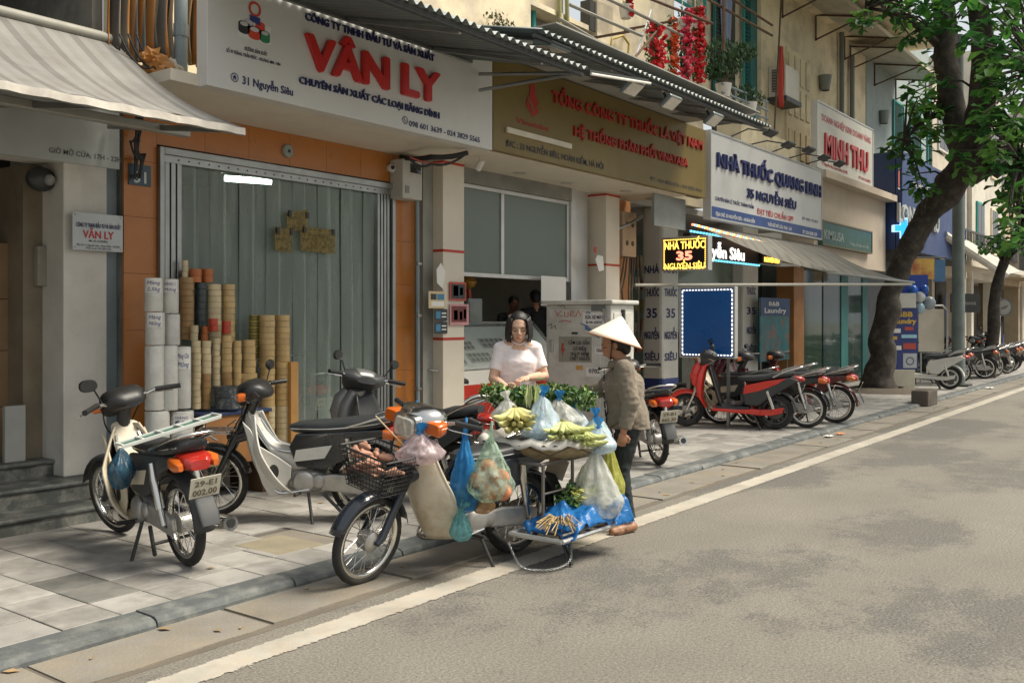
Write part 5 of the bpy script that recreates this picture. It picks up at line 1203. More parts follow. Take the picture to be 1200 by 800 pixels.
def bush(nm, lb, base, blobs, n, s, mats, cat='plant', stems=True, seed=1, grp=None, pot=None):
    rnd = random.Random(seed); t = thing(nm, lb, cat, tuple(base), grp)
    mbs = [MB() for _ in mats]
    for c, r in blobs:
        c = Vector(c)
        for _ in range(n):
            d = Vector((rnd.gauss(0, 1), rnd.gauss(0, 1), rnd.gauss(0, 1))).normalized() * (r * rnd.uniform(0.45, 1.05)); small_leaf(mbs[rnd.randrange(len(mats))], rnd, c + Vector((d.x, d.y, d.z * 0.7)), s * rnd.uniform(0.7, 1.3))
        if stems: obj('stem', MB().tube([base, Vector(base).lerp(c, 0.6) + Vector((0.03, 0, 0.02)), c], [0.02, 0.014, 0.006], 6), wood_d, t)
    for q, m_ in zip(mbs, mats): obj('foliage', q, m_, t, kind='stuff')
    if pot: obj('pot', MB().lathe([(0.0, -0.2), (0.10, -0.2), (0.14, 0.02), (0.12, 0.02), (0.0, -0.05)], 14, Matrix.Translation(base)), pot, t, smooth=40)
    return t
yq = 6.75
bush('potted_shrub', 'round green shrub in a pot on the balcony by the teal shutters', ony(848, 100, yq), [(ony(842, 60, yq), 0.34), (ony(858, 66, yq), 0.36), (ony(850, 80, yq), 0.30), (ony(872, 62, yq), 0.24), (ony(838, 84, yq), 0.2)], 260, 0.028, [leafg, leafd], seed=3, pot=potw)
bush('potted_shrub', 'small bonsai-like shrub at the balcony corner over the awning', ony(878, 122, yq), [(ony(872, 108, yq), 0.2), (ony(884, 116, yq), 0.2)], 170, 0.024, [leafg, leafd], seed=4, pot=potw)
bush('wall_weed', 'dry weed growing out of the plaster above the corrugated awning', ony(585, 36, W - 0.02), [(ony(578, 26, W - 0.1), 0.2), (ony(590, 34, W - 0.1), 0.18)], 110, 0.016, [leafd, pm('dry_weed', (0.14, 0.11, 0.05), 0.8)], seed=6, stems=True)
t = thing('balcony_railing', 'teal iron balcony railing at the right end of the corrugated awning', 'railing', (14, 6.5, 4.7))
for v in (98, 108, 118): obj('rail', MB().tube([ony(846, v, 6.7), ony(900, v + 22, 6.7)], 0.018, 6), bluegrey, t)
for u in (850, 862, 874, 886, 898): obj('baluster', MB().tube([ony(u, 96 + (u - 846) * .4, 6.7), ony(u, 124 + (u - 846) * .4, 6.7)], 0.014, 6), bluegrey, t)

# ------------------------------------------------------------------ dark upper balcony at the left: hung striped cloths
cols = [[(0.40, 0.17, 0.04), (0.07, 0.06, 0.05), (0.40, 0.33, 0.24), (0.13, 0.12, 0.10)], [(0.32, 0.20, 0.09), (0.10, 0.09, 0.08), (0.38, 0.16, 0.04), (0.09, 0.10, 0.09)]]
for j, (u0, u1, vb) in enumerate(((128, 152, 58), (152, 172, 70), (174, 203, 62), (218, 238, 74))):
    p0 = ony(u0, vb, 6.9); p1 = ony(u1, vb, 6.9)
    q = ['leftmost', 'second from left', 'third from left', 'rightmost, beside the pipe'][j]
    t = obj('hanging_cloth', MB().grid(lambda a, b: (p0.x + (p1.x - p0.x) * a + 0.01 * math.sin(b * 5 + j), 6.9 + 0.05 * math.sin(a * 14 + j) + 0.02 * math.sin(b * 6), p0.z + (4.6 - p0.z) * b), 24, 10), stripe_mat('hung_stripes_%d' % (j % 2), cols[j % 2], 0, 0.135), label=f'orange and grey striped cloth hung above the left awning, {q}', cat='cloth', group='striped cloths hung up', smooth=True, solid=0.006, loc=(p0.x, 6.9, p0.z))
t = thing('downpipe', 'upright blue grey pipe between the hung striped cloths', 'pipe', (X(212, 6.85), 6.85, 3.4))
xx = X(212, 6.85); obj('pipe', MB().tube([(xx, 6.85, Z(212, 108, 6.85)), (xx, 6.85, 4.7)], 0.055, 10), bluegrey, t, smooth=40); obj('collar', MB().tube([(xx, 6.85, 3.9), (xx, 6.85, 4.0)], 0.062, 10), bluegrey, t)
rnd = random.Random(4)
for j, (u, v, r, m_) in enumerate(((186, 78, 0.13, pm('crumpled_orange', (0.45, 0.20, 0.05), 0.4, bump=0.6, bs=18)), (200, 82, 0.12, pm('crumpled_white', (0.5, 0.45, 0.36), 0.4, bump=0.6, bs=18)), (178, 66, 0.11, pm('crumpled_orange', (0.45, 0.20, 0.05))))):
    c = ony(u, v, 6.75); mb = MB().ball((0, 0, 0), r * .8, r * 0.6, r * 0.6, 12, 9)
    mb.v = [tuple(Vector(p_) * (1 + 0.9 * noise.noise(Vector(p_) * 23 + Vector((j, 0, 0)))) + c) for p_ in mb.v]
    obj('plastic_bundle', mb, m_, label='crumpled plastic bundle on the left awning, ' + ['lower orange one', 'lower white one', 'upper orange one'][j], cat='bundle', group='plastic bundles on the awning', smooth=False, loc=tuple(c))
for j in range(5):
    rr = random.Random(j + 40)
    cable('cable', f'black wall cable in the knot left of house number 31, {["first", "second", "third", "fourth", "fifth"][j]} strand', [ony(160 + j * 2, 130, W - .1), ony(152 + rr.uniform(0, 16), 165, W - .12), ony(158 + rr.uniform(0, 14), 180, W - .1), ony(152 + 3 * j, 205, W - .08)], 0.010, black_c, sag=0.09, grp='cables left of the orange front')
for j in range(3):
    cable('cable', f'thin black wire drooping over the left awning from the hung cloths, {["upper", "middle", "lower"][j]}', [ony(140 + 10 * j, 40, 6.8), ony(180 + 6 * j, 78, 6.7), ony(222, 98 + 3 * j, 6.9)], 0.008, black_c, sag=0.1, grp='wires above the left awning')
# black wall fan and switch box at the left doorway
p = ony(48, 210, 7.6)
t = thing('wall_fan', 'dusty dark wall fan in the dim left doorway', 'fan', tuple(p))
obj('guard', MB().ball(p, 0.12, 0.08, 0.10, 14, 10), dark_metal, t, smooth=True); obj('hub', MB().ball(p + Vector((0.03, -0.075, -0.01)), 0.045, n=10, m=8), pm('fan_hub', (0.25, 0.25, 0.24), 0.4), t, smooth=True); obj('arm', MB().tube([p, p + Vector((0, 0.2, 0.05))], 0.02, 6), dark_metal, t)
p0 = ony(40, 335, 7.74); p1 = ony(71, 290, 7.74)
t = thing('switch_box', 'pale electric switch box on the stained inner wall', 'switch box', tuple(p0))
obj('box', MB().box(p0.x, p1.x, 7.68, 7.748, p0.z, p1.z), pm('switch_beige', (0.28, 0.26, 0.21), 0.6, grime=0.3), t, bevel=0.008); obj('socket', MB().box(p0.x + 0.08, p0.x + 0.13, 7.674, 7.6795, p0.z + .05, p0.z + .1), black_p, t); obj('socket', MB().box(p0.x + 0.08, p0.x + 0.13, 7.674, 7.6795, p0.z + .15, p0.z + .2), black_p, t)
# ------------------------------------------------------------------ trees
bark = pm('dark_tree_bark', (0.040, 0.033, 0.027), 0.95, var=0.35, vs=5, bump=1.0, bs=22, col2=(0.075, 0.064, 0.05), c2amt=0.4, c2scale=7, grime=0.3)
leafs = [pm('tree_leaf_green', (0.055, 0.175, 0.03), 0.5, var=0.35, vs=3, spec=0.4), pm('tree_leaf_light', (0.11, 0.26, 0.045), 0.5, var=0.3, vs=3, spec=0.4), pm('tree_leaf_dark', (0.022, 0.085, 0.02), 0.5, var=0.3, vs=3, spec=0.4)]
for m_ in leafs:      # leaves let some light through
    t_ = m_.node_tree; b_ = t_.nodes['Principled BSDF']; tl = t_.nodes.new('ShaderNodeBsdfTranslucent'); mx_ = t_.nodes.new('ShaderNodeMixShader'); mx_.inputs[0].default_value = 0.5
    t_.links.new(b_.inputs['Base Color'].links[0].from_socket, tl.inputs[0]); t_.links.new(b_.outputs[0], mx_.inputs[1]); t_.links.new(tl.outputs[0], mx_.inputs[2]); t_.links.new(mx_.outputs[0], t_.nodes['Material Output'].inputs[0])
def gnarl(pts, rs, mb, n=14, sub=5, amp=0.10, seed=0):
    P = [Vector(p) for p in pts]; out = []; R = []
    for i in range(len(P) - 1):
        for k in range(sub):
            s = k / sub
            p0 = P[max(i - 1, 0)]; p1 = P[i]; p2 = P[i + 1]; p3 = P[min(i + 2, len(P) - 1)]
            q = 0.5 * ((2 * p1) + (p2 - p0) * s + (2 * p0 - 5 * p1 + 4 * p2 - p3) * s * s + (3 * p1 - p0 - 3 * p2 + p3) * s ** 3)
            r = rs[i] + (rs[i + 1] - rs[i]) * s; out.append(q + Vector((noise.noise(q * 2.1 + Vector((seed, 0, 0))), noise.noise(q * 2.1 + Vector((0, seed, 5))), 0)) * r * 0.25); R.append(r)
    out.append(P[-1]); R.append(rs[-1]); o = len(mb.v); mb.tube(out, R, n)
    for i in range(o, len(mb.v)):
        v = Vector(mb.v[i]); ring_i = (i - o) // n; c = out[min(ring_i, len(out) - 1)]
        mb.v[i] = tuple(c + (v - c) * (1 + amp * 2.2 * noise.noise(v * 3.1 + Vector((seed, seed, 0)))))
    return mb
LEAF_V = [(0, 0, 0), (0.30, 0.10, 0.05), (0.72, 0.28, 0.10), (1.0, 0.10, -0.10), (1.0, -0.10, -0.10), (0.72, -0.28, 0.10), (0.30, -0.10, 0.05), (0.62, 0, -0.01)]
LEAF_F = [(0, 1, 7), (1, 2, 7), (2, 3, 7), (3, 4, 7), (4, 5, 7), (5, 6, 7), (6, 0, 7)]
leaf_mesh = [mesh_of('leaf', MB().add(LEAF_V, LEAF_F), (0, 0, 0), True) for _ in leafs]
for me_, m_ in zip(leaf_mesh, leafs): me_.materials.append(m_)
def crown(t, tips, rnd, size, solo, limbs, twig=True):
    mbs = [MB() for _ in leafs]; L_ = []
    for c in tips:
        c = Vector(c); n = rnd.randint(6, 10); tone = rnd.choices((0, 1, 2), (5, 3, 4))[0]
        for k in range(n):
            a = 2 * math.pi * k / n + rnd.uniform(-.4, .4); s = size * rnd.uniform(0.65, 1.2); dr = rnd.uniform(-0.75, 0.35)
            M = Matrix.Translation(c + Vector((rnd.gauss(0, .05), rnd.gauss(0, .05), rnd.gauss(0, .07)))) @ Matrix.Rotation(a, 4, 'Z') @ Matrix.Rotation(-dr, 4, 'Y') @ Matrix.Rotation(rnd.uniform(-.5, .5), 4, 'X') @ Matrix.Scale(s, 4)
            tn = tone if rnd.random() < 0.7 else rnd.randrange(3); L_.append((M, tn))
        if twig and limbs:
            b = min(limbs, key=lambda q: (Vector(q) - c).length)
            if 0.2 < (Vector(b) - c).length < 4: obj('twig', MB().tube([b, Vector(b).lerp(c, 0.5) + Vector((0, 0, 0.12)), c], [0.035, 0.022, 0.010], 5), bark, t)
    vis = []
    for i, (M, tn) in enumerate(L_):
        p = M.translation; d = p.x * FWD[0] + p.y * FWD[1]; r = p.x * RGT[0] + p.y * RGT[1]
        u = 600 + FPX * r / d; v = HOR - FPX * (p.z - CAM_H) / d
        if 0 < u < 1200 and 0 < v < 800: vis.append((d, i))
    vis.sort(); pick = {i for _, i in vis[:solo]}
    for i, (M, tn) in enumerate(L_):
        if i in pick:
            o = bpy.data.objects.new('leaf', leaf_mesh[tn]); COL.objects.link(o); o.parent = t
            loc, q, sc = M.decompose(); o.location = loc - Vector(OFF[t]); o.rotation_mode = 'QUATERNION'; o.rotation_quaternion = q; o.scale = sc
        else: mbs[tn].add([M @ Vector(v) for v in LEAF_V], LEAF_F)
    for mb, m_ in zip(mbs, leafs):
        if mb.v: obj('crown', mb, m_, t, kind='stuff', smooth=True)
D = 20.2
base = onz(1030, 458, PZ)
t1 = thing('street_tree', 'big dark leaning street tree with large glossy leaves by the laundry board', 'tree', tuple(base))
tr = [base + Vector((0, 0, -0.1)), base + Vector((0.0, 0, 0.35)), ond(1036, 385, D), ond(1052, 320, D), ond(1080, 262, D - 0.2), ond(1118, 212, D - 0.4), ond(1135, 183, D - 0.5)]
mb = gnarl(tr, [0.44, 0.29, 0.235, 0.225, 0.24, 0.31, 0.28], MB(), 22, 9, 0.17, 1)
gnarl([tr[-1] + Vector((0, 0, -0.2)), ond(1118, 130, D - 0.4), ond(1108, 60, D - 0.2), ond(1104, -40, D), ond(1090, -150, D - 0.5)], [0.33, 0.26, 0.23, 0.2, 0.1], mb, 12, 5, 0.08, 2)
gnarl([tr[-1] + Vector((0, 0, -0.1)), ond(1146, 135, D - 1), ond(1152, 60, D - 1.4), ond(1146, -30, D - 1.8), ond(1180, -160, D - 2.4)], [0.32, 0.23, 0.2, 0.18, 0.09], mb, 12, 5, 0.08, 3)
gnarl([tr[-1] + Vector((0, 0, -0.2)), ond(1168, 186, D - 1.0), ond(1162, 205, D - 1.0)], [0.40, 0.26, 0.12], mb, 12, 4, 0.12, 4)
obj('trunk', mb, bark, t1, smooth=True)
limbs = []
for (pts, rs) in (([ond(1108, 60, D), ond(1060, 20, D - 1), ond(1015, 10, D - 1.5)], [0.1, 0.06, 0.025]), ([ond(1152, 60, D - 1.4), ond(1185, 75, D - 2), ond(1225, 90, D - 3)], [0.12, 0.07, 0.03]), ([ond(1118, 130, D), ond(1085, 140, D - .5), ond(1060, 165, D - .8)], [0.09, 0.05, 0.02]), ([ond(1150, 110, D - 1), ond(1180, 150, D - 2), ond(1195, 190, D - 2.5)], [0.1, 0.06, 0.02]), ([ond(1104, -40, D), ond(1040, -70, D - 2), ond(960, -90, D - 4)], [0.14, 0.08, 0.03])):
    obj('limb', gnarl(pts, rs, MB(), 8, 4, 0.08, 5), bark, t1, smooth=True); limbs += [p.copy() for p in pts] + [pts[0].lerp(pts[1], .5), pts[1].lerp(pts[2], .5)]
limbs += tr[4:] + [ond(1108, 60, D - 0.2), ond(1152, 60, D - 1.4), ond(1104, -20, D), ond(1148, 0, D - 1.6)]
rnd = random.Random(21); tips = []
def clump(u0, u1, v0, v1, n, d0, d1):
    for _ in range(n): tips.append(ond(rnd.uniform(u0, u1), rnd.uniform(v0, v1), rnd.uniform(d0, d1)))
clump(1005, 1060, -20, 34, 16, 17, 20); clump(1050, 1105, -20, 50, 20, 17, 20); clump(1130, 1210, -20, 70, 28, 15, 19)
clump(1060, 1100, 95, 175, 16, 18.5, 20); clump(1045, 1080, 160, 205, 7, 19, 20); clump(1150, 1215, 70, 180, 34, 15, 19); clump(1120, 1200, 120, 205, 22, 17, 19.5); clump(1085, 1110, 60, 130, 8, 19, 21)
clump(1180, 1215, 170, 235, 10, 17, 19); clump(1066, 1090, 217, 238, 4, 19, 19.4)
clump(900, 1400, -260, -30, 150, 14, 23); clump(820, 1600, -420, -60, 300, 12, 27); clump(1160, 1215, 185, 290, 16, 16, 18.5); clump(1100, 1210, -10, 60, 20, 18, 22)  # first two clumps, above the view, made denser and wider to shade the street
crown(t1, tips, rnd, 0.28, 300, limbs)
base2 = onz(1164, 446, PZ) + Vector((1.2, 0.4, 0))
t2 = thing('street_tree', 'slim dark leaning tree beyond the lamp post', 'tree', tuple(base2))
D2 = base2.x * FWD[0] + base2.y * FWD[1]
tr = [base2, ond(1163, 400, D2), ond(1166, 350, D2), ond(1176, 310, D2), ond(1200, 262, D2), ond(1226, 215, D2)]
obj('trunk', gnarl(tr, [0.22, 0.16, 0.14, 0.125, 0.11, 0.06], MB(), 10, 5, 0.08, 8), bark, t2, smooth=True)
rnd = random.Random(5); tips = []
clump(1155, 1185, 275, 292, 8, D2 - 1, D2); clump(1180, 1215, 195, 290, 26, D2 - 1.5, D2 + 0.5); clump(1200, 1300, 100, 290, 60, D2 - 2, D2 + 2)
crown(t2, tips, rnd, 0.30, 120, tr[3:])

# ------------------------------------------------------------------ lamp post and boards under the tree
b = onz(1123, 452, PZ)
t = thing('lamp_post', 'plain grey green metal post at the kerb near the far motorbikes', 'post', tuple(b))
obj('shaft', MB().tube([b, b + Vector((0, 0, 1.2)), b + Vector((0, 0, 8))], [0.15, 0.145, 0.11], 14), pm('post_paint', (0.13, 0.16, 0.15), 0.6, var=0.2, vs=4, grime=0.25), t, smooth=40)
obj('base_plate', MB().box(b.x - 0.25, b.x + 0.25, b.y - 0.25, b.y + 0.25, PZ, PZ + 0.04), dark_metal, t)
Db = 20.6
def facing(u0, v0, u1, v1, d): return ond(u0, v1, d), ond(u1, v0, d)
def board_m(u, v, d): p = ond(u, v, d); return frameM(tuple(p), (RGT[0], RGT[1], 0), (0, 0, 1)), d / FPX
M, k = board_m(1041, 456, Db)
t = thing('laundry_board', 'blue and orange BBB Laundry advertising stand on a pale plinth', 'sign', tuple(onz(1056, 456, PZ)))
obj('plinth', MB().obox(M @ Matrix.Translation((16 * k, 10.5 * k, -0.2)), 32 * k, 25 * k, 0.35), pm('plinth_cream', (0.50, 0.46, 0.36), 0.7, var=0.12, grime=0.2), t, bevel=0.01)
obj('panel', MB().obox(M @ Matrix.Translation((17 * k, 59 * k, -0.08)), 37 * k, 72 * k, 0.10), pm('laundry_blue', (0.02, 0.035, 0.16), 0.4), t)
obj('orange_swoosh', MB().prism([(0, 24 * k), (0, 42 * k), (4 * k, 34 * k), (8 * k, 24 * k)], M @ Matrix.Translation((-1 * k, 0, -0.028)), 0.003), pm('laundry_orange', (0.5, 0.14, 0.03), 0.5), t)
obj('cap_board', MB().obox(M @ Matrix.Translation((17 * k, 104 * k, -0.1)), 30 * k, 17 * k, 0.25), pm('board_white', (0.55, 0.54, 0.5), 0.5), t)
ly = pm('laundry_yellow', (0.6, 0.38, 0.06), 0.5)
text_at('lettering', 'BBB', M @ Matrix.Translation((12 * k, 85 * k, -0.026)), 17 * k, 6 * k, ly, t, 0.05)
text_at('lettering', 'Laundry', M @ Matrix.Translation((5 * k, 77 * k, -0.026)), 28 * k, 6 * k, ly, t, 0.05)
for (x0, z0, w_, h_, m_) in ((3, 66, 12, 5, paper), (20, 69, 10, 4, pred), (16, 60, 18, 4, pm('laundry_cyan', (0.3, 0.55, 0.65), 0.5)), (3, 58, 8, 4, ly), (4, 46, 12, 5, paper), (18, 47, 15, 7, pred), (18, 25, 16, 17, pm('washer_grey', (0.42, 0.44, 0.46), 0.5))):
    obj('print', MB().obox(M @ Matrix.Translation(((x0 + w_ / 2) * k, (z0 + h_ / 2) * k, -0.027)), w_ * k, h_ * k, 0.003), m_, t)
obj('washer_door', ring(MB(), (26 * k, 33 * k), 3.4 * k, 5 * k, M, t=-0.023), pm('washer_dark', (0.12, 0.14, 0.17), 0.4), t)
M, k = board_m(1076, 412, 22.0)
t = thing('blank_board', 'plain cream board with rounded pipe frame behind the laundry stand', 'board', tuple(onz(1090, 455, PZ)))
obj('panel', MB().obox(M @ Matrix.Translation((15 * k, 25 * k, 0)), 30 * k, 50 * k, 0.03), pm('board_cream', (0.56, 0.50, 0.40), 0.6), t)
obj('frame', MB().tube([M @ Vector((0, 54 * k, 0.02)), M @ Vector((28 * k, 54 * k, 0.02)), M @ Vector((34 * k, 48 * k, 0.02)), M @ Vector((33 * k, -32 * k, 0.02))], 0.025, 6), alu, t, smooth=40)
for a in (3, 28): obj('leg', MB().tube([M @ Vector((a * k, -1 * k, 0)), M @ Vector((a * k, -36 * k, 0))], 0.02, 6), alu, t)
M, k = board_m(1058, 345, 22.3)
t = thing('backdrop_board', 'royal blue board above the laundry stand behind the balloons', 'board', tuple(M.translation))
obj('panel', MB().obox(M @ Matrix.Translation((14 * k, 10 * k, 0)), 30 * k, 26 * k, 0.05), pm('royal_blue', (0.012, 0.05, 0.30), 0.5), t); obj('post', MB().tube([M @ Vector((14 * k, -2 * k, 0)), M @ Vector((14 * k, -110 * k, 0))], 0.03, 6), dark_metal, t)
for j, (u, v, r, c) in enumerate(((1078, 348, 6, (0.55, 0.56, 0.56)), (1078, 361, 6, (0.35, 0.5, 0.6)), (1089, 355, 7, (0.30, 0.35, 0.38)), (1070, 340, 5.5, (0.02, 0.12, 0.5)), (1083, 339, 5, (0.02, 0.1, 0.42)))):
    p = ond(u, v, 22.0); rr_ = r * 22 / FPX; t = thing('balloon', ['white balloon with lilac sheen beside the blue board', 'pale blue balloon lowest in the cluster', 'greyish balloon at the right of the cluster', 'royal blue balloon at the top left of the cluster', 'royal blue balloon at the top right of the cluster'][j], 'balloon', tuple(p), 'balloons by the laundry stand')
    obj('skin', MB().ball(p, rr_, rr_, rr_ * 1.12, 14, 10), pm('balloon_%d' % j, c, 0.2, var=0.05), t, smooth=True); obj('knot', MB().lathe([(0.004, 0), (0.018, -0.03)], 8, Matrix.Translation(p - Vector((0, 0, rr_ * 1.1)))), pm('balloon_%d' % j, c), t)
M, k = board_m(1067, 325, 24)
t = thing('picture_banner', 'orange and yellow picture banner under the blue shop front', 'sign', tuple(M.translation)); obj('panel', MB().obox(M @ Matrix.Translation((14 * k, 10 * k, 0)), 28 * k, 24 * k, 0.04), pm('banner_orange', (0.45, 0.12, 0.04), 0.5, var=0.4, vs=2, col2=(0.5, 0.3, 0.06), c2amt=0.6, c2scale=2), t); obj('blue_half', MB().obox(M @ Matrix.Translation((34 * k, 8 * k, 0)), 13 * k, 26 * k, 0.04), pm('banner_blue', (0.06, 0.16, 0.30), 0.5, var=0.3, vs=2), t); obj('hanger', MB().tube([M @ Vector((-2 * k, 23 * k, 0)), M @ Vector((42 * k, 23 * k, 0))], 0.02, 6), dark_metal, t)
M, k = board_m(1176, 360, 25)
t = thing('round_sign', 'round grey sign hanging by the slim tree', 'sign', tuple(M.translation)); obj('disc', disc(MB(), (0, 0), 10 * k, M, 24), pm('disc_sign', (0.30, 0.29, 0.26), 0.5), t, solid=0.04); obj('rim', ring(MB(), (0, 0), 8.6 * k, 10.6 * k, M, t=0.03), pm('disc_rim', (0.12, 0.12, 0.11), 0.5), t); obj('bird_mark', MB().prism([(-5 * k, -2 * k), (0, 1 * k), (5 * k, 3 * k), (3 * k, -1 * k), (0, -2 * k)], M @ Matrix.Translation((0, 0, 0.031)), 0.004), pm('disc_rim', (0.1, 0.1, 0.1)), t)
M, k = board_m(1115, 355, 27)
t = thing('hanging_sign', 'dark lettered panel hung under the far awning', 'sign', tuple(M.translation)); obj('panel', MB().obox(M @ Matrix.Translation((16 * k, 0, 0)), 34 * k, 22 * k, 0.05), pm('far_dark_panel', (0.05, 0.055, 0.05), 0.5), t); text_at('lettering', 'Tatoos', M @ Matrix.Translation((8 * k, -2 * k, 0.03)), 20 * k, 5 * k, pm('far_panel_letter', (0.35, 0.33, 0.28), 0.6), t)
p = onz(1077, 475, 0)
o = obj('kerb_block', MB().box(p.x - 0.35, p.x + 0.35, 4.28, 4.58, 0, 0.30), pm('rough_block', (0.10, 0.085, 0.065), 0.95, bump=0.8, bs=14, var=0.3), bevel=0.03, label='rough dark stone block at the kerb before the laundry stand', cat='block', loc=(p.x, 4.43, 0))
# tree grate mound
obj('tree_pit', MB().lathe([(0.95, 0.0), (0.8, 0.05), (0.5, 0.09)], 20, Matrix.Translation((base.x, base.y, PZ))), pm('bare_earth', (0.10, 0.08, 0.06), 0.95, bump=0.6, bs=20), kind='structure', smooth=True)
# ------------------------------------------------------------------ motorbikes (local frame: +x forward, rear tyre touches the ground at the origin, +y is the rider's left)
rubber = pm('tyre_rubber', (0.022, 0.021, 0.020), 0.85, var=0.25, vs=8, bump=0.5, bs=90, col2=(0.07, 0.062, 0.05), c2amt=0.3, c2scale=6)
chrome = pm('chrome', (0.62, 0.61, 0.58), 0.18, 1.0, var=0.1, grime=0.12)
alloy = pm('cast_alloy', (0.42, 0.41, 0.385), 0.42, 0.6, var=0.2, vs=10, bump=0.15, bs=40, grime=0.2)
eng_d = pm('engine_grime', (0.10, 0.095, 0.085), 0.55, 0.5, var=0.35, vs=12, bump=0.3, bs=50, grime=0.4)
seat_m = pm('black_vinyl_seat', (0.028, 0.031, 0.034), 0.45, var=0.15, vs=5, bump=0.12, bs=160)
dark_paint = pm('black_gloss_paint', (0.018, 0.019, 0.021), 0.22, var=0.1, coat=0.4)
navy_pt = pm('navy_gloss_paint', (0.018, 0.024, 0.034), 0.25, var=0.1, coat=0.4, grime=0.1)
cream_pl = pm('yellowed_white_plastic', (0.60, 0.53, 0.40), 0.38, var=0.07, vs=4, grime=0.12)
white_pl = pm('white_gloss_plastic', (0.62, 0.60, 0.55), 0.3, var=0.06, grime=0.1)
red_pt = pm('red_gloss_paint', (0.62, 0.026, 0.014), 0.22, var=0.06, coat=0.5)
grey_pt = pm('silver_grey_paint', (0.22, 0.22, 0.215), 0.35, 0.4, var=0.08)
maroon_pt = pm('maroon_paint', (0.09, 0.012, 0.012), 0.25, var=0.08, coat=0.4)
char_pl = pm('charcoal_plastic', (0.04, 0.043, 0.045), 0.5, var=0.15, grime=0.15)
tail_red = pm('red_lens', (0.36, 0.02, 0.012), 0.15, var=0.1, coat=0.5)
amber = pm('amber_lens', (0.55, 0.12, 0.015), 0.15, var=0.08, coat=0.5)
lens_c = pm('clear_lens', (0.52, 0.50, 0.44), 0.1, 0.2, var=0.3, vs=30, coat=0.6)
plate_m = pm('number_plate_white', (0.58, 0.55, 0.44), 0.5, var=0.06, grime=0.12)
plate_t = pm('plate_print', (0.16, 0.13, 0.09), 0.6)
wire_m = pm('dark_wire', (0.03, 0.03, 0.03), 0.5, 0.5)

def arc(c, r, a0, a1, n, y=0.0):
    return [Vector((c[0] + r * math.cos(rad(a0 + (a1 - a0) * i / n)), y, c[1] + r * math.sin(rad(a0 + (a1 - a0) * i / n)))) for i in range(n + 1)]
def wheel(par, cx, cz, R, w, spoke=True, disc_b=False, name='wheel', hub_m=None, Mx=None):
    """tyre, rim, spokes, hub around the y axis"""
    Mx = Mx or Matrix(); MM = Mx @ Matrix.Translation((cx, 0, cz)) @ Matrix.Rotation(rad(90), 4, 'X')
    h = w / 2; prof = []
    for i in range(13):
        a = 2 * math.pi * i / 12; prof.append((R - h + h * math.cos(a) * 1.0, h * 0.95 * math.sin(a)))
    ty = obj(name, MB().lathe(prof, 36, MM), rubber, par, smooth=True)
    ri = R - w * 0.92
    obj('rim', MB().lathe([(ri - 0.018, -h * .62), (ri, -h * .75), (ri + 0.006, -h * .70), (ri - 0.012, 0), (ri + 0.006, h * .70), (ri, h * .75), (ri - 0.018, h * .62), (ri - 0.024, 0), (ri - 0.018, -h * .62)], 36, MM), chrome if spoke else char_pl, ty, smooth=60)
    hr = 0.062
    obj('hub', MB().lathe([(0, -0.06), (hr * .5, -0.06), (hr, -0.04), (hr, 0.035), (hr * .75, 0.05), (0.02, 0.055), (0, 0.055)], 20, MM), hub_m or alloy, ty, smooth=40)
    mb = MB()
    if spoke:
        for k in range(28):
            a = 2 * math.pi * k / 28; s = 1 if k % 2 else -1; da = 0.5 * (1 if (k // 2) % 2 else -1)
            mb.tube([MM @ Vector((hr * .95 * math.cos(a + da), hr * .95 * math.sin(a + da), 0.03 * s)), MM @ Vector(((ri - .02) * math.cos(a), (ri - .02) * math.sin(a), 0.004 * s))], 0.0024, 4, cap=False)
        obj('spokes', mb, chrome, ty, kind='stuff')
    else:
        for k in range(5):
            a = 2 * math.pi * k / 5; obj('spoke', MB().bar(MM @ Vector((hr * .8 * math.cos(a), hr * .8 * math.sin(a), 0)), MM @ Vector(((ri - .015) * math.cos(a + .12), (ri - .015) * math.sin(a + .12), 0)), 0.045, 0.03), char_pl, ty, bevel=0.006)
    if disc_b: obj('brake_disc', MB().lathe([(0.06, 0.052), (0.115, 0.052), (0.115, 0.056), (0.06, 0.056)], 24, MM), chrome, ty)
    return ty
def fender(par, cx, cz, R, a0, a1, w, mat, name='mudguard', Mx=None, skirt=0.03):
    Mx = Mx or Matrix(); n = 14
    def f(a, b):
        t = rad(a0 + (a1 - a0) * a); s = (b - .5) * 2; rr = R - skirt * abs(s) ** 2.5
        return Mx @ Vector((cx + rr * math.cos(t), s * w / 2, cz + rr * math.sin(t)))
    return obj(name, MB().grid(f, n, 8), mat, par, smooth=True, solid=0.004)
def extr_y(poly, y0, y1): return MB().prism([(x, z) for x, z in poly], Matrix(((1, 0, 0, 0), (0, 0, 1, y0), (0, 1, 0, 0), (0, 0, 0, 1))), y1 - y0)
def loft(rings, n=16, cap=True):
    """rings: (center xyz, half width y, half height, direction tilt deg, squareness) along x"""
    mb = MB(); o = 0
    for (c, hy, hz, tilt, p) in rings:
        for k in range(n):
            a = 2 * math.pi * k / n; ca, sa = math.cos(a), math.sin(a)
            y = hy * math.copysign(abs(ca) ** p, ca); z = hz * math.copysign(abs(sa) ** p, sa)
            mb.v.append((c[0] - z * math.sin(rad(tilt)), c[1] + y, c[2] + z * math.cos(rad(tilt))))
    for i in range(len(rings) - 1):
        for k in range(n): mb.f.append((i * n + k, i * n + (k + 1) % n, (i + 1) * n + (k + 1) % n, (i + 1) * n + k))
    if cap: mb.f.append(tuple(range(n - 1, -1, -1))); e = (len(rings) - 1) * n; mb.f.append(tuple(e + k for k in range(n)))
    return mb
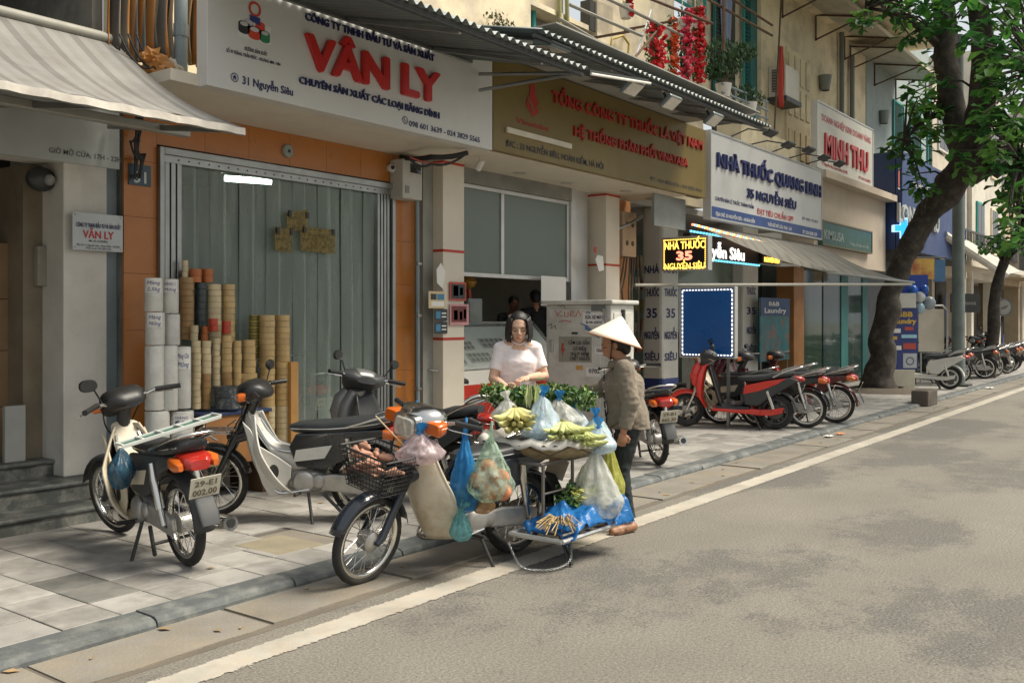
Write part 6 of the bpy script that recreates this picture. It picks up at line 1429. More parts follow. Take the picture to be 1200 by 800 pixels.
def plate(par, c, tilt, txt, w=0.19, h=0.14):
    M = frameM(c, (0, -1, 0), (-math.sin(rad(tilt)), 0, math.cos(rad(tilt))))
    o = obj('number_plate', MB().obox(M, w, h, 0.004), plate_m, par, bevel=0.002)
    text_at('lettering', txt[0], M @ Matrix.Translation((-w * .36, h * .08, 0.0035)), w * .72, h * .27, plate_t, o, 0.02)
    text_at('lettering', txt[1], M @ Matrix.Translation((-w * .40, -h * .38, 0.0035)), w * .80, h * .30, plate_t, o, 0.02)
def mirror(par, base, tip, mat=None, big=1.0):
    base = Vector(base); tip = Vector(tip)
    m = obj('mirror', loft([((tip.x, tip.y, tip.z), 0.055 * big, 0.035 * big, 0, .8), ((tip.x + .02, tip.y, tip.z), 0.06 * big, 0.042 * big, 0, .8), ((tip.x + .045, tip.y, tip.z), 0.03 * big, 0.02 * big, 0, .8)]), mat or black_p, par, smooth=50)
    obj('stalk', MB().tube([base, base.lerp(tip, .6) + Vector((0, 0, .02)), tip + Vector((.02, 0, -.02))], 0.006, 6), black_p, m)
def seg(pts, n=6):
    P = [Vector(p) for p in pts]; out = []
    for i in range(len(P) - 1):
        p0 = P[max(i - 1, 0)]; p1 = P[i]; p2 = P[i + 1]; p3 = P[min(i + 2, len(P) - 1)]
        for k in range(n):
            s = k / n; out.append(0.5 * ((2 * p1) + (p2 - p0) * s + (2 * p0 - 5 * p1 + 4 * p2 - p3) * s * s + (3 * p1 - p0 - 3 * p2 + p3) * s ** 3))
    out.append(P[-1]); return out
def underbone(label, pos, heading, steer=0.0, lean=4.0, shield=None, body=None, head=None, plate_txt=('29-E1', '007.00'), mirrors=(1, 1), lamp='fairing', carrier=False, front_rack=False, side_stand=True, name='motorbike', grp='motorbikes on the pavement', tail=True, z0=PZ, seat_len=1.0, shield_on=True, fair=True, alloy_wheel=False):
    shield = shield or cream_pl; body = body or dark_paint; head = head or black_p
    T = thing(name, label, 'motorbike', (pos[0], pos[1], z0), grp, local=True); T.rotation_euler = (rad(-lean), 0, rad(heading))
    R = 0.275; ZA = R; WB = 1.2
    wheel(T, 0, ZA, R, 0.062, name='rear_wheel', spoke=not alloy_wheel)
    # steering assembly turned about the head axis
    rake = 26; hp = Vector((WB - 0.275, 0, 0.80))
    axis = Vector((-math.sin(rad(rake)), 0, math.cos(rad(rake))))
    ST = Matrix.Translation(hp) @ Matrix.Rotation(rad(steer), 4, axis) @ Matrix.Translation(-hp)
    st = lambda p: ST @ Vector(p)
    wheel(T, WB, ZA, R, 0.056, name='front_wheel', Mx=ST, spoke=not alloy_wheel)
    fk = obj('fork', MB().tube([st((WB, .075, ZA)), st((WB - .04, .075, ZA + .03)), st((WB - .22, .07, ZA + .40))], [0.02, 0.024, 0.026], 8).tube([st((WB, -.075, ZA)), st((WB - .04, -.075, ZA + .03)), st((WB - .22, -.07, ZA + .40))], [0.02, 0.024, 0.026], 8).tube([st((WB, -.085, ZA)), st((WB, .085, ZA))], 0.011, 8), body, T, smooth=50)
    obj('fork_bridge', loft([(tuple(st((WB - .30, 0, .66))), .09, .05, -rake, .6), (tuple(st((WB - .16, 0, .62))), .085, .045, -rake, .6)]), body, T, smooth=50)
    fender(T, WB, ZA, R + 0.035, 18, 165, 0.115, body, 'front_mudguard', ST)
    # steering column and handlebar fairing
    obj('steering_column', MB().tube([st((WB - .21, 0, .62)), st((WB - .36, 0, .95))], 0.045, 10), body, T, smooth=50)
    c = st((WB - .36, 0, .99)); ri = (ST.to_3x3() @ Vector((0, 1, 0)))
    HM = ST @ Matrix.Translation((WB - .36, 0, .98))
    hb = loft([((-.12, 0, .0), .07, .030, 0, .7), ((-.06, 0, .02), .14, .065, 0, .7), ((.02, 0, .015), .165, .085, 0, .65), ((.09, 0, -.01), .13, .09, 0, .65), ((.13, 0, -.015), .08, .07, 0, .65)]).xf(HM)
    H = obj('handlebar_cover', hb, head, T, smooth=50)
    obj('headlight', loft([((.115, 0, -.012), .082, .062, 0, .6), ((.142, 0, -.015), .070, .05, 0, .6), ((.15, 0, -.015), .03, .02, 0, .6)]).xf(HM), lens_c, H, smooth=50)
    obj('gauge', loft([((-.105, 0, .02), .05, .018, 0, .6), ((-.06, 0, .055), .065, .022, 0, .6), ((-.02, 0, .07), .05, .014, 0, .6)]).xf(HM), black_p, H, smooth=50)
    for s in (1, -1):
        obj('indicator', loft([((.03, s * .14, -.01), .025, .032, 0, .6), ((.075, s * .155, -.012), .045, .034, 0, .6), ((.105, s * .14, -.012), .03, .022, 0, .6)]).xf(HM), amber, H, smooth=50)
        bar = [HM @ Vector(p) for p in ((-.02, s * .10, .0), (-.05, s * .22, .03), (-.13, s * .36, .02))]
        obj('handlebar', MB().tube(bar[:2], 0.012, 8), chrome, T, smooth=50)
        obj('grip', MB().tube([bar[1], bar[1].lerp(bar[2], .15), bar[2], bar[2] + (bar[2] - bar[1]) * .04], [0.017, 0.0175, 0.0175, 0.020], 10), black_p, T, smooth=50)
        obj('brake_lever', MB().tube([HM @ Vector(p) for p in ((.0, s * .17, .0), (.015, s * .25, .0), (-.05, s * .36, -.01))], 0.006, 6, flat=.6), chrome, T, smooth=50)
        if mirrors[0 if s > 0 else 1]: mirror(T, HM @ Vector((-.03, s * .17, .02)), HM @ Vector((-.06, s * .26, .17)))
    # frame spine
    obj('frame', MB().tube(seg([(WB - .30, 0, .78), (.72, 0, .52), (.50, 0, .40), (.42, 0, .32)]), 0.038, 8).tube(seg([(.55, 0, .44), (.25, 0, .60), (-.18, 0, .66)]), 0.03, 8), body, T, smooth=50)
    # leg shield: wraps round both sides, flares at the knees
    if shield_on:
        def shf(a, b):
            s = (a - .5) * 2; t = b
            x = 0.90 - 0.12 * t - 0.06 * t * t + 0.04 * math.sin(t * 3.1); z = 0.82 - 0.60 * t
            hw = 0.08 + 0.135 * min(1, t * 2.2) - 0.09 * max(0, (t - .72) / .28) ** 2
            return (x - 0.23 * abs(s) ** 1.9 * (0.45 + .55 * t) + 0.03, s * hw, z)
        sh = obj('leg_shield', MB().grid(shf, 18, 16), shield, T, smooth=True, solid=0.008)
        obj('shield_rim', MB().tube([shf(0, k / 14) for k in range(15)], .009, 6).tube([shf(1, k / 14) for k in range(15)], .009, 6), shield, sh, smooth=True)
        obj('shield_lining', MB().grid(lambda a, b: Vector(shf(.12 + .76 * a, .06 + .86 * b)) - Vector((.022, 0, 0)), 10, 10), black_p, sh, smooth=True)
        obj('centre_tunnel', loft([((.86, 0, .80), .095, .05, -30, .7), ((.78, 0, .64), .10, .075, -30, .7), ((.68, 0, .51), .10, .085, -20, .7), ((.55, 0, .46), .10, .09, 0, .7), ((.40, 0, .50), .105, .095, 0, .7)]), shield, T, smooth=50)
        for s in (1, -1) if fair else ():
            sf = obj('side_fairing', extr_y([(.90, .78), (.84, .72), (.77, .59), (.63, .51), (.53, .44), (.54, .35), (.62, .23), (.70, .20), (.76, .30), (.83, .52)], min(.135 * s, .15 * s), max(.135 * s, .15 * s)), shield, T, bevel=.006)
            obj('engine_hole', MB().lathe([(0, .017), (.036, .017), (.045, .0155), (.047, .012)], 18, Matrix.Translation((.665, .135 * s, .40)) @ Matrix.Rotation(rad(-90 * s), 4, 'X') @ Matrix.Diagonal((.85, 1.2, 1, 1))), black_p, sf, smooth=40)
        obj('tunnel_rail', MB().tube(seg([(.83, .075, .76), (.72, .095, .60), (.58, .10, .545), (.42, .11, .56)]), 0.009, 6).tube(seg([(.83, -.075, .76), (.72, -.095, .60), (.58, -.10, .545), (.42, -.11, .56)]), 0.009, 6), chrome, T, smooth=50)
    # side covers under the seat
    for s in (1, -1):
        y0 = .085 * s; poly = [(.50, .43), (.56, .58), (.50, .68), (.20, .70), (-.15, .72), (-.22, .69), (.02, .60), (.14, .48), (.30, .41)]
        obj('side_cover', extr_y(poly, min(y0, y0 + .035 * s), max(y0, y0 + .035 * s)), body, T, bevel=0.012)
        obj('side_trim', extr_y([(.52, .47), (.50, .56), (.22, .60), (.28, .50)], min(y0 + .036 * s, y0 + .041 * s), max(y0 + .036 * s, y0 + .041 * s)), shield, T, bevel=0.002)
    # seat
    rg = []
    for x, w, zt, hz in ((.57, .055, .735, .02), (.52, .09, .752, .036), (.42, .105, .765, .046), (.26, .118, .772, .050), (.13, .122, .788, .052), (-.02, .122, .802, .052), (-.16, .115, .812, .046), (-.235, .09, .815, .034), (-.26, .05, .815, .02)):
        rg.append(((x * seat_len, 0, zt - hz), w, hz, 0, .62))
    se = obj('seat', loft(rg, 18), seat_m, T, smooth=50)
    obj('seat_piping', MB().tube(seg([(.54, .095, .72), (.26, .12, .722), (-.02, .124, .75), (-.22, .10, .78)]), 0.005, 6).tube(seg([(.54, -.095, .72), (.26, -.12, .722), (-.02, -.124, .75), (-.22, -.10, .78)]), 0.005, 6), chrome, se)
    obj('grab_rail', MB().tube(seg([(.10, .135, .74), (-.10, .14, .80), (-.28, .12, .85), (-.32, 0, .86), (-.28, -.12, .85), (-.10, -.14, .80), (.10, -.135, .74)]), 0.011, 8), chrome, T, smooth=50)
    # engine
    en = obj('engine', loft([((.30, 0, .31), .09, .06, 0, .7), ((.36, 0, .31), .105, .10, 0, .7), ((.50, 0, .31), .11, .105, 0, .7), ((.58, 0, .32), .10, .08, 0, .7)]), alloy, T, smooth=50)
    obj('cylinder', loft([((.56, 0, .34), .065, .055, 0, .6)] + [((.58 + .018 * i, 0, .345 + .004 * i), .075 if i % 2 else .060, .065 if i % 2 else .052, 0, .6) for i in range(8)] + [((.75, 0, .375), .05, .045, 0, .6)]), eng_d, en, smooth=50)
    for s in (1, -1): obj('crankcase_cover', MB().lathe([(0, .03), (.05, .03), (.078, .022), (.088, .004), (.09, 0)], 20, Matrix.Translation((.45, .108 * s, .31)) @ Matrix.Rotation(rad(-90 * s), 4, 'X')), alloy, en, smooth=50)
    obj('drive_cover', MB().lathe([(0, .025), (.035, .025), (.055, .015), (.06, 0)], 16, Matrix.Translation((.34, .10, .315)) @ Matrix.Rotation(rad(-90), 4, 'X')), alloy, en, smooth=50)
    obj('chain_case', extr_y([(.32, .25), (.34, .36), (.22, .375), (.0, .355), (-.09, .33), (-.10, .255), (-.02, .215), (.16, .235)], .082, .112), alloy if shield_on else chrome, T, bevel=0.012)
    obj('swingarm', MB().bar((.30, -.085, .31), (0, -.085, .275), .03, .045).bar((.0, -.10, .275), (.0, .12, .275), .024), body, T, bevel=0.004)
    for s in (1, -1):
        sk = obj('shock_absorber', MB().tube([(.0, .125 * s, .28), (.07, .13 * s, .50)], 0.016, 10).tube([(.03, .1275 * s, .38), (.085, .131 * s, .56), (.10, .132 * s, .66)], [0.028, 0.028, 0.022], 12), chrome if s > 0 else alloy, T, smooth=40)
    # exhaust on the right
    ex = obj('exhaust', MB().tube(seg([(.72, -.05, .33), (.76, -.08, .22), (.60, -.11, .17), (.36, -.12, .20), (.25, -.13, .215)]), 0.017, 10).tube([(.25, -.13, .215), (.20, -.133, .222), (.16, -.135, .226), (-.24, -.15, .275), (-.33, -.153, .285)], [0.018, 0.036, 0.050, 0.054, 0.048], 16), chrome, T, smooth=50)
    obj('muffler_tip', MB().tube([(-.325, -.153, .2845), (-.335, -.154, .286)], [.030, .028], 12, cap=True), black_p, ex, smooth=50)
    # rear mudguard, lamp, plate
    fender(T, 0, ZA, R + 0.05, 40, 182, 0.13, body, 'rear_mudguard')
    fl = obj('rear_flap', loft([((-.29, 0, .52), .06, .008, 60, .6), ((-.37, 0, .40), .065, .008, 60, .6), ((-.40, 0, .32), .058, .008, 65, .6)]), char_pl, T, smooth=50)
    if tail:
        tl = obj('tail_light', loft([((-.18, 0, .70), .10, .05, 0, .6), ((-.27, 0, .685), .095, .048, 0, .6), ((-.315, 0, .67), .06, .03, 0, .6)]), tail_red, T, smooth=50)
        for s in (1, -1): obj('indicator', loft([((-.17, s * .11, .685), .03, .035, 0, .6), ((-.25, s * .115, .675), .035, .036, 0, .6), ((-.29, s * .11, .665), .015, .018, 0, .6)]), amber, tl, smooth=50)
    plate(T, (-.355, 0, .545), 24, plate_txt)
    # stands and pegs
    if side_stand: obj('side_stand', MB().tube([(.42, .10, .24), (.36, .21, .02), (.33, .225, .004)], 0.012, 8), dark_metal, T, smooth=50)
    obj('main_stand', MB().tube([(.30, .10, .22), (.16, .14, .10), (.10, .16, .09)], 0.013, 8).tube([(.30, -.10, .22), (.16, -.14, .10), (.10, -.16, .09)], 0.013, 8).tube([(.2, -.13, .13), (.2, .13, .13)], 0.011, 6), dark_metal, T, smooth=50)
    obj('foot_peg', MB().tube([(.48, -.24, .245), (.48, -.10, .23)], .014, 8).tube([(.48, .10, .23), (.48, .24, .245)], .014, 8), rubber, T, smooth=50)
    obj('gear_pedal', MB().tube(seg([(.40, .13, .26), (.60, .15, .235), (.66, .16, .26)]), .009, 6), chrome, T)
    obj('control_cable', MB().tube(seg([HM @ Vector((.0, -.16, .0)), HM @ Vector((.10, -.13, -.12)), st((WB - .13, -.05, .62)), st((WB - .02, -.07, .33))]), .005, 5).tube(seg([HM @ Vector((.0, .16, .0)), HM @ Vector((.08, .12, -.14)), (WB - .32, .06, .70), (.62, .06, .45)]), .005, 5), black_c, T, smooth=True)
    if carrier:
        mb = MB()
        for y in (-.12, -.04, .04, .12): mb.tube([(-.05, y, .87), (-.48, y, .88)], .007, 6)
        for x in (-.06, -.2, -.34, -.47): mb.tube([(x, -.13, .872), (x, .13, .872)], .007, 6)
        obj('rear_carrier', mb, chrome, T)
    if front_rack:
        mb = MB()
        for y in (-.10, -.033, .033, .10): mb.tube([st((WB - .17, y, .68)), st((WB + .10, y, .68))], .006, 6)
        for x in (-.17, -.03, .10): mb.tube([st((WB + x, -.11, .682)), st((WB + x, .11, .682))], .006, 6)
        for x, dz in ((-.16, .055), (.09, .055)): mb.tube([st((WB + x, -.11, .682)), st((WB + x, -.11, .682 + dz)), st((WB + x, .11, .682 + dz)), st((WB + x, .11, .682))], .006, 6)
        mb.tube([st((WB + .08, 0, .68)), st((WB - .05, 0, .60))], .008, 6); mb.tube([st((WB - .15, .05, .68)), st((WB - .20, .05, .60))], .008, 6)
        obj('front_rack', mb, chrome, T)
    T['st'] = 0; del T['st']
    return T, ST, HM
def scooter(label, pos, heading, lean=4.0, c1=None, c2=None, steer=0, plate_txt=('29-M1', '452.18'), grp='motorbikes on the pavement', z0=PZ, wheel_r=0.25):
    """step-through scooter with a flat floor board"""
    c1 = c1 or red_pt; c2 = c2 or char_pl; R = wheel_r; WB = 1.22
    T = thing('scooter', label, 'scooter', (pos[0], pos[1], z0), grp, local=True); T.rotation_euler = (rad(-lean), 0, rad(heading))
    hp = Vector((WB - 0.22, 0, 0.75)); ax = Vector((-.4, 0, .916)); ST = Matrix.Translation(hp) @ Matrix.Rotation(rad(steer), 4, ax) @ Matrix.Translation(-hp)
    st = lambda p: ST @ Vector(p)
    wheel(T, 0, R, R, .085, spoke=False, name='rear_wheel', disc_b=True); wheel(T, WB, R, R, .08, spoke=False, name='front_wheel', Mx=ST, disc_b=True)
    obj('fork', MB().tube([st((WB, .075, R)), st((WB - .17, .065, .62))], .022, 10).tube([st((WB, -.075, R)), st((WB - .17, -.065, .62))], .022, 10), chrome, T, smooth=50)
    fender(T, WB, R, R + .045, 5, 170, .15, c1, 'front_mudguard', ST, skirt=.05)
    obj('front_fairing', loft([((WB - .28, 0, .30), .13, .03, -60, .7), ((WB - .20, 0, .45), .17, .05, -65, .7), ((WB - .19, 0, .62), .18, .07, -70, .7), ((WB - .22, 0, .80), .15, .07, -70, .7), ((WB - .28, 0, .92), .09, .05, -70, .7)]), c1, T, smooth=50)
    for s in (1, -1): obj('fairing_wing', loft([((WB - .13, s * .10, .60), .035, .04, -60, .7), ((WB - .12, s * .12, .72), .045, .06, -60, .7), ((WB - .16, s * .10, .86), .04, .05, -60, .7), ((WB - .20, s * .06, .93), .02, .03, -60, .7)]), c1, T, smooth=50)
    obj('leg_shield', MB().grid(lambda a, b: (WB - .30 - .16 * b - .05 * abs(2 * a - 1) ** 2, (a - .5) * (.26 + .12 * math.sin(b * 3)), .88 - .55 * b), 12, 10), c2, T, smooth=True, solid=.012)
    obj('floor_board', loft([((.34, 0, .30), .14, .03, 0, .5), ((.55, 0, .29), .15, .03, 0, .5), ((.80, 0, .31), .14, .03, 0, .5)]), c2, T, smooth=50)
    for s in (1, -1): obj('side_sill', extr_y([(.20, .22), (.18, .30), (.50, .285), (.86, .30), (.84, .26), (.5, .235)], min(.15 * s, .17 * s), max(.15 * s, .17 * s)), c1, T, bevel=.01)
    HM = ST @ Matrix.Translation((WB - .33, 0, 1.0))
    H = obj('handlebar_cover', loft([((-.11, 0, 0), .10, .03, 0, .7), ((-.04, 0, .02), .21, .06, 0, .7), ((.06, 0, .0), .17, .10, 0, .65), ((.13, 0, -.05), .10, .09, 0, .65)]).xf(HM), c2, T, smooth=50)
    obj('headlight', loft([((.10, 0, -.02), .11, .06, 0, .6), ((.16, 0, -.04), .08, .045, 0, .6), ((.17, 0, -.04), .03, .02, 0, .6)]).xf(HM), lens_c, H, smooth=50)
    obj('gauge', loft([((-.10, 0, .025), .07, .02, 0, .6), ((-.05, 0, .062), .095, .026, 0, .6), ((.02, 0, .085), .07, .015, 0, .6)]).xf(HM), grey_pt, H, smooth=50)
    for s in (1, -1):
        bar = [HM @ Vector(p) for p in ((-.02, s * .12, .01), (-.05, s * .22, .03), (-.12, s * .36, .025))]
        obj('handlebar', MB().tube(bar[:2], .012, 8), chrome, T); obj('grip', MB().tube([bar[1], bar[2]], .018, 10), black_p, T, smooth=50)
        obj('brake_lever', MB().tube([HM @ Vector(p) for p in ((.0, s * .18, .01), (.02, s * .26, .01), (-.04, s * .36, .0))], .006, 6), chrome, T)
        mirror(T, HM @ Vector((-.03, s * .17, .03)), HM @ Vector((-.05, s * .27, .18)))
        obj('body_panel', extr_y([(.40, .35), (.44, .58), (.20, .66), (-.22, .74), (-.32, .70), (-.10, .56), (.12, .42), (.22, .33)], min(.10 * s, .145 * s), max(.10 * s, .145 * s)), c2, T, bevel=.02)
        obj('colour_stripe', extr_y([(.42, .50), (.40, .62), (.10, .69), (-.16, .73), (-.04, .65), (.2, .55)], min(.146 * s, .155 * s), max(.146 * s, .155 * s)), c1, T, bevel=.004)
        obj('swing_cover', extr_y([(.28, .20), (.30, .28), (.06, .29), (-.12, .32), (-.10, .24), (.05, .20)], min(.075 * s, .10 * s), max(.075 * s, .10 * s)), c1, T, bevel=.01)
        obj('shock_absorber', MB().tube([(.02, .12 * s, .30), (.10, .125 * s, .55)], [.024, .026], 10), chrome, T, smooth=40)
    obj('under_seat', loft([((.46, 0, .40), .10, .10, 0, .6), ((.36, 0, .52), .12, .12, 0, .6), ((.10, 0, .60), .12, .09, 0, .6), ((-.22, 0, .70), .09, .05, 0, .6)]), c2, T, smooth=50)
    rg = [((x, 0, z - h), w_, h, 0, .6) for x, w_, z, h in ((.50, .06, .72, .02), (.44, .10, .745, .04), (.28, .125, .755, .05), (.12, .125, .77, .05), (.02, .12, .80, .05), (-.16, .11, .815, .045), (-.26, .07, .82, .03))]
    obj('seat', loft(rg, 18), seat_m, T, smooth=50)
    obj('grab_rail', MB().tube(seg([(.02, .14, .74), (-.14, .145, .82), (-.34, .12, .88), (-.38, 0, .885), (-.34, -.12, .88), (-.14, -.145, .82), (.02, -.14, .74)]), .014, 8), chrome, T, smooth=50)
    tl = obj('tail_light', loft([((-.26, 0, .72), .09, .04, 0, .6), ((-.36, 0, .71), .08, .035, 0, .6), ((-.40, 0, .70), .03, .015, 0, .6)]), tail_red, T, smooth=50)
    fender(T, 0, R, R + .06, 35, 178, .14, c2, 'rear_mudguard')
    plate(T, (-.37, 0, .56), 22, plate_txt)
    obj('main_stand', MB().tube([(.28, .10, .20), (.18, .15, .005)], .014, 8).tube([(.28, -.10, .20), (.18, -.15, .005)], .014, 8).tube([(.2, -.14, .04), (.2, .14, .04)], .012, 6), dark_metal, T, smooth=50)
    obj('motor', MB().lathe([(0, -.06), (.10, -.06), (.12, -.02), (.12, .04), (0, .05)], 18, Matrix.Translation((.0, .0, R)) @ Matrix.Rotation(rad(90), 4, 'X')), eng_d, T, smooth=50)
    obj('foot_peg', MB().tube([(.2, -.22, .32), (.2, .22, .32)], .014, 8), rubber, T)
    return T, ST, HM

# the parked motorbikes
A_, A_st, A_hm = underbone('old cream motorbike seen from behind by the stone steps', onz(220, 662, PZ), 79, steer=14, lean=5, plate_txt=('29-E1', '002.00'), mirrors=(1, 0), shield=cream_pl, body=char_pl)
B_, B_st, B_hm = underbone('cream and black motorbike with long black seat side-on before the tape rolls', (5.21, 5.29), 122, steer=4, lean=5, mirrors=(0, 1), front_rack=True, plate_txt=('29-F2', '118.64'), shield=white_pl)
C_, C_st, C_hm = scooter('grey scooter with big gauge cluster behind the long black seat', (6.20, 5.22), 103, c1=grey_pt, c2=char_pl, steer=-38, lean=4, plate_txt=('30-K4', '220.17'))
V_, V_st, V_hm = underbone('loaded vendor motorbike with leg shields, front basket and hanging bags', (5.25, 3.91), 168.5, steer=12, lean=6, shield=pm('stained_cream_shield', (0.64, 0.57, 0.44), 0.35, var=0.08, vs=3, col2=(0.46, 0.37, 0.24), c2amt=0.2, c2scale=4, grime=0.25), body=navy_pt, head=chrome, mirrors=(0, 0), fair=False, z0=0.0, plate_txt=('29-H5', '384.21'), grp=None)
F_, _, _ = underbone('dark motorbike with grey plate parked behind the vendor in the conical hat', (8.97, 4.78), 50, lean=3, shield=grey_pt, body=dark_paint, mirrors=(0, 0), plate_txt=('29-B1', '665.30'))
G_, _, _ = scooter('red and black electric scooter parked before the blue board', (12.82, 5.02), 109, lean=3, c1=red_pt, c2=char_pl, steer=10, plate_txt=('29-MĐ', '104.22'))
H_ = copy_tree(F_, (13.28, 4.74, PZ), rad(104), 'black motorbike with chrome hub right behind the red scooter', 'motorbikes on the pavement', swap={'silver_grey_paint': maroon_pt})
H_.rotation_euler = (rad(-3), 0, rad(104))
K_ = copy_tree(F_, (14.15, 4.62, PZ), rad(100), 'dark red motorbike at the end of the row by the orange door jamb', 'motorbikes on the pavement', swap={'silver_grey_paint': red_pt, 'black_gloss_paint': maroon_pt}); K_.rotation_euler = (rad(-4), 0, rad(103))
I_ = copy_tree(A_, (12.35, 5.2, PZ), 0, 'white shielded motorbike between the red scooter and the blue board', 'motorbikes on the pavement'); I_.rotation_euler = (rad(-3), 0, rad(84)); I_.location = (13.0, 5.35, PZ)
J_ = copy_tree(C_, (13.75, 5.15, PZ), 0, 'maroon scooter half hidden behind the white shielded motorbike', 'motorbikes on the pavement', swap={'silver_grey_paint': maroon_pt, 'charcoal_plastic': maroon_pt}); J_.rotation_euler = (rad(-3), 0, rad(98))
# far down the street
S2 = copy_tree(G_, (22.35, 4.82, PZ), 0, 'white scooter parked beside the laundry stand plinth', 'far motorbikes', swap={'red_gloss_paint': white_pl, 'charcoal_plastic': white_pl}); S2.rotation_euler = (rad(-3), 0, rad(101))
S3 = copy_tree(G_, (23.9, 5.3, PZ), 0, 'black scooter right behind the lamp post', 'far motorbikes', swap={'red_gloss_paint': dark_paint}); S3.rotation_euler = (rad(-3), 0, rad(125))
S4 = copy_tree(F_, (24.6, 5.1, PZ), 0, 'dark motorbike just right of the lamp post', 'far motorbikes'); S4.rotation_euler = (rad(-3), 0, rad(110))
S5 = copy_tree(A_, (28.0, 4.9, PZ), 0, 'old motorbike parked side-on under the slim tree', 'far motorbikes'); S5.rotation_euler = (rad(-4), 0, rad(150))
S6 = copy_tree(F_, (29.6, 4.9, PZ), 0, 'dark motorbike cut by the right edge of the street row', 'far motorbikes', swap={'silver_grey_paint': grey_pt}); S6.rotation_euler = (rad(-4), 0, rad(140))
S7 = copy_tree(C_, (25.9, 5.6, PZ), 0, 'grey scooter farther back behind the post, nose to the wall', 'far motorbikes'); S7.rotation_euler = (rad(-4), 0, rad(60))
for lb_, sx_, sy_, hd_, src_ in (('black motorbike nearest the round hanging sign', 26.8, 4.95, 112, 0), ('white shielded motorbike second from the right edge', 30.8, 5.0, 125, 1), ('grey scooter at the far right edge of the row', 31.8, 5.1, 118, 2)):
    o_ = copy_tree((F_, A_, C_)[src_], (sx_, sy_, PZ), 0, lb_, 'far motorbikes'); o_.rotation_euler = (rad(-3), 0, rad(hd_))
N_ = copy_tree(F_, (7.9, 8.6, 0.16), 0, 'red motorbike parked inside the orange tiled shop', 'motorbikes on the pavement', swap={'silver_grey_paint': red_pt, 'black_gloss_paint': maroon_pt}); N_.location = (7.0, 7.95, 0.16); N_.rotation_euler = (rad(-3), 0, rad(75))
# black wheel by the kiosk counter: bicycle with a wire basket
cb = onz(560, 523, PZ)
T = thing('bicycle', 'black bicycle with wire basket leaning by the kiosk counter behind the woman', 'bicycle', (cb.x, cb.y, PZ), local=True); T.rotation_euler = (rad(-6), 0, rad(150))
R = .31
wheel(T, 1.02, R, R, .04, name='front_wheel'); wheel(T, 0, R, R, .04, name='rear_wheel')
obj('frame', MB().tube([(0, 0, R), (.36, 0, .30), (.86, 0, .66), (.30, 0, .62), (0, 0, R)], .014, 8).tube([(.36, 0, .30), (.28, 0, .72)], .014, 8).tube([(1.02, .04, R), (.88, .03, .62), (.80, 0, .90)], .012, 8), dark_paint, T, smooth=50)
obj('saddle', loft([((.18, 0, .80), .09, .03, 0, .7), ((.28, 0, .81), .07, .03, 0, .7), ((.42, 0, .80), .025, .02, 0, .7)]), seat_m, T, smooth=50)
obj('handlebar', MB().tube(seg([(.62, .28, .98), (.76, .2, .98), (.80, 0, .94), (.76, -.2, .98), (.62, -.28, .98)]), .011, 8), chrome, T, smooth=50)
mb = MB()
for z_, s in ((.72, .8), (.80, .88), (.88, .95), (.95, 1.0)): mb.tube([(1.08 + .13 * s * cx_, .16 * s * cy_, z_) for cx_, cy_ in ((-1, -1), (1, -1), (1, 1), (-1, 1), (-1, -1))], .004, 4)
for k in range(16):
    a = k / 4; q = int(a); f_ = a - q; c0 = ((-1, -1), (1, -1), (1, 1), (-1, 1), (-1, -1)); cx_ = c0[q][0] + (c0[q + 1][0] - c0[q][0]) * f_; cy_ = c0[q][1] + (c0[q + 1][1] - c0[q][1]) * f_; mb.tube([(1.08 + .104 * cx_, .128 * cy_, .72), (1.08 + .13 * cx_, .16 * cy_, .95)], .004, 4)
obj('basket', mb, wire_m, T)
fender(T, 1.02, R, R + .02, 20, 170, .05, chrome, 'mudguard'); fender(T, 0, R, R + .02, 20, 190, .05, chrome, 'mudguard')
obj('crank', MB().tube([(.36, .08, .30), (.36, .09, .14)], .01, 6).tube([(.36, -.08, .30), (.36, -.09, .46)], .01, 6).tube([(.36, -.09, .30), (.36, .09, .30)], .02, 8), chrome, T)
# luggage on the left bike: a white slatted shelf strapped to the carrier and a blue bag
Tz = A_
mb = MB(); zb = .885
obj('shelf_rack', MB().bar((-.18, -.16, zb + .05), (-.06, .40, zb - .05), .013, .022).bar((-.30, -.16, zb + .05), (-.18, .40, zb - .05), .013, .022), pm('rack_white', (0.55, 0.57, 0.53), 0.45), A_, bevel=.003)
obj('shelf_mesh', MB().bar((-.24, -.15, zb + .048), (-.12, .38, zb - .048), .10, .006), pm('rack_green', (0.05, 0.14, 0.10), 0.5), A_)
for k in range(6): obj('slat', MB().bar((-.30 + .024 * k, -.16 + .11 * k, zb + .058 - .02 * k), (-.17 + .024 * k, -.16 + .11 * k, zb + .058 - .02 * k), .012, .012), pm('rack_white', (0.55, 0.57, 0.53)), A_)
# ------------------------------------------------------------------ tape shop goods
clear_t = pm('clear_tape_roll', (0.54, 0.37, 0.16), 0.16, var=0.15, vs=9, spec=0.6)
tan_t = pm('tan_tape_roll', (0.34, 0.20, 0.075), 0.32, var=0.12, vs=9)
pale_t = pm('pale_tape_roll', (0.62, 0.50, 0.30), 0.16, var=0.15, vs=9)
dark_t = pm('dark_green_tape_roll', (0.035, 0.05, 0.05), 0.35, var=0.2, vs=9)
red_t = pm('red_tape_roll', (0.50, 0.05, 0.02), 0.3); orange_t = pm('orange_tape_roll', (0.45, 0.13, 0.03), 0.35)
yb_t = stripe_mat('hazard_tape_roll', [(0.42, 0.32, 0.05), (0.05, 0.045, 0.03)], 2, 0.022, 0.4, 0.0)
core_m = pm('cardboard_core', (0.30, 0.22, 0.13), 0.8)
film_w = pm('stretch_film_roll', (0.58, 0.57, 0.52), 0.15, var=0.12, vs=7, bump=0.8, bs=18, spec=0.6)
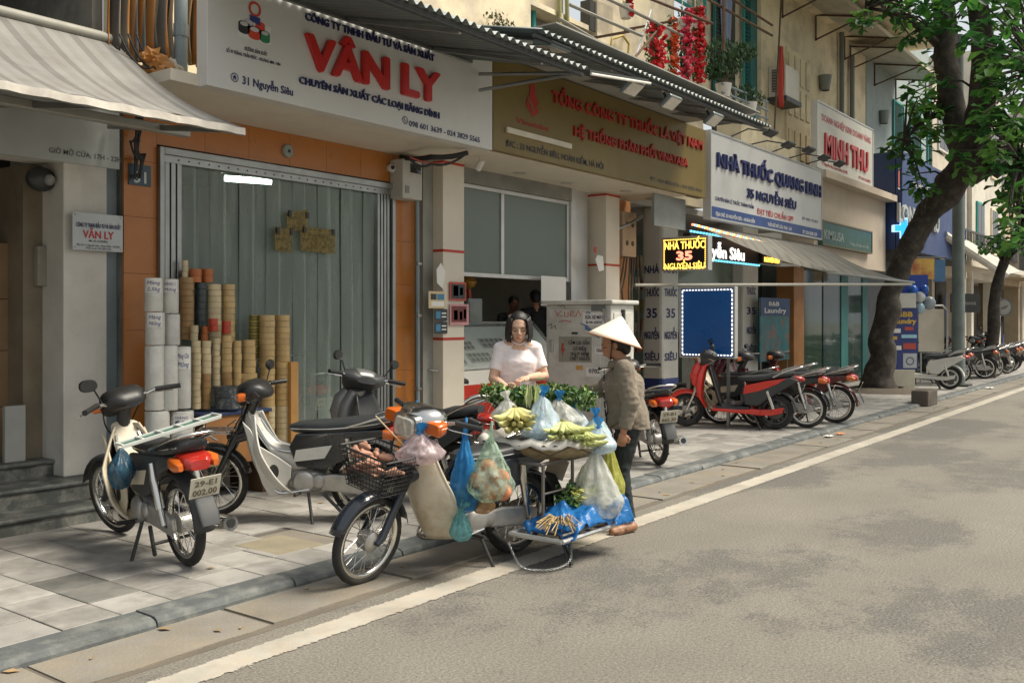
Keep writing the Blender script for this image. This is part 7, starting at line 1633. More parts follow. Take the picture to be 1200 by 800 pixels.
def px_d(u, Y): return (X(u, Y) * FWD[0] + Y * FWD[1])
def tape_pack(label, u, vt, vb, wpx, Y, mat, rh=0.055, grp='packs of tape rolls in the shop front'):
    d = px_d(u, Y); r = wpx * d / FPX / 2; x = X(u, Y); z0 = Z(u, vb, Y); z1 = Z(u, vt, Y)
    t = thing('tape_pack', label, 'tape', (x, Y, z0), grp); n = max(1, round((z1 - z0) / rh)); h = (z1 - z0) / n
    me = None
    for k in range(n):
        if me is None:
            c = 0.0018; me = mesh_of('tape_roll', MB().lathe([(r * .62, 0.001), (r - c, 0.001), (r, c), (r, h - c), (r - c, h - 0.001), (r * .62, h - 0.001), (r * .62, 0.001)], 20), (0, 0, 0), 40); me.materials.append(mat)
        o = bpy.data.objects.new('tape_roll', me); COL.objects.link(o); o.parent = t; o.location = (random.uniform(-.003, .003), random.uniform(-.003, .003), k * h)
    obj('core', MB().lathe([(r * .55, z0), (r * .61, z0), (r * .61, z1 - 0.004), (r * .55, z1 - 0.004)], 16, Matrix.Translation((x, Y, 0))), core_m, t)
    return t
Y1, Y2, Y3 = 6.98, 7.14, 7.27
P_ = [('tall tan brown tape pack, upper left behind the film rolls', 219, 325, 361, 16, Y3, tan_t), ('tan brown tape pack under the tall upper left one', 219, 361, 398, 16, Y3, tan_t),
      ('dark green tape pack in the back row', 235, 331, 400, 13, Y3, dark_t), ('pair of orange rolls topping the dark green pack, left', 229, 315, 331, 14, Y3, orange_t), ('orange roll pack topping the dark green pack, right', 243, 315, 331, 13, Y3 + .02, orange_t),
      ('clear tape pack in the back row with grey cores', 251, 333, 402, 16, Y3 - .02, pale_t), ('clear tape pack at the right of the back row', 268, 333, 402, 15, Y3 - .02, clear_t),
      ('thin grey pack standing highest at the back', 217, 305, 325, 7, Y3 + .03, pale_t), ('bright red roll, left of the two red ones', 250, 373, 388, 10, Y2 - .06, red_t), ('bright red roll, right of the two red ones', 265, 376, 391, 10, Y2 - .06, red_t),
      ('pale roll lying low beside the brown pack', 228, 381, 399, 9, Y2, pale_t), ('orange brown roll left of the red ones', 240, 382, 399, 8, Y2, orange_t),
      ('pale tape pack, first of the front row', 230, 399, 479, 10.5, Y1, pale_t), ('pale tape pack, second of the front row, brown at its foot', 242, 399, 438, 10.5, Y1, pale_t), ('brown foot of the second front row pack', 242, 438, 479, 10.5, Y1, tan_t),
      ('slim pale tape pack, third of the front row', 253.5, 396, 452, 9, Y1 + .03, pale_t), ('golden tape pack, fourth of the front row', 266, 393, 436, 11.5, Y1, clear_t), ('brown foot of the fourth front row pack', 266, 436, 452, 11.5, Y1, tan_t),
      ('clear tape pack with printed bands, fifth of the front row', 278, 399, 452, 10, Y1, clear_t), ('broad clear tape pack, sixth of the front row', 292, 398, 437, 15, Y1, clear_t),
      ('black and yellow hazard tape pack', 298, 369, 420, 11.5, Y3 - .06, yb_t), ('broad clear tape pack on the right, left of two', 313, 369, 424, 18, Y2 - .03, clear_t), ('broad clear tape pack on the right, right of two', 331, 369, 424, 17, Y2, clear_t),
      ('low broad clear pack on the blue table end', 290, 437, 479, 22, Y1, clear_t), ('lowest broad clear pack by the wooden board, left', 313, 424, 475, 18, Y1 + .06, clear_t), ('lowest broad clear pack by the wooden board, right', 331, 424, 475, 17, Y1 + .08, clear_t),
      ('foot of the broad left pack standing on the step', 313, 475, 528, 18, Y1 + .06, pale_t), ('foot of the broad right pack standing on the step', 331, 475, 528, 17, Y1 + .08, pale_t)]
for a in P_: tape_pack(*a)
t = tape_pack('dark patterned tape roll pair at the front of the blue table', 267.5, 452, 478, 30, 6.86, pm('patterned_dark_tape', (0.05, 0.06, 0.065), 0.4, var=0.3, vs=20, col2=(0.2, 0.2, 0.19), c2amt=0.3, c2scale=30), rh=0.09)
# stretch film rolls with handwritten labels
pen = pm('ballpoint_blue', (0.05, 0.05, 0.22), 0.6)
def film_roll(label, u, vt, vb, wpx, Y, note=None):
    d = px_d(u, Y); r = wpx * d / FPX / 2; x = X(u, Y); z0 = Z(u, vb, Y); z1 = Z(u, vt, Y)
    t = thing('film_roll', label, 'film roll', (x, Y, z0), 'stretch film rolls')
    obj('roll', MB().lathe([(r * .3, z0), (r * .96, z0), (r, z0 + .01), (r, z1 - .01), (r * .96, z1), (r * .3, z1), (r * .3, z0)], 22, Matrix.Translation((x, Y, 0)), wob=lambda a, b: 1 + .02 * math.sin(3 * a + x * 9)), film_w, t, smooth=50)
    obj('core', MB().lathe([(r * .2, z0 - .0), (r * .29, z0), (r * .29, z1 + .004), (r * .2, z1 + .004)], 14, Matrix.Translation((x, Y, 0))), core_m, t)
    if note:
        du, v0, v1, l1, l2 = note; zz0 = Z(u, v1, Y); zz1 = Z(u, v0, Y); hw = du * d / FPX / 2; vd = Vector((-X(u, Y), -Y, 0)).normalized(); rt = Vector((RGT[0], RGT[1], 0)); aw = hw / (r + .003)
        mid = math.atan2(vd.y, vd.x)
        pts = lambda a, b: (x + (r + .003) * math.cos(mid + (2 * a - 1) * aw), Y + (r + .003) * math.sin(mid + (2 * a - 1) * aw), zz0 + (zz1 - zz0) * b)
        nt_ = obj('paper_note', MB().grid(pts, 8, 1), paper, t, solid=.001)
        for q, (ln, fz) in enumerate(((l1, .55), (l2, .12))):
            mb = text_mb(ln, hw * 1.6, (zz1 - zz0) * .26, 0.0, 0, .25)
            mb.v = [(x + (r + .006) * math.cos(mid + (px_ - hw * .8) / (r + .006)), Y + (r + .006) * math.sin(mid + (px_ - hw * .8) / (r + .006)), zz0 + (zz1 - zz0) * fz + py_) for px_, py_, _ in mb.v]
            obj('handwriting', mb, pen, nt_)
film_roll('top left film roll with a handwritten note', 180, 326, 365, 21, 6.98, (20, 326, 343, 'Màng', '2,5kg'))
film_roll('film roll below the top left one with a handwritten note', 181.5, 366, 404, 22, 6.98, (18, 366, 383, 'Màng', 'Mỏng'))
film_roll('top film roll beside the brown tape with a note at its head', 199.5, 327, 367, 19, 7.0, (18, 328, 343, 'MÀNG C', 'Mỏng'))
film_roll('film roll below the noted one beside the brown tape', 201.5, 368, 404, 18, 7.0)
film_roll('large cloudy film roll in the middle tier, left', 181, 405, 480, 22, 6.96)
film_roll('large cloudy film roll in the middle tier, centre', 199, 405, 480, 18, 6.92)
film_roll('film roll of the middle tier with the largest paper note', 215, 406, 478, 17, 6.9, (17, 409, 432, 'Màng Chít', 'Mỏng'))
film_roll('broad low film roll at the foot of the stack', 184, 481, 560, 28, 6.96)
film_roll('second broad low film roll at the foot of the stack, with a note', 213, 481, 560, 27, 6.92, (20, 484, 496, 'MÀNG', 'Đ50'))
t = thing('goods_table', 'low orange brown table with a blue top carrying the tape packs', 'table', (5.3, 7.1, PZ))
xa, xb = X(224, Y1), X(302, Y1); zt_b = Z(265, 479.5, Y1)
obj('blue_top', MB().box(xa, xb, 6.78, 7.34, zt_b - .03, zt_b - .002), pm('blue_table_top', (0.03, 0.05, 0.12), 0.5), t, bevel=.004)
obj('front_board', MB().box(xa + .02, xb - .02, 6.80, 6.83, .36, zt_b - .031), brown_w, t)
for xx in (xa + .02, xb - .06): obj('leg', MB().box(xx, xx + .04, 6.835, 7.3, PZ, zt_b - .032), wood_d, t)
p0 = ony(341, 526, 6.95)
obj('wooden_board', MB().box(X(341, 6.95), X(350, 6.95), 6.95, 7.35, PZ, Z(345, 424, 6.95)), pm('orange_wood_board', (0.46, 0.24, 0.07), 0.5, var=0.15), label='upright orange wooden board right of the tape packs', cat='board', bevel=.004, loc=(p0.x, 7.1, PZ))
for lb, u, v0, v1, du, c, y in (('dark poster on the green inner wall seen through the curtain', 420, 319, 330, 11, (0.015, 0.02, 0.02), 8.6), ('blue picture poster on the green inner wall', 424, 333, 356, 13, (0.04, 0.12, 0.18), 8.6), ('narrow dark cabinet panel at the left inside the doorway', 209, 217, 270, 12, (0.02, 0.025, 0.022), 7.9)):
    a = ony(u - du / 2, v1, y); b = ony(u + du / 2, v0, y)
    t = thing('inner_poster', lb, 'poster', tuple(a)); obj('sheet', MB().box(a.x, b.x, y, y + .02, a.z, b.z), pm('inner_' + lb[:8], c, 0.5), t); obj('border', MB().box(a.x - .01, b.x + .01, y + .021, y + .03, a.z - .01, b.z + .01), dark_metal, t)

# ------------------------------------------------------------------ kiosk counter
t = thing('shop_counter', 'white jewellery counter with red base and sloping glass top in the kiosk', 'counter', (9.6, 7.5, .06))
xq0, xq1 = xk1 + .01, xk2 - .3
wl = pm('counter_white', (0.74, 0.71, 0.64), 0.4, var=0.05)
obj('base', MB().box(xq0, xq1, W - .12, W + .5, .201, .56), red_s, t); obj('red_band', MB().box(xq0, xq1, W - .14, W - .121, .30, .80), pm('counter_red', (0.52, 0.035, 0.02), 0.35), t); obj('front', MB().box(xq0, xq1, W - .13, W + .5, .801, .97), wl, t)
def slope(a, b): return (xq0 + (xq1 - xq0) * a, W - .10 + .50 * b, .985 + .50 * b)
obj('display_bed', MB().grid(slope, 1, 1), pm('display_bed', (0.58, 0.62, 0.58), 0.5), t, solid=.02)
tr_g = pm('tray_card_green', (0.03, 0.055, 0.05), 0.5); tr_w = pm('tray_frame', (0.42, 0.42, 0.36), 0.5)
for (a0, b0, a1, b1) in ((.04, .72, .20, .93), (.10, .42, .28, .62), (.17, .12, .36, .34), (.02, .08, .12, .38), (.40, .10, .60, .35), (.36, .45, .58, .68)):
    c = [Vector(slope(*q)) + Vector((0, -.012, .016)) for q in ((a0, b0), (a1, b0), (a1, b1), (a0, b1))]
    tr = obj('tray', MB().quad(*c), tr_w, t, solid=.008)
    for k in range(5):
        for r_ in range(2):
            s0 = (k + .12) / 5; s1 = (k + .85) / 5; v0 = (r_ + .12) / 2; v1 = (r_ + .85) / 2
            f = lambda s, v: (c[0].lerp(c[1], s)).lerp(c[3].lerp(c[2], s), v) + Vector((0, -.008, .008))
            obj('ring_card', MB().quad(f(s0, v0), f(s1, v0), f(s1, v1), f(s0, v1)), tr_g, tr)
obj('glass_top', MB().grid(lambda a, b: Vector(slope(a, b)) + Vector((0, -.035, .045)), 1, 1), glass, t, solid=.006)
obj('rail', MB().tube([Vector(slope(0, 1)) + Vector((0, 0, .06)), Vector(slope(1, 1)) + Vector((0, 0, .06))], .015, 6), alu, t)
for lb, u0, v0, u1, v1 in (('left gilt framed picture on the kiosk back wall', 562, 322, 577, 357), ('right gilt framed picture on the kiosk back wall', 583, 322, 594, 357)):
    a = ony(u0, v1, 10.58); b = ony(u1, v0, 10.58); tt = thing('picture', lb, 'picture', tuple(a)); obj('frame', MB().box(a.x, b.x, 10.55, 10.598, a.z, b.z), wood_d, tt); obj('canvas', MB().box(a.x + .08, b.x - .08, 10.54, 10.549, a.z + .1, b.z - .1), pm('picture_canvas', (0.14, 0.15, 0.12), 0.6, var=0.5, vs=3), tt)
p = ony(548, 330, 8.0); tt = thing('lantern', 'small golden and red ornament hanging in the kiosk', 'ornament', tuple(p)); obj('body', MB().lathe([(.02, -.10), (.10, -.06), (.13, 0), (.09, .06), (.02, .09)], 12, Matrix.Translation(p)), pm('ornament_gold', (0.5, 0.27, 0.05), 0.35, 0.4), tt, smooth=40); obj('tassel', MB().tube([p + Vector((.03, 0, -.1)), p + Vector((.05, 0, -.35))], [.03, .015], 6), red_t, tt); obj('cord', MB().tube([p + Vector((0, 0, .09)), (p.x, p.y, ZS)], .006, 5), red_t, tt)
a = ony(549, 380, 7.75); b = ony(565, 350, 7.75); tt = thing('picture', 'small blue grey frame standing on the kiosk counter', 'picture', tuple(a)); obj('frame', MB().box(a.x, b.x, 7.75, 7.78, a.z, b.z), pm('frame_blue_grey', (0.18, 0.22, 0.24), 0.5), tt); obj('canvas', MB().box(a.x + .02, b.x - .02, 7.742, 7.7495, a.z + .03, b.z - .03), pm('frame_blue_in', (0.25, 0.27, 0.24), 0.5, var=.3), tt)

# ------------------------------------------------------------------ street electric cabinet
XC = 10.0; yn = onx(716, 400, XC).y; yf = onx(640, 400, XC).y; xk = X(743, yn); zc = onx(680, 357, XC).z
cab = pm('cabinet_grey_paint', (0.60, 0.59, 0.54), 0.55, var=0.10, vs=2, bump=0.1, bs=40, col2=(0.50, 0.485, 0.43), c2amt=0.4, c2scale=3, grime=0.25)
t = thing('electric_cabinet', 'tall cream grey electric cabinet with warning plate and graffiti', 'cabinet', (XC + .28, (yn + yf) / 2, PZ))
obj('body', MB().box(XC, xk, yn, yf, PZ + .08, zc), cab, t, bevel=.015); obj('plinth', MB().box(XC + .03, xk - .03, yn + .03, yf - .03, PZ, PZ + .08), grey_con, t)
obj('roof', MB().box(XC - .05, xk + .05, yn - .05, yf + .05, zc + .001, zc + .055), cab, t, bevel=.018)
dr = obj('door', MB().box(XC - .018, XC - .001, yn + .14, yf - .05, PZ + .18, zc - .05), cab, t, bevel=.006)
py = lambda u: onx(u, 400, XC).y; pz = lambda v, u=675: onx(u, v, XC).z
obj('handle', MB().box(XC - .05, XC - .0185, py(650), py(646), pz(413), pz(398)), alu, dr, bevel=.006)
obj('lock_plate', MB().box(XC - .024, XC - .0185, py(678), py(671), pz(391.5), pz(389)), dark_metal, dr)
obj('vent_plate', MB().box(XC - .024, XC - .0185, py(710), py(694), pz(364.5), pz(356.5)), pm('vent_grey', (0.16, 0.165, 0.16), 0.5), dr)
wp = obj('warning_plate', MB().box(XC - .026, XC - .0185, py(694.5), py(656), pz(424), pz(394.5)), pm('warning_plate_grey', (0.30, 0.285, 0.24), 0.5, var=0.15, vs=6, grime=0.2), dr, bevel=.003)
for body, u0, u1, v in (('CẤM LẠI GẦN', 666, 691, 403.5), ('CÓ ĐIỆN', 671.5, 687, 410.5), ('NGUY HIỂM', 669, 690, 416.5), ('CHẾT NGƯỜI', 668, 691, 422)): text_x(body, (u0, v), (u1, v), 4.2, XC - .026, dark_l, wp, 0.02)
def on_door(pts, m_, nm='graffiti', lift=.0275, r=.004): return obj(nm, MB().tube([onx(u, v, XC) - Vector((lift, 0, 0)) for u, v in pts], r, 5), m_, dr)
M = frameM(tuple(onx(660, 410, XC) - Vector((.028, 0, 0))), (0, -1, 0), (0, 0, 1)); kk = 11.9 / FPX
obj('bolt_mark', MB().prism([(a * kk, b * kk) for a, b in ((0, 8), (3, 8), (1.5, 2), (4, 2), (0, -9), (1, -1), (-1.5, -1))], M, .002), pm('bolt_red', (0.45, 0.06, 0.04), 0.5), wp)
gr = pm('graffiti_red', (0.55, 0.10, 0.08), 0.6); gb = pm('graffiti_blue', (0.03, 0.16, 0.38), 0.6)
for pts in (((652, 364), (655, 371)), ((660, 364), (654, 368), (661, 371)), ((663, 365), (663, 371), (667, 371), (667, 365)), ((670, 371), (670, 364), (674, 365), (670, 368), (675, 371)), ((676, 371), (679, 363), (682, 370)), ((656, 377), (663, 375.5), (671, 377))): on_door(pts, gr)
for pts in (((688, 367), (690, 365.5), (693, 367)), ((682, 379), (690, 382), (687, 385), (697, 389)), ((687, 382), (692, 388), (702, 395)), ((690, 383), (700, 391), (704, 396))): on_door(pts, gb, r=.006)
for pts in (((643, 382), (648, 379), (647, 385), (652, 381), (653, 386)), ((655, 357), (658, 359), (662, 357), (664, 361))): on_door(pts, pm('graffiti_grey', (0.2, 0.19, 0.17), 0.6), r=.005)
def sticker(u0, v0, u1, v1, m_, txts=(), tm=None):
    s = obj('sticker', MB().box(XC - .022, XC - .0185, py(u1), py(u0), pz(v1), pz(v0)), m_, dr)
    for body, a, b, v, h in txts: text_x(body, (a, v), (b, v), h, XC - .022, tm or navy_l, s, .02)
sticker(684, 366, 709, 381, paper, (('SỬA XE MÁY', 686, 707, 373.5, 4), ('Đ: 091 632727', 687, 706, 379, 2.8))); sticker(698, 406, 707, 414, paper, (('Gia', 699, 706, 412, 4),)); sticker(688, 430, 704, 440, paper, (('0702', 690, 703, 437, 5),), dark_l); sticker(676, 428, 684, 433, pm('sticker_orange', (0.55, 0.30, 0.08), 0.5))
obj('hinge', MB().box(XC - .03, XC - .0185, yn + .06, yn + .10, zc - .2, zc - .05), alu, t); sb = obj('side_latch', MB().box(XC + .18, XC + .34, yn - .03, yn - .001, zc - .25, zc - .22).box(XC + .24, XC + .28, yn - .04, yn - .001, zc - .2, zc - .06), dark_metal, t)
obj('side_panel', MB().box(XC + .06, xk - .06, yn - .012, yn - .0005, PZ + .3, zc - .1), cab, t, bevel=.004)
# laundry poster in the pharmacy doorway
a = ony(891, 424, 7.1); b = ony(925, 350, 7.1)
t = thing('laundry_poster', 'teal laundry poster stand beside the second lettered column', 'poster', (a.x, 7.1, PZ)); lt = pm('poster_teal', (0.03, 0.16, 0.18), 0.4, var=0.3, vs=3, col2=(0.25, 0.12, 0.08), c2amt=0.3, c2scale=5)
obj('panel', MB().box(a.x, b.x, 7.1, 7.13, a.z, b.z), lt, t); obj('header', MB().box(a.x, b.x, 7.09, 7.099, b.z - .35, b.z), pm('poster_navy', (0.02, 0.06, 0.16), 0.4), t)
text_y('B&B', (901, 358), (913, 358.5), 5, 7.088, white_l, t, .03); text_y('Laundry', (896, 366), (921, 367), 6, 7.088, white_l, t, .03)
for xx in (a.x + .05, b.x - .08): obj('leg', MB().box(xx, xx + .03, 7.11, 7.13, PZ, a.z - .001), steel, t)
# ------------------------------------------------------------------ the vendor's load
def bw(M, p): return M @ Vector(p)
bpy.context.view_layer.update()
VM = Matrix.Translation(V_.location) @ V_.rotation_euler.to_matrix().to_4x4()
# details of the vendor bike itself: square headlight, big amber indicators, wire basket
obj('lamp_bezel', loft([((.06, 0, -.02), .09, .075, 0, .35), ((.15, 0, -.025), .098, .080, 0, .35), ((.165, 0, -.025), .092, .074, 0, .35)]).xf(V_hm), chrome, V_, smooth=40)
obj('square_headlight', loft([((.160, 0, -.025), .084, .066, 0, .35), ((.178, 0, -.026), .070, .054, 0, .35)]).xf(V_hm), lens_c, V_, smooth=40)
for s in (1, -1): obj('big_indicator', loft([((.02, s * .16, .0), .055, .04, 0, .4), ((.09, s * .175, -.005), .062, .042, 0, .4), ((.11, s * .175, -.005), .05, .034, 0, .4)]).xf(V_hm), amber, V_, smooth=40)
mb = MB(); C0 = ((-1, -1), (1, -1), (1, 1), (-1, 1), (-1, -1))
def bsk(t_, z_): s = .72 + .28 * z_; a = t_ * 4; q = min(3, int(a)); f_ = a - q; return V_st @ Vector((1.2 - .02 + .15 * s * (C0[q][0] + (C0[q + 1][0] - C0[q][0]) * f_), .20 * s * (C0[q][1] + (C0[q + 1][1] - C0[q][1]) * f_), .60 + .23 * z_))
for k in range(9): mb.tube([bsk(i / 40, k / 8) for i in range(41)], .0028 if k < 8 else .007, 4)
for i in range(48): mb.tube([bsk(i / 48, 0), bsk(i / 48, 1)], .0022, 4)
for i in range(8): mb.tube([V_st @ Vector((1.2 - .02 - .105 + .21 * i / 7, -.144, .60)), V_st @ Vector((1.2 - .02 - .105 + .21 * i / 7, .144, .60))], .0025, 4)
obj('front_basket', mb, wire_m, V_)
obj('basket_sheet', MB().grid(lambda a, b: bsk(.02 + .96 * a, .04 + .5 * b) * 0.998 + Vector((0, 0, .001)), 20, 2), plastic_film('dark_net', (0.05, 0.05, 0.05), 0.6), V_)
# racks
frm = pm('rack_steel', (0.20, 0.19, 0.17), 0.5, 0.6, var=0.25, vs=8, grime=0.3)
RK = MB(); x0, x1, y0, y1, zr = 5.10, 5.80, 3.58, 4.22, .645
def bars(*segs, r=.013):
    m_ = MB()
    for a, b in segs: m_.tube([a, b], r, 6)
    return m_
t = thing('cargo_rack', 'steel carrying rack built around the rear of the vendor motorbike', 'rack', (5.45, 3.8, 0))
obj('top_frame', bars(((x0, y0, zr), (x1, y0, zr)), ((x0, y1, zr), (x1, y1, zr)), ((x0, y0, zr), (x0, y1, zr)), ((x1, y0, zr), (x1, y1, zr)), ((x0, 3.9, zr), (x1, 3.9, zr))), frm, t)
for xx in (5.13, 5.48, 5.78):
    for yy, zz in ((y0, .20), (y1, .42)): obj('post', bars(((xx, yy, zz), (xx, yy, zr))), frm, t)
obj('lower_frame', bars(((4.98, 3.33, .20), (5.80, 3.33, .20)), ((4.98, 3.74, .20), (5.80, 3.74, .20)), ((4.98, 3.33, .20), (4.98, 3.74, .20)), ((5.80, 3.33, .20), (5.80, 3.74, .20)), r=.016), alu, t)
for k in range(7): obj('slat', bars(((5.03 + k * .12, 3.34, .195), (5.03 + k * .12, 3.73, .195)), r=.008), frm, t)
obj('side_rail', bars(((4.98, 3.33, .24), (5.80, 3.33, .24)), ((5.13, 3.58, .45), (5.78, 3.58, .45)), r=.008), frm, t)
obj('prop_stand', bars(((5.20, 3.42, .20), (5.16, 3.38, .01)), ((5.20, 3.5, .2), (5.16, 3.38, .01)), r=.014), dark_metal, t)
# chain hanging to the ground
mb = MB(); pts = [Vector((4.86, 3.66, .17)), Vector((4.84, 3.55, .05)), Vector((4.93, 3.46, .016)), Vector((5.05, 3.40, .016)), Vector((5.15, 3.38, .05)), Vector((5.18, 3.4, .16))]; sp = seg(pts, 10)
for i in range(len(sp) - 1):
    c = (sp[i] + sp[i + 1]) / 2; d = (sp[i + 1] - sp[i]); q = d.to_track_quat('X', 'Z').to_matrix().to_4x4() @ Matrix.Rotation(rad(90 * (i % 2)), 4, 'X'); M = Matrix.Translation(c) @ q; l = d.length * .72
    mb.tube([M @ Vector((l * math.cos(a), .006 * math.sin(a), 0)) for a in [2 * math.pi * k / 8 for k in range(9)]], .002, 4, cap=False)
obj('chain', mb, steel, label='loose steel chain drooping to the road under the vendor motorbike', cat='chain', kind=None, loc=tuple(pts[2]))
# round tray
TC = Vector((5.50, 3.84, .675))
bam = pm('bamboo_weave', (0.34, 0.25, 0.13), 0.75, var=0.25, vs=20, bump=0.5, bs=60)
t = thing('bamboo_tray', 'wide round tray lined with white cloth on the vendor rack', 'tray', tuple(TC))
obj('bowl', MB().lathe([(.001, -.02), (.30, -.02), (.40, .03), (.44, .085), (.43, .085), (.39, .04), (.29, -.008), (.001, -.008)], 40, Matrix.Translation(TC)), bam, t, smooth=50)
obj('rim', MB().lathe([(.445, .08), (.455, .085), (.445, .095), (.435, .087), (.445, .08)], 40, Matrix.Translation(TC)), wire_m, t, smooth=True)
def lin(a, b): an = 2 * math.pi * a; r = .32 + .145 * b; return TC + Vector((r * math.cos(an), r * math.sin(an), .02 + .105 * math.sin(b * 2.0) - (.05 * max(0, b - .7) * 3) + .012 * math.sin(an * 11) * b + .008 * math.sin(an * 23 + 1)))
obj('cloth_lining', MB().grid(lin, 72, 6), pm('white_sack_cloth', (0.56, 0.53, 0.47), 0.8, var=0.15, vs=9, bump=0.4, bs=40), t, smooth=True, solid=.006)
obj('tie_wire', MB().tube([TC + Vector((.452 * math.cos(i * .35) * 1.0, .452 * math.sin(i * .35), .085 - (.06 if i % 2 else 0))) for i in range(19)], .003, 4), wire_m, t)
# bananas
ban_y = pm('ripe_banana', (0.58, 0.52, 0.21), 0.45, var=0.18, vs=14, col2=(0.46, 0.48, 0.19), c2amt=0.4, c2scale=8); ban_g = pm('green_banana', (0.47, 0.49, 0.20), 0.45, var=0.14, vs=14, col2=(0.36, 0.42, 0.14), c2amt=0.4, c2scale=8)
stem_g = pm('banana_stem', (0.20, 0.19, 0.06), 0.7)
def bunch(label, c, n, mat, face, seed, L=.17, spread=100, rows=2):
    rnd = random.Random(seed); c = Vector(c); t = thing('banana_bunch', label, 'bananas', tuple(c))
    obj('stalk', MB().tube([c + Vector((0, 0, .02)), c + Vector((0, 0, .07))], [.022, .015], 8), stem_g, t, smooth=True)
    for r_ in range(rows):
        for k in range(n):
            a = rad(face - spread / 2 + spread * (k + .5 * r_) / (n - .5)) + rnd.uniform(-.06, .06); s = L * rnd.uniform(.9, 1.1); dv = Vector((math.cos(a), math.sin(a), 0)); up = Vector((0, 0, 1)); b0 = c + Vector((0, 0, .045 - .02 * r_))
            P = [b0, b0 + dv * .03 * 1, b0 + dv * s * .38 - up * (.030 + .02 * r_), b0 + dv * s * .72 - up * (.045 + .022 * r_), b0 + dv * s * .95 - up * (.035 + .02 * r_), b0 + dv * s * 1.03 - up * (.028 + .02 * r_)]
            obj('banana', MB().tube(seg(P, 3), [z_ * s / .2 for z_ in [.006] + [.008] * 2 + [.012, .017, .0195, .0205, .0205, .020, .0195, .018, .016, .013, .010, .007, .005]], 7), mat, t, smooth=True)
    return t
bunch('ripe yellow banana bunch at the left of the round tray', ond(603, 487, 6.5), 8, ban_y, 255, 1, .225, 140, 3)
bunch('half green banana bunch at the front of the round tray', ond(660, 503, 6.42), 8, ban_g, 240, 2, .185, 140, 2)
bunch('small green banana bunch at the right front of the round tray', ond(682, 512, 6.42), 5, ban_g, 265, 3, .16, 130, 2)
# plastic bags
def bag(nm, label, top, h, w, mat, seed, dpt=.8, pleat=9, knot=True, handle=False, tie=None, fill=.62):
    rnd = random.Random(seed); top = Vector(top); t = thing(nm, label, 'bag', tuple(top - Vector((0, 0, h))))
    ph = [rnd.uniform(0, 6) for _ in range(5)]
    prof = []; n = 18
    for j in range(n + 1):
        s = j / n
        r = .05 + .95 * (s / fill) ** 0.85 if s < fill else math.sqrt(max(0, 1 - ((s - fill) / (1 - fill)) ** 2.4))
        prof.append((max(.004, r * w / 2), -s * h))
    def wob(a, b): return 1 + (.22 * (1 - b) + .05) * math.sin(pleat * a + ph[0]) * .55 + .10 * math.sin(2 * a + ph[1]) + .06 * math.sin(5 * a + ph[2] + b * 5)
    M = Matrix.Translation(top) @ Matrix.Rotation(rad(rnd.uniform(0, 180)), 4, 'Z') @ Matrix.Diagonal((1, dpt, 1, 1))
    mb = MB().lathe(prof, 44, M, wob)
    mb.v = [tuple(Vector(p) + Vector((noise.noise(Vector(p) * 17 + Vector((seed, 0, 0))), noise.noise(Vector(p) * 17 + Vector((0, seed, 0))), noise.noise(Vector(p) * 17))) * (.012 * min(1, w * 4))) for p in mb.v]
    obj('film', mb, mat, t, smooth=True)
    if knot:
        mb = MB().lathe([(.016, -.015), (.022, 0), (.011, .010), (.018, .026), (.026, .045), (.022, .062)], 20, Matrix.Translation(top) @ Matrix.Rotation(rnd.uniform(-.6, .6), 4, 'X'), lambda a, b: 1 + .75 * b * math.sin(3 * a + ph[3]))
        obj('knot', mb, tie or mat, t, smooth=True)
    if handle:
        obj('handle', MB().tube([top + Vector((0, .01, -.03)), top + Vector((.006, 0, .05)), top + Vector((-.004, -.015, .10))], [.018, .012, .010], 8, flat=.5), mat, t, smooth=True); obj('handle', MB().tube([top + Vector((0, -.01, -.03)), top + Vector((-.02, -.02, .05)), top + Vector((-.01, -.02, .10))], [.018, .012, .010], 8, flat=.5), mat, t, smooth=True)
    return t
blue_f2 = plastic_film('bright_blue_bag_film', (0.04, 0.28, 0.60), 0.4); pale_b = plastic_film('pale_blue_bag_film', (0.62, 0.74, 0.82), 0.45); white_f = plastic_film('milky_bag_film', (0.74, 0.75, 0.70), 0.5); green_f = plastic_film('pale_green_bag_film', (0.52, 0.68, 0.55), 0.72); yel_f = plastic_film('yellow_green_bag_film', (0.50, 0.50, 0.12), 0.38); pink_f = plastic_film('pinkish_clear_bag_film', (0.74, 0.60, 0.62), 0.55); deep_b = plastic_film('deep_blue_bag_film', (0.03, 0.22, 0.56), 0.16, .25)
def fruit(nm, label, c, r, mat, cat='fruit', grp=None, sq=.95):
    c = Vector(c); t = thing(nm, label, cat, tuple(c - Vector((0, 0, r))), grp); mb = MB().ball(c, r, r, r * sq, 16, 12); mb.v = [tuple(c + (Vector(p) - c) * (1 + .05 * noise.noise((Vector(p)) * 25))) for p in mb.v]
    obj('flesh', mb, mat, t, smooth=True); obj('stem_end', MB().lathe([(.0, .002), (.006, .001), (.008, -.004)], 8, Matrix.Translation(c + Vector((0, 0, r * sq)))), stem_g, t)
pom = pm('pink_orange_fruit', (0.52, 0.16, 0.07), 0.45, var=0.2, vs=15, col2=(0.55, 0.30, 0.16), c2amt=0.5, c2scale=10); lime = pm('green_fruit', (0.20, 0.26, 0.05), 0.5, var=0.2, vs=15)
g0 = ond(575, 512, 5.85)
bag('carrier_bag', 'pale green see-through bag of pink fruit hanging from the handlebar', g0, .40, .30, green_f, 2, handle=True, knot=False, fill=.7)
for i, (dx, dz) in enumerate(((-.065, .26), (.055, .25), (0, .33), (-.02, .19), (.07, .33))): fruit('pink_fruit', 'round pink orange fruit inside the hanging pale green bag', g0 + Vector((RGT[0] * dx, RGT[1] * dx, -dz)), .062, pom, grp='fruit in the green bag')
g1 = ond(545, 508, 5.95)
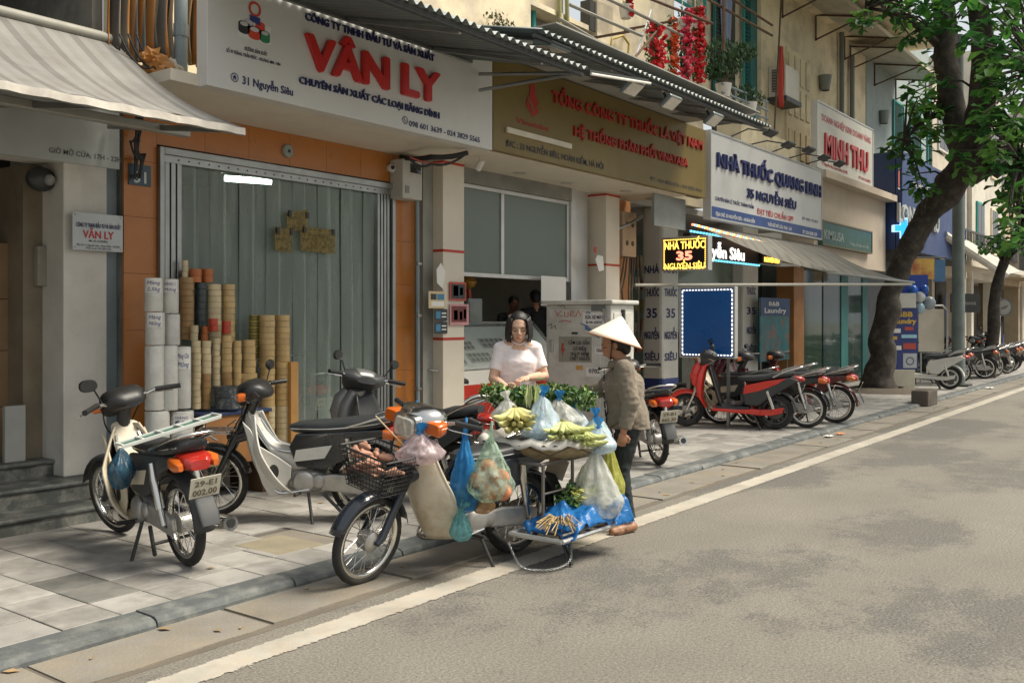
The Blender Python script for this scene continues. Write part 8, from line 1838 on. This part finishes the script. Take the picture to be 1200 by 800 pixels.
bag('carrier_bag', 'long bright blue bag hanging in front of the leg shield', g1, .50, .22, blue_f2, 5, handle=True, knot=False, fill=.74)
for i, (dx, dz) in enumerate(((-.02, .40), (.05, .36))): fruit('green_fruit', 'dull green fruit showing through the long blue bag', g1 + Vector((RGT[0] * dx, RGT[1] * dx, -dz)), .052, lime, grp='fruit in the blue bag')
bag('carrier_bag', 'short blue bag hanging behind the headlight', ond(487, 487, 6.25), .22, .17, blue_f2, 7, handle=True, knot=False)
bag('carrier_bag', 'small blue and green bag low against the leg shield', ond(540, 596, 5.85), .20, .16, plastic_film('teal_bag_film', (0.20, 0.50, 0.52), 0.5), 8, knot=True)
bag('carrier_bag', 'small brownish bag of roots under the pale green bag', ond(566, 572, 5.95), .16, .15, plastic_film('brownish_bag_film', (0.45, 0.28, 0.14), 0.3), 9, knot=True)
bag('carrier_bag', 'large milky white bag hanging at the right end of the rack', ond(698, 526, 6.5), .50, .38, white_f, 11, handle=False, knot=True, fill=.68)
bag('carrier_bag', 'yellow green bag hanging behind the milky white bag', ond(715, 522, 6.80), .42, .25, yel_f, 12, knot=True, fill=.7)
bag('carrier_bag', 'yellow bag hanging under the tray between the rack posts', ond(683, 545, 6.95), .30, .16, yel_f, 14, knot=False)
bag('produce_bag', 'clear pale blue bag with a tall twisted knot on the tray', ond(636, 462, 6.45), .27, .34, pale_b, 15, tie=blue_f2, fill=.85, pleat=14)
bag('produce_bag', 'milky bag lying at the left back of the tray', ond(594, 468, 6.75), .17, .22, white_f, 16, fill=.6)
bag('produce_bag', 'light blue bag behind the bananas at the back of the tray', ond(672, 476, 6.95), .20, .30, pale_b, 17, tie=blue_f2, fill=.75)
c0 = ond(699, 488, 6.75); bag('produce_bag', 'light blue bag around a round cabbage at the right of the tray', c0, .21, .25, pale_b, 18, tie=blue_f2, fill=.6)
fruit('cabbage', 'pale round cabbage inside the light blue bag', c0 + Vector((0, 0, -.115)), .085, pm('cabbage_green', (0.40, 0.46, 0.26), 0.6, var=.2, vs=10, bump=.5, bs=20), 'cabbage')
bag('produce_bag', 'bulging milky bag behind the tall knotted bag on the tray', ond(655, 467, 6.85), .22, .32, white_f, 41, tie=blue_f2, fill=.7)
bag('produce_bag', 'low pale blue bag between the two banana bunches', ond(632, 492, 6.36), .13, .22, pale_b, 42, tie=pale_b, fill=.55)
bag('produce_bag', 'pale blue bag sagging over the right rim of the tray', ond(702, 500, 6.55), .19, .26, pale_b, 43, tie=blue_f2, fill=.6)
corn = ond(624, 478, 6.8); t = thing('leaf_wrap', 'pale green pointed leaf bundle standing behind the bananas', 'vegetable', tuple(corn))
for k in range(6):
    a = k * 1.05; obj('leaf', MB().add([corn + Vector((.04 * math.cos(a), .04 * math.sin(a), 0)), corn + Vector((.06 * math.cos(a + .6), .06 * math.sin(a + .6), .07)), corn + Vector((.035 * math.cos(a + .3), .035 * math.sin(a + .3), .17)), corn + Vector((.06 * math.cos(a - .2), .06 * math.sin(a - .2), .08))], [(0, 1, 2, 3)]), pm('pale_leaf', (0.40, 0.46, 0.20), 0.6, var=.15), t, solid=.004)
# front basket contents
root_m = pm('brown_root', (0.42, 0.22, 0.15), 0.7, var=0.3, vs=12, bump=0.5, bs=30)
rnd = random.Random(9)
for i in range(14):
    c = VM @ (V_st @ Vector((1.2 - .02 + rnd.uniform(-.11, .11), rnd.uniform(-.15, .15), .66 + .02 * i * .6))); t = thing('ginger_root', 'brown knobbly root lying in the front basket', 'root', tuple(c), 'roots in the front basket')
    mb = MB().ball(c, .075, .020, .020, 12, 8, Matrix.Rotation(rnd.uniform(0, 3), 3, 'Z').to_4x4()); mb.v = [tuple(Vector(p) + Vector((1, 1, 1)) * .012 * noise.noise(Vector(p) * 30)) for p in mb.v]; obj('body', mb, root_m, t, smooth=True); obj('knob', MB().ball(c + Vector((.02, .015, .015)), .016, n=8, m=6), root_m, t, smooth=True)
bag('produce_bag', 'small pinkish clear bag tied with blue in the front basket', ond(492, 507, 5.74), .19, .30, pink_f, 21, tie=blue_f2, fill=.6)
cable('stick', 'thin pale stick poking out of the front basket', [ond(440, 487, 5.75), ond(478, 527, 5.75)], .005, pm('pale_stick', (0.45, 0.35, 0.22), 0.7), 'stick')
# lower platform
Lp = Vector((5.38, 3.50, .215))
mb = MB().grid(lambda a, b: Lp + Vector(((a - .5) * .66, (b - .5) * .42, .05 + .07 * noise.noise(Vector((a * 4, b * 4, 2))) + .05 * noise.noise(Vector((a * 11, b * 9, 7))) + .09 * math.sin(a * 3.1) * math.sin(b * 3.1) - .10 * max(0, abs(a - .5) * 2 - .8) * 5 * .5)), 40, 28)
t = thing('plastic_sheet', 'crumpled deep blue plastic bag spread on the low rack platform', 'bag', tuple(Lp)); obj('film', mb, deep_b, t, smooth=True, solid=.002)
mb = MB().grid(lambda a, b: Lp + Vector((.18 + .16 * a, -.22 + .14 * b - .05 * a, .16 * math.sin(b * 2.5) * (.5 + a * .6) + .03 * noise.noise(Vector((a * 9, b * 9, 1))))), 16, 14); obj('fold', mb, deep_b, t, smooth=True, solid=.002)
mb = MB().grid(lambda a, b: Lp + Vector((-.33 + .2 * a, -.17 + .2 * b, .11 * math.sin(a * 2.6) * math.sin(b * 2.8) + .04 + .03 * noise.noise(Vector((a * 9, b * 9, 5))))), 16, 14); obj('fold', mb, deep_b, t, smooth=True, solid=.002)
herb_g = [pm('herb_green', (0.06, 0.15, 0.03), 0.55, var=0.3, vs=9), pm('herb_light', (0.20, 0.32, 0.09), 0.55, var=0.3, vs=9), pm('herb_dark', (0.025, 0.075, 0.02), 0.55, var=0.3, vs=9), pm('herb_pale', (0.36, 0.44, 0.20), 0.55, var=0.2, vs=9)]
def herbs(nm, label, pts, rad_, n, s, mats, seed, stems=None, stem_mat=None):
    rnd = random.Random(seed); P = seg(pts, 8); t = thing(nm, label, 'herbs', tuple(P[0])); mbs = [MB() for _ in mats]
    for _ in range(n):
        c = rnd.choice(P) + Vector((rnd.gauss(0, rad_ * .55), rnd.gauss(0, rad_ * .55), rnd.gauss(0, rad_ * .5)))
        ax = Vector((rnd.gauss(0, 1), rnd.gauss(0, 1), rnd.gauss(.5, 1))).normalized(); M = Matrix.Translation(c) @ ax.to_track_quat('Z', 'Y').to_matrix().to_4x4() @ Matrix.Rotation(rnd.uniform(0, 6), 4, 'Z') @ Matrix.Scale(s * rnd.uniform(.6, 1.3), 4)
        mbs[rnd.choices(range(len(mats)), [4, 4, 2, 2][:len(mats)])[0]].add([M @ Vector((x_ - .5, y_ * .9, z_ * 2)) for x_, y_, z_ in LEAF_V], LEAF_F)
    for q, m_ in zip(mbs, mats): obj('leaves', q, m_, t, kind='stuff', smooth=True)
    mb = MB()
    for k in range(stems or 14):
        a = rnd.uniform(0, 6.3); o_ = Vector((math.cos(a), math.sin(a), rnd.uniform(-1, 1))) * rad_ * .5; mb.tube([p + o_ * rnd.uniform(.6, 1.1) for p in P[::4]], .004, 4)
    obj('stems', mb, stem_mat or herb_g[0], t, kind='stuff'); return t
herbs('herb_bundle', 'long leafy green herb bundle held over the tray by both women', [ond(572, 458, 6.95), ond(600, 463, 6.9), ond(640, 462, 6.9), ond(672, 464, 6.95), ond(688, 468, 7.0)], .062, 1500, .048, herb_g, 3)
herbs('herb_bundle', 'loose greens heaped above the deep blue bag on the low platform', [Lp + Vector((-.02, .02, .16)), Lp + Vector((.12, .08, .18)), Lp + Vector((.24, .12, .14))], .075, 380, .045, herb_g, 4)
stalk_y = pm('yellow_green_stalk', (0.42, 0.42, 0.10), 0.5, var=.2, vs=9)
rnd = random.Random(2); t = thing('stalk_bunch', 'coiled yellow green stalks lying on the greens of the low platform', 'vegetable', tuple(Lp + Vector((.05, -.02, .2)))); mb = MB()
for k in range(16):
    r_ = .04 + .005 * k % .05; c = Lp + Vector((.10, -.02, .17 + .004 * k)); mb.tube([c + Vector(((r_ + .05) * math.cos(a), r_ * .8 * math.sin(a), .02 * math.sin(a * 2 + k))) for a in [k * .7 + i * .5 for i in range(10)]], .006, 5)
obj('stalks', mb, stalk_y, t, smooth=True, kind='stuff')
rnd = random.Random(6); t = thing('root_bunch', 'tan bunch of fibrous roots at the left edge of the low platform', 'vegetable', tuple(Lp + Vector((-.34, -.1, 0)))); mb = MB()
for k in range(50):
    a = rnd.uniform(2.4, 4.6); b0 = Lp + Vector((-.24, -.06, .07)); l = rnd.uniform(.08, .2); mb.tube([b0, b0 + Vector((math.cos(a) * l * .5, math.sin(a) * l * .5, rnd.uniform(-.0, .06))), b0 + Vector((math.cos(a) * l, math.sin(a) * l, rnd.uniform(-.05, .03)))], .004, 4)
obj('fibres', mb, pm('tan_root', (0.42, 0.30, 0.14), 0.8), t, kind='stuff')
herbs('herb_bundle', 'short dark green bunch tucked at the right edge of the tray', [ond(690, 520, 6.6), ond(700, 524, 6.6)], .03, 90, .04, [herb_g[2], herb_g[0]], 8)
bag('carrier_bag', 'blue helmet bag strapped to the left motorbike carrier', ony(142, 525, 5.62), .26, .19, plastic_film('dull_blue_film', (0.05, 0.14, 0.22), 0.4), 31, knot=False, fill=.5)
# ------------------------------------------------------------------ people (local frame: facing +x, left is +y)
skin_a = pm('skin_tone_warm', (0.64, 0.40, 0.28), 0.5, var=0.08, vs=8, spec=0.35); skin_b = pm('skin_tone_tanned', (0.40, 0.20, 0.12), 0.55, var=0.1, vs=8, spec=0.35)
for m_ in (skin_a, skin_b):
    b_ = m_.node_tree.nodes['Principled BSDF']; b_.inputs['Subsurface Weight'].default_value = 0.08; b_.inputs['Subsurface Radius'].default_value = (.012, .005, .003)
hair_m = pm('black_hair', (0.012, 0.010, 0.009), 0.42, var=0.3, vs=30, bump=0.5, bs=120); lip_m = pm('lip_tone', (0.40, 0.12, 0.09), 0.45); eye_w = pm('eye_white', (0.6, 0.58, 0.54), 0.3); eye_d = pm('eye_dark', (0.01, 0.008, 0.007), 0.2)
def chain(mb, pts, rs, n=12, flat=1.0, up=None):
    P = [Vector(p) for p in pts]; mb.tube(P, rs, n, flat=flat, up=up)
    for p, r in zip(P, rs): mb.ball(p, r * .98, r * .98 if flat == 1 else r * flat, r * .98, 10, 8)
def hand(mb, wrist, d, palm_n, curl=.5, s=1.0, thumb=1):
    """palm and five fingers from the wrist along d; palm_n is the palm's facing"""
    d = Vector(d).normalized(); n = Vector(palm_n); n = (n - d * n.dot(d)).normalized(); sd = d.cross(n) * thumb; w_ = Vector(wrist)
    M = Matrix(((d.x, sd.x, n.x, 0), (d.y, sd.y, n.y, 0), (d.z, sd.z, n.z, 0), (0, 0, 0, 1)))
    mb.ball(w_ + d * .045 * s, .052 * s, .038 * s, .017 * s, 12, 8, M)
    for i, (o, l) in enumerate(((-.030, .058), (-.010, .068), (.010, .072), (.030, .064))):
        b = w_ + d * .085 * s + sd * o * s; a1 = curl * .7; a2 = curl * 1.7; d1 = d * math.cos(a1) + n * math.sin(a1); d2 = d * math.cos(a2) + n * math.sin(a2)
        mb.tube([b - d * .02 * s, b + d1 * l * .5 * s, b + d1 * l * .5 * s + d2 * l * .5 * s], [.0095 * s, .009 * s, .0075 * s], 8)
    b = w_ + d * .03 * s + sd * .034 * s; mb.tube([b, b + (d * .7 + sd * .7) * .034 * s, b + (d * .95 + sd * .35) * .062 * s + n * .012 * s], [.012 * s, .0105 * s, .0085 * s], 8)
def head_mb(mb, HM, s=1.0):
    q = lambda p: HM @ (Vector(p) * s); R3 = HM.to_3x3().to_4x4()
    mb.ball(q((-.012, 0, .025)), .095 * s, .074 * s, .098 * s, 20, 14, R3); mb.ball(q((.028, 0, -.030)), .058 * s, .056 * s, .072 * s, 16, 12, R3); mb.ball(q((.045, 0, -.082)), .030 * s, .030 * s, .022 * s, 12, 8, R3)
    mb.ball(q((.062, 0, .028)), .026 * s, .050 * s, .026 * s, 12, 8, R3)
    for y in (-1, 1): mb.ball(q((.052, y * .034, -.022)), .026 * s, .024 * s, .022 * s, 10, 8, R3); mb.ball(q((-.012, y * .074, -.008)), .018 * s, .009 * s, .028 * s, 10, 8, R3)
    mb.tube([q((.084, 0, .012)), q((.098, 0, -.012)), q((.103, 0, -.026))], [.008 * s, .0105 * s, .0125 * s], 8); mb.ball(q((.094, .010, -.030)), .010 * s, n=8, m=6); mb.ball(q((.094, -.010, -.030)), .010 * s, n=8, m=6); mb.ball(q((.082, 0, -.058)), .016 * s, .024 * s, .014 * s, 10, 8, R3)
def face(par, HM, s=1.0, closed=True):
    q = lambda p: HM @ (Vector(p) * s)
    for y in (-1, 1):
        if closed: obj('eyelash', MB().tube([q((.078, y * .018, -.003)), q((.083, y * .031, -.0065)), q((.073, y * .045, -.002))], .0030 * s, 6), eye_d, par)
        else:
            obj('eye', MB().ball(q((.074, y * .031, .002)), .0115 * s, n=10, m=8), eye_w, par, smooth=True); obj('iris', MB().ball(q((.083, y * .031, .001)), .0055 * s, n=8, m=6), eye_d, par, smooth=True)
        obj('eyebrow', MB().tube([q((.088, y * .016, .020)), q((.089, y * .032, .0245)), q((.075, y * .050, .019))], [.003 * s, .0036 * s, .002 * s], 6), hair_m, par)
    obj('lips', MB().tube([q((.086, -.020, -.060)), q((.096, -.008, -.056)), q((.0975, 0, -.0575)), q((.096, .008, -.056)), q((.086, .020, -.060))], [.002 * s, .0055 * s, .0058 * s, .0055 * s, .002 * s], 8), lip_m, par, smooth=True)
def person(label, loc, heading, J, top_m, leg_m, sk, shoe_m, sleeve='short', long_top=.0, grp=None, wr=.006, bulk=1.0):
    T = thing('person', label, 'person', tuple(loc), grp, local=True); T.rotation_euler = (0, 0, rad(heading)); V = Vector
    b = MB(); hd = J['head']; tl = J.get('tilt', 0); yw = J.get('yaw', 0)
    HM = Matrix.Translation(hd) @ Matrix.Rotation(rad(yw), 4, 'Z') @ Matrix.Rotation(rad(tl), 4, 'Y')
    head_mb(b, HM, J.get('hs', 1.0)); ch = V(J['chest']); pv = V(J['pelvis']); wa = (ch + pv) / 2 + V((.0, 0, -.02)); nk = V(J['neck'])
    b.tube([nk + V((-.005, 0, -.09)), nk, V(hd) + V((-.012, 0, -.06))], [.062, .052, .05], 12)
    b.tube([pv + V((0, 0, -.06)), pv, wa, ch, nk + V((-.01, 0, -.06))], [.14, .15, .125, .145, .09], 16, flat=.66, up=(1, 0, 0))
    for sd_ in ('L', 'R'):
        sh, el, wr_ = V(J['sh' + sd_]), V(J['el' + sd_]), V(J['wr' + sd_]); chain(b, [sh, sh.lerp(el, .5), el, el.lerp(wr_, .35), wr_], [.048, .044, .037, .038, .026]); chain(b, [nk + V((-.01, (.06 if sd_ == 'L' else -.06), -.05)), sh], [.05, .05])
        hv = J.get('hd' + sd_) or ((wr_ - el), (0, 0, -1), .5); hand(b, wr_, hv[0], hv[1], hv[2], .95, hv[3] if len(hv) > 3 else (1 if sd_ == 'L' else -1))
        hp, kn, an = V(J['hp' + sd_]), V(J['kn' + sd_]), V(J['an' + sd_]); chain(b, [hp, hp.lerp(kn, .5), kn, kn.lerp(an, .3), an], [.072, .062, .046, .044, .03])
        ft = V(J.get('ft' + sd_, (1, 0, 0))).normalized(); chain(b, [an + V((0, 0, -.03)), an + ft * .06 + V((0, 0, -.045)), an + ft * .14 + V((0, 0, -.052))], [.03, .03, .024])
    body = obj('body', remesh(b, .0065, 3), sk, T, smooth=True)
    c = MB(); k = bulk
    c.tube([pv + V((0, 0, .02 - long_top)), pv + V((0, 0, .10 - long_top * .5)), wa + V((0, 0, .02)), ch, nk + V((-.015, 0, -.065))], [.168 * k, .160 * k, .145 * k, .166 * k, .095], 18, flat=.70 * (1.18 if sleeve == 'long' else 1), up=(1, 0, 0))
    for sd_ in ('L', 'R'):
        sh, el, wr_ = V(J['sh' + sd_]), V(J['el' + sd_]), V(J['wr' + sd_]); chain(c, [nk + V((-.015, (.05 if sd_ == 'L' else -.05), -.055)), sh], [.058, .060 * k])
        if sleeve == 'short': c.tube([sh, sh.lerp(el, .45), sh.lerp(el, .72)], [.054, .053, .054], 14)
        else: chain(c, [sh, sh.lerp(el, .5), el, el.lerp(wr_, .5)], [.070 * k, .066 * k, .058 * k, .050 * k]); c.tube([el.lerp(wr_, .5), el.lerp(wr_, .9)], [.050 * k, .044 * k], 12)
    tp = obj('top', remesh(c, .009, 3, wr, 9), top_m, T, smooth=True)
    l = MB(); l.tube([pv + V((0, 0, .06)), pv, pv + V((0, 0, -.08))], [.152, .156, .145], 16, flat=.72, up=(1, 0, 0))
    for sd_ in ('L', 'R'):
        hp, kn, an = V(J['hp' + sd_]), V(J['kn' + sd_]), V(J['an' + sd_]); chain(l, [hp, hp.lerp(kn, .5), kn, kn.lerp(an, .55)], [.098, .085, .068, .060]); l.tube([kn.lerp(an, .55), an + V((0, 0, .02))], [.060, .054], 14)
    obj('trousers', remesh(l, .010, 3, wr, 7), leg_m, T, smooth=True)
    for sd_ in ('L', 'R'):
        an = V(J['an' + sd_]); ft = V(J.get('ft' + sd_, (1, 0, 0))).normalized(); s_ = MB(); chain(s_, [an + ft * -.045 + V((0, 0, -.045)), an + ft * .04 + V((0, 0, -.048)), an + ft * .115 + V((0, 0, -.054)), an + ft * .165 + V((0, 0, -.058))], [.034, .040, .042, .032])
        sh_ = remesh(s_, .008, 3); zmin = an.z - .085; sh_.v = [(x_, y_, max(z_, zmin)) for x_, y_, z_ in sh_.v]; sho = obj('shoe', sh_, shoe_m, T, smooth=True)
        sd2 = V((-ft.y, ft.x, 0)); obj('strap', MB().tube([an + ft * .06 + sd2 * .045 + V((0, 0, -.05)), an + ft * .065 + V((0, 0, -.008)), an + ft * .06 - sd2 * .045 + V((0, 0, -.05))], .010, 6, flat=.6), shoe_m, sho, smooth=True)
    return T, HM, body, tp
V = Vector
# woman in the pale pink tee
wl_ = ond(607, 400, 7.5)
J = dict(head=(.07, 0, 1.47), tilt=17, yaw=-6, hs=1.0, neck=(.02, 0, 1.385), chest=(.0, 0, 1.21), pelvis=(-.03, 0, .86), shL=(-.01, .138, 1.30), shR=(-.01, -.138, 1.30), elL=(.03, .205, 1.09), elR=(.03, -.20, 1.07), wrL=(.23, .055, 1.09), wrR=(.27, -.12, 1.02), hdL=((.5, -.8, -.1), (-.1, 0, -1), .7, 1), hdR=((1, .25, -.05), (0, .2, 1), .8, 1),
         hpL=(-.03, .09, .82), hpR=(-.03, -.09, .82), knL=(.0, .10, .46), knR=(.02, -.10, .46), anL=(-.03, .11, .085), anR=(-.02, -.11, .085))
tee = pm('pale_pink_tee', (0.82, 0.74, 0.73), 0.85, var=0.04, vs=5, bump=0.1, bs=60, sheen=.1)
wo, HMw, bd, tp_ = person('woman in a pale pink tee with bobbed dark hair sorting herbs, eyes lowered', (wl_.x, wl_.y, PZ), math.degrees(YAW) + 180 + 6, J, tee, pm('dark_grey_trousers', (0.03, 0.03, 0.035), 0.8), skin_a, pm('black_sandal', (0.02, 0.02, 0.02), 0.6), wr=.005)
face(wo, HMw, 1.0)
hb = MB(); q = lambda p: HMw @ (Vector(p) * 1.0); R3 = HMw.to_3x3().to_4x4()
hr = MB().ball(q((-.014, 0, .036)), .094, .081, .090, 24, 16, R3)
hi = HMw.inverted(); hr.v = [tuple(HMw @ Vector((min(lp.x, .050 + .35 * max(0, lp.z - .05)), lp.y, lp.z))) for lp in (hi @ Vector(p) for p in hr.v)]
def bob(a, b):      # side and back hair falling to the jaw, parted over the face
    an = rad(42 + 276 * a); g = 1 + .025 * math.sin(a * 95) + .02 * math.sin(a * 41 + 1); r = (.082 + .022 * math.sin(b * 2.2)) * g
    return q((-.008 + r * 1.08 * math.cos(an) - .012 * b, r * .98 * math.sin(an), .085 - .185 * b + .012 * math.sin(a * 60) * b))
obj('hair_bob', MB().grid(bob, 90, 8), hair_m, wo, smooth=True, solid=.012)
obj('hair', hr, hair_m, wo, smooth=True)
obj('neckline', MB().tube([V((.055, .055, 1.372)), V((.082, .03, 1.345)), V((.09, 0, 1.335)), V((.082, -.03, 1.345)), V((.055, -.055, 1.372))], .006, 6), tee, tp_, smooth=True)
# vendor in the conical hat
vl = Vector((6.32, 3.66, 0.0))
J = dict(head=(.075, 0, 1.40), tilt=14, yaw=-4, neck=(.03, 0, 1.30), chest=(.01, 0, 1.12), pelvis=(-.03, 0, .82), shL=(-.0, .17, 1.22), shR=(.01, -.17, 1.22), elL=(-.055, .235, .97), elR=(.17, -.21, 1.04), wrL=(.0, .245, .77), wrR=(.36, -.15, 1.03), hdL=((.15, 0, -1), (.3, -1, 0), .9, 1), hdR=((1, .2, .0), (0, .3, -1), .9, -1),
         hpL=(-.03, .09, .78), hpR=(-.03, -.09, .78), knL=(.02, .09, .44), knR=(.05, -.09, .44), anL=(-.04, .10, .085), anR=(.10, -.10, .085), ftL=(.75, .7, 0), ftR=(1, .1, 0))
jk = pm('olive_brown_jacket', (0.18, 0.148, 0.108), 0.85, var=0.14, vs=4, bump=0.25, bs=45, sheen=.15); trn = pm('black_green_trousers', (0.014, 0.02, 0.021), 0.8, var=0.2, vs=4)
ve, HMv, bd, tp_ = person('vendor in a conical straw hat, brown jacket and dark trousers standing behind her loaded motorbike', tuple(vl), math.degrees(YAW) + 90 - 8, J, jk, trn, skin_b, pm('brown_rubber_shoe', (0.26, 0.125, 0.065), 0.5, var=.2, vs=20, col2=(0.40, 0.22, 0.13), c2amt=.4, c2scale=30), sleeve='long', long_top=.07, wr=.012, bulk=1.22)
face(ve, HMv, 1.0, True)
hb = MB(); q = lambda p: HMv @ Vector(p); R3 = HMv.to_3x3().to_4x4(); hb.ball(q((-.03, 0, .03)), .10, .082, .10, 18, 14, R3); hb.ball(q((-.075, 0, -.04)), .045, .05, .06, 12, 10, R3)
obj('hair', remesh(hb, .009, 2, .003, 20), hair_m, ve, smooth=True)
HT = HMv @ Matrix.Translation((-.025, 0, .06)) @ Matrix.Rotation(rad(-30), 4, 'Y') @ Matrix.Rotation(rad(4), 4, 'X')
straw = pm('straw_hat_leaf', (0.82, 0.74, 0.60), 0.7, var=0.08, vs=5, bump=0.15, bs=60)
hat = obj('conical_hat', MB().lathe([(.215, -.035), (.18, -.004), (.14, .034), (.10, .070), (.06, .106), (.025, .140), (.004, .156), (.001, .157)], 44, HT), straw, ve, smooth=50, solid=.004)
for k in range(15): s_ = k / 15; obj('hoop', MB().lathe([(.215 * (1 - s_) + .002, -.035 + .188 * s_ + .001), (.2165 * (1 - s_) + .0025, -.036 + .188 * s_), (.215 * (1 - s_) + .001, -.0375 + .188 * s_)], 44, HT), pm('hat_hoop', (0.55, 0.42, 0.27), 0.7), hat, smooth=True)
obj('brim_ring', MB().lathe([(.213, -.038), (.219, -.036), (.218, -.030), (.213, -.032), (.213, -.038)], 44, HT), pm('hat_brim', (0.46, 0.20, 0.09), 0.6), hat, smooth=True)
obj('chin_strap', MB().tube([q((-.0, .078, .03)), q((.03, .072, -.05)), q((.05, .03, -.098)), q((.05, -.03, -.098)), q((.03, -.072, -.05)), q((0, -.078, .03))], .010, 8, flat=.4), pm('strap_dark', (0.03, 0.028, 0.028), 0.8), ve, smooth=True)
obj('collar', MB().grid(lambda a, b: (.03 + .085 * math.cos(rad(-150 + 300 * a)) * (1 + .15 * b), .085 * math.sin(rad(-150 + 300 * a)) * (1 + .2 * b), 1.295 - .055 * b + .02 * math.cos(rad(-150 + 300 * a)) * -1), 24, 3), jk, tp_, smooth=True, solid=.006)
ins = pm('navy_inner_shirt', (0.022, 0.026, 0.045), 0.8, col2=(0.15, 0.16, 0.2), c2amt=.1, c2scale=60)
def frn(a, b): z_ = 1.20 - .40 * b; y_ = (-.055 + .11 * a) * (.7 + .5 * b); r_ = .135 + .012 * math.sin(b * 3); return (.008 + r_ * math.cos(y_ * 5) - .02 * b + .01, y_ - .0 , z_)
obj('inner_shirt', MB().grid(frn, 8, 14), ins, tp_, smooth=True, solid=.004)
for k in range(6): z_ = 1.18 - .065 * k; obj('button', MB().ball((.155 - .003 * k, .058 + .006 * k, z_), .007, n=8, m=6), pm('pale_button', (0.55, 0.53, 0.5), 0.4), tp_)
obj('pocket_flap', MB().grid(lambda a, b: (.02 + .10 * a, .158 - .045 * a * a, .93 - .05 * a - .10 * b), 5, 4), jk, tp_, smooth=True, solid=.006)
# two people inside the kiosk
def indoor(label, loc, heading, hgt, top, closed, hs=1.0, seat=0):
    f_ = hgt / 1.58; s_ = lambda p: tuple(x_ * f_ for x_ in p)
    J = dict(head=s_((.05, 0, 1.47)), tilt=8, neck=s_((.0, 0, 1.36)), chest=s_((-.01, 0, 1.18)), pelvis=s_((-.02, 0, .86)), shL=s_((-.01, .18, 1.29)), shR=s_((-.01, -.18, 1.29)), elL=s_((.02, .24, 1.03)), elR=s_((.05, -.24, 1.04)), wrL=s_((.22, .16, .98)), wrR=s_((.24, -.12, 1.18)), hpL=s_((-.02, .09, .82)), hpR=s_((-.02, -.09, .82)), knL=s_((0, .1, .45)), knR=s_((0, -.1, .45)), anL=s_((-.03, .1, .085)), anR=s_((-.03, -.1, .085)))
    t, HM, b, c = person(label, loc, heading, J, top, trn, skin_b, pm('black_sandal', (0.02, 0.02, 0.02)), wr=.005); face(t, HM, 1.0, closed)
    hb = MB(); R3 = HM.to_3x3().to_4x4(); hb.ball(HM @ Vector((-.022, 0, .045)), .098, .082, .088, 18, 14, R3); hb.ball(HM @ Vector((-.05, 0, .0)), .065, .07, .07, 14, 10, R3); obj('hair', remesh(hb, .009, 2, .003, 24), hair_m, t, smooth=True)
blk = pm('black_tee', (0.012, 0.013, 0.014), 0.85, var=.15)
pm1 = ond(628, 400, 13.7); indoor('man in a black tee with his back to the street inside the kiosk', (pm1.x, pm1.y, .3), 50, 1.70, blk, True)
pm2 = ond(601, 400, 14.2); indoor('person in a dark patterned top behind the kiosk counter', (pm2.x, pm2.y, .3), 235, 1.62, pm('dark_patterned_top', (0.03, 0.03, 0.04), 0.8, col2=(.12, .11, .1), c2amt=.3, c2scale=25), False)
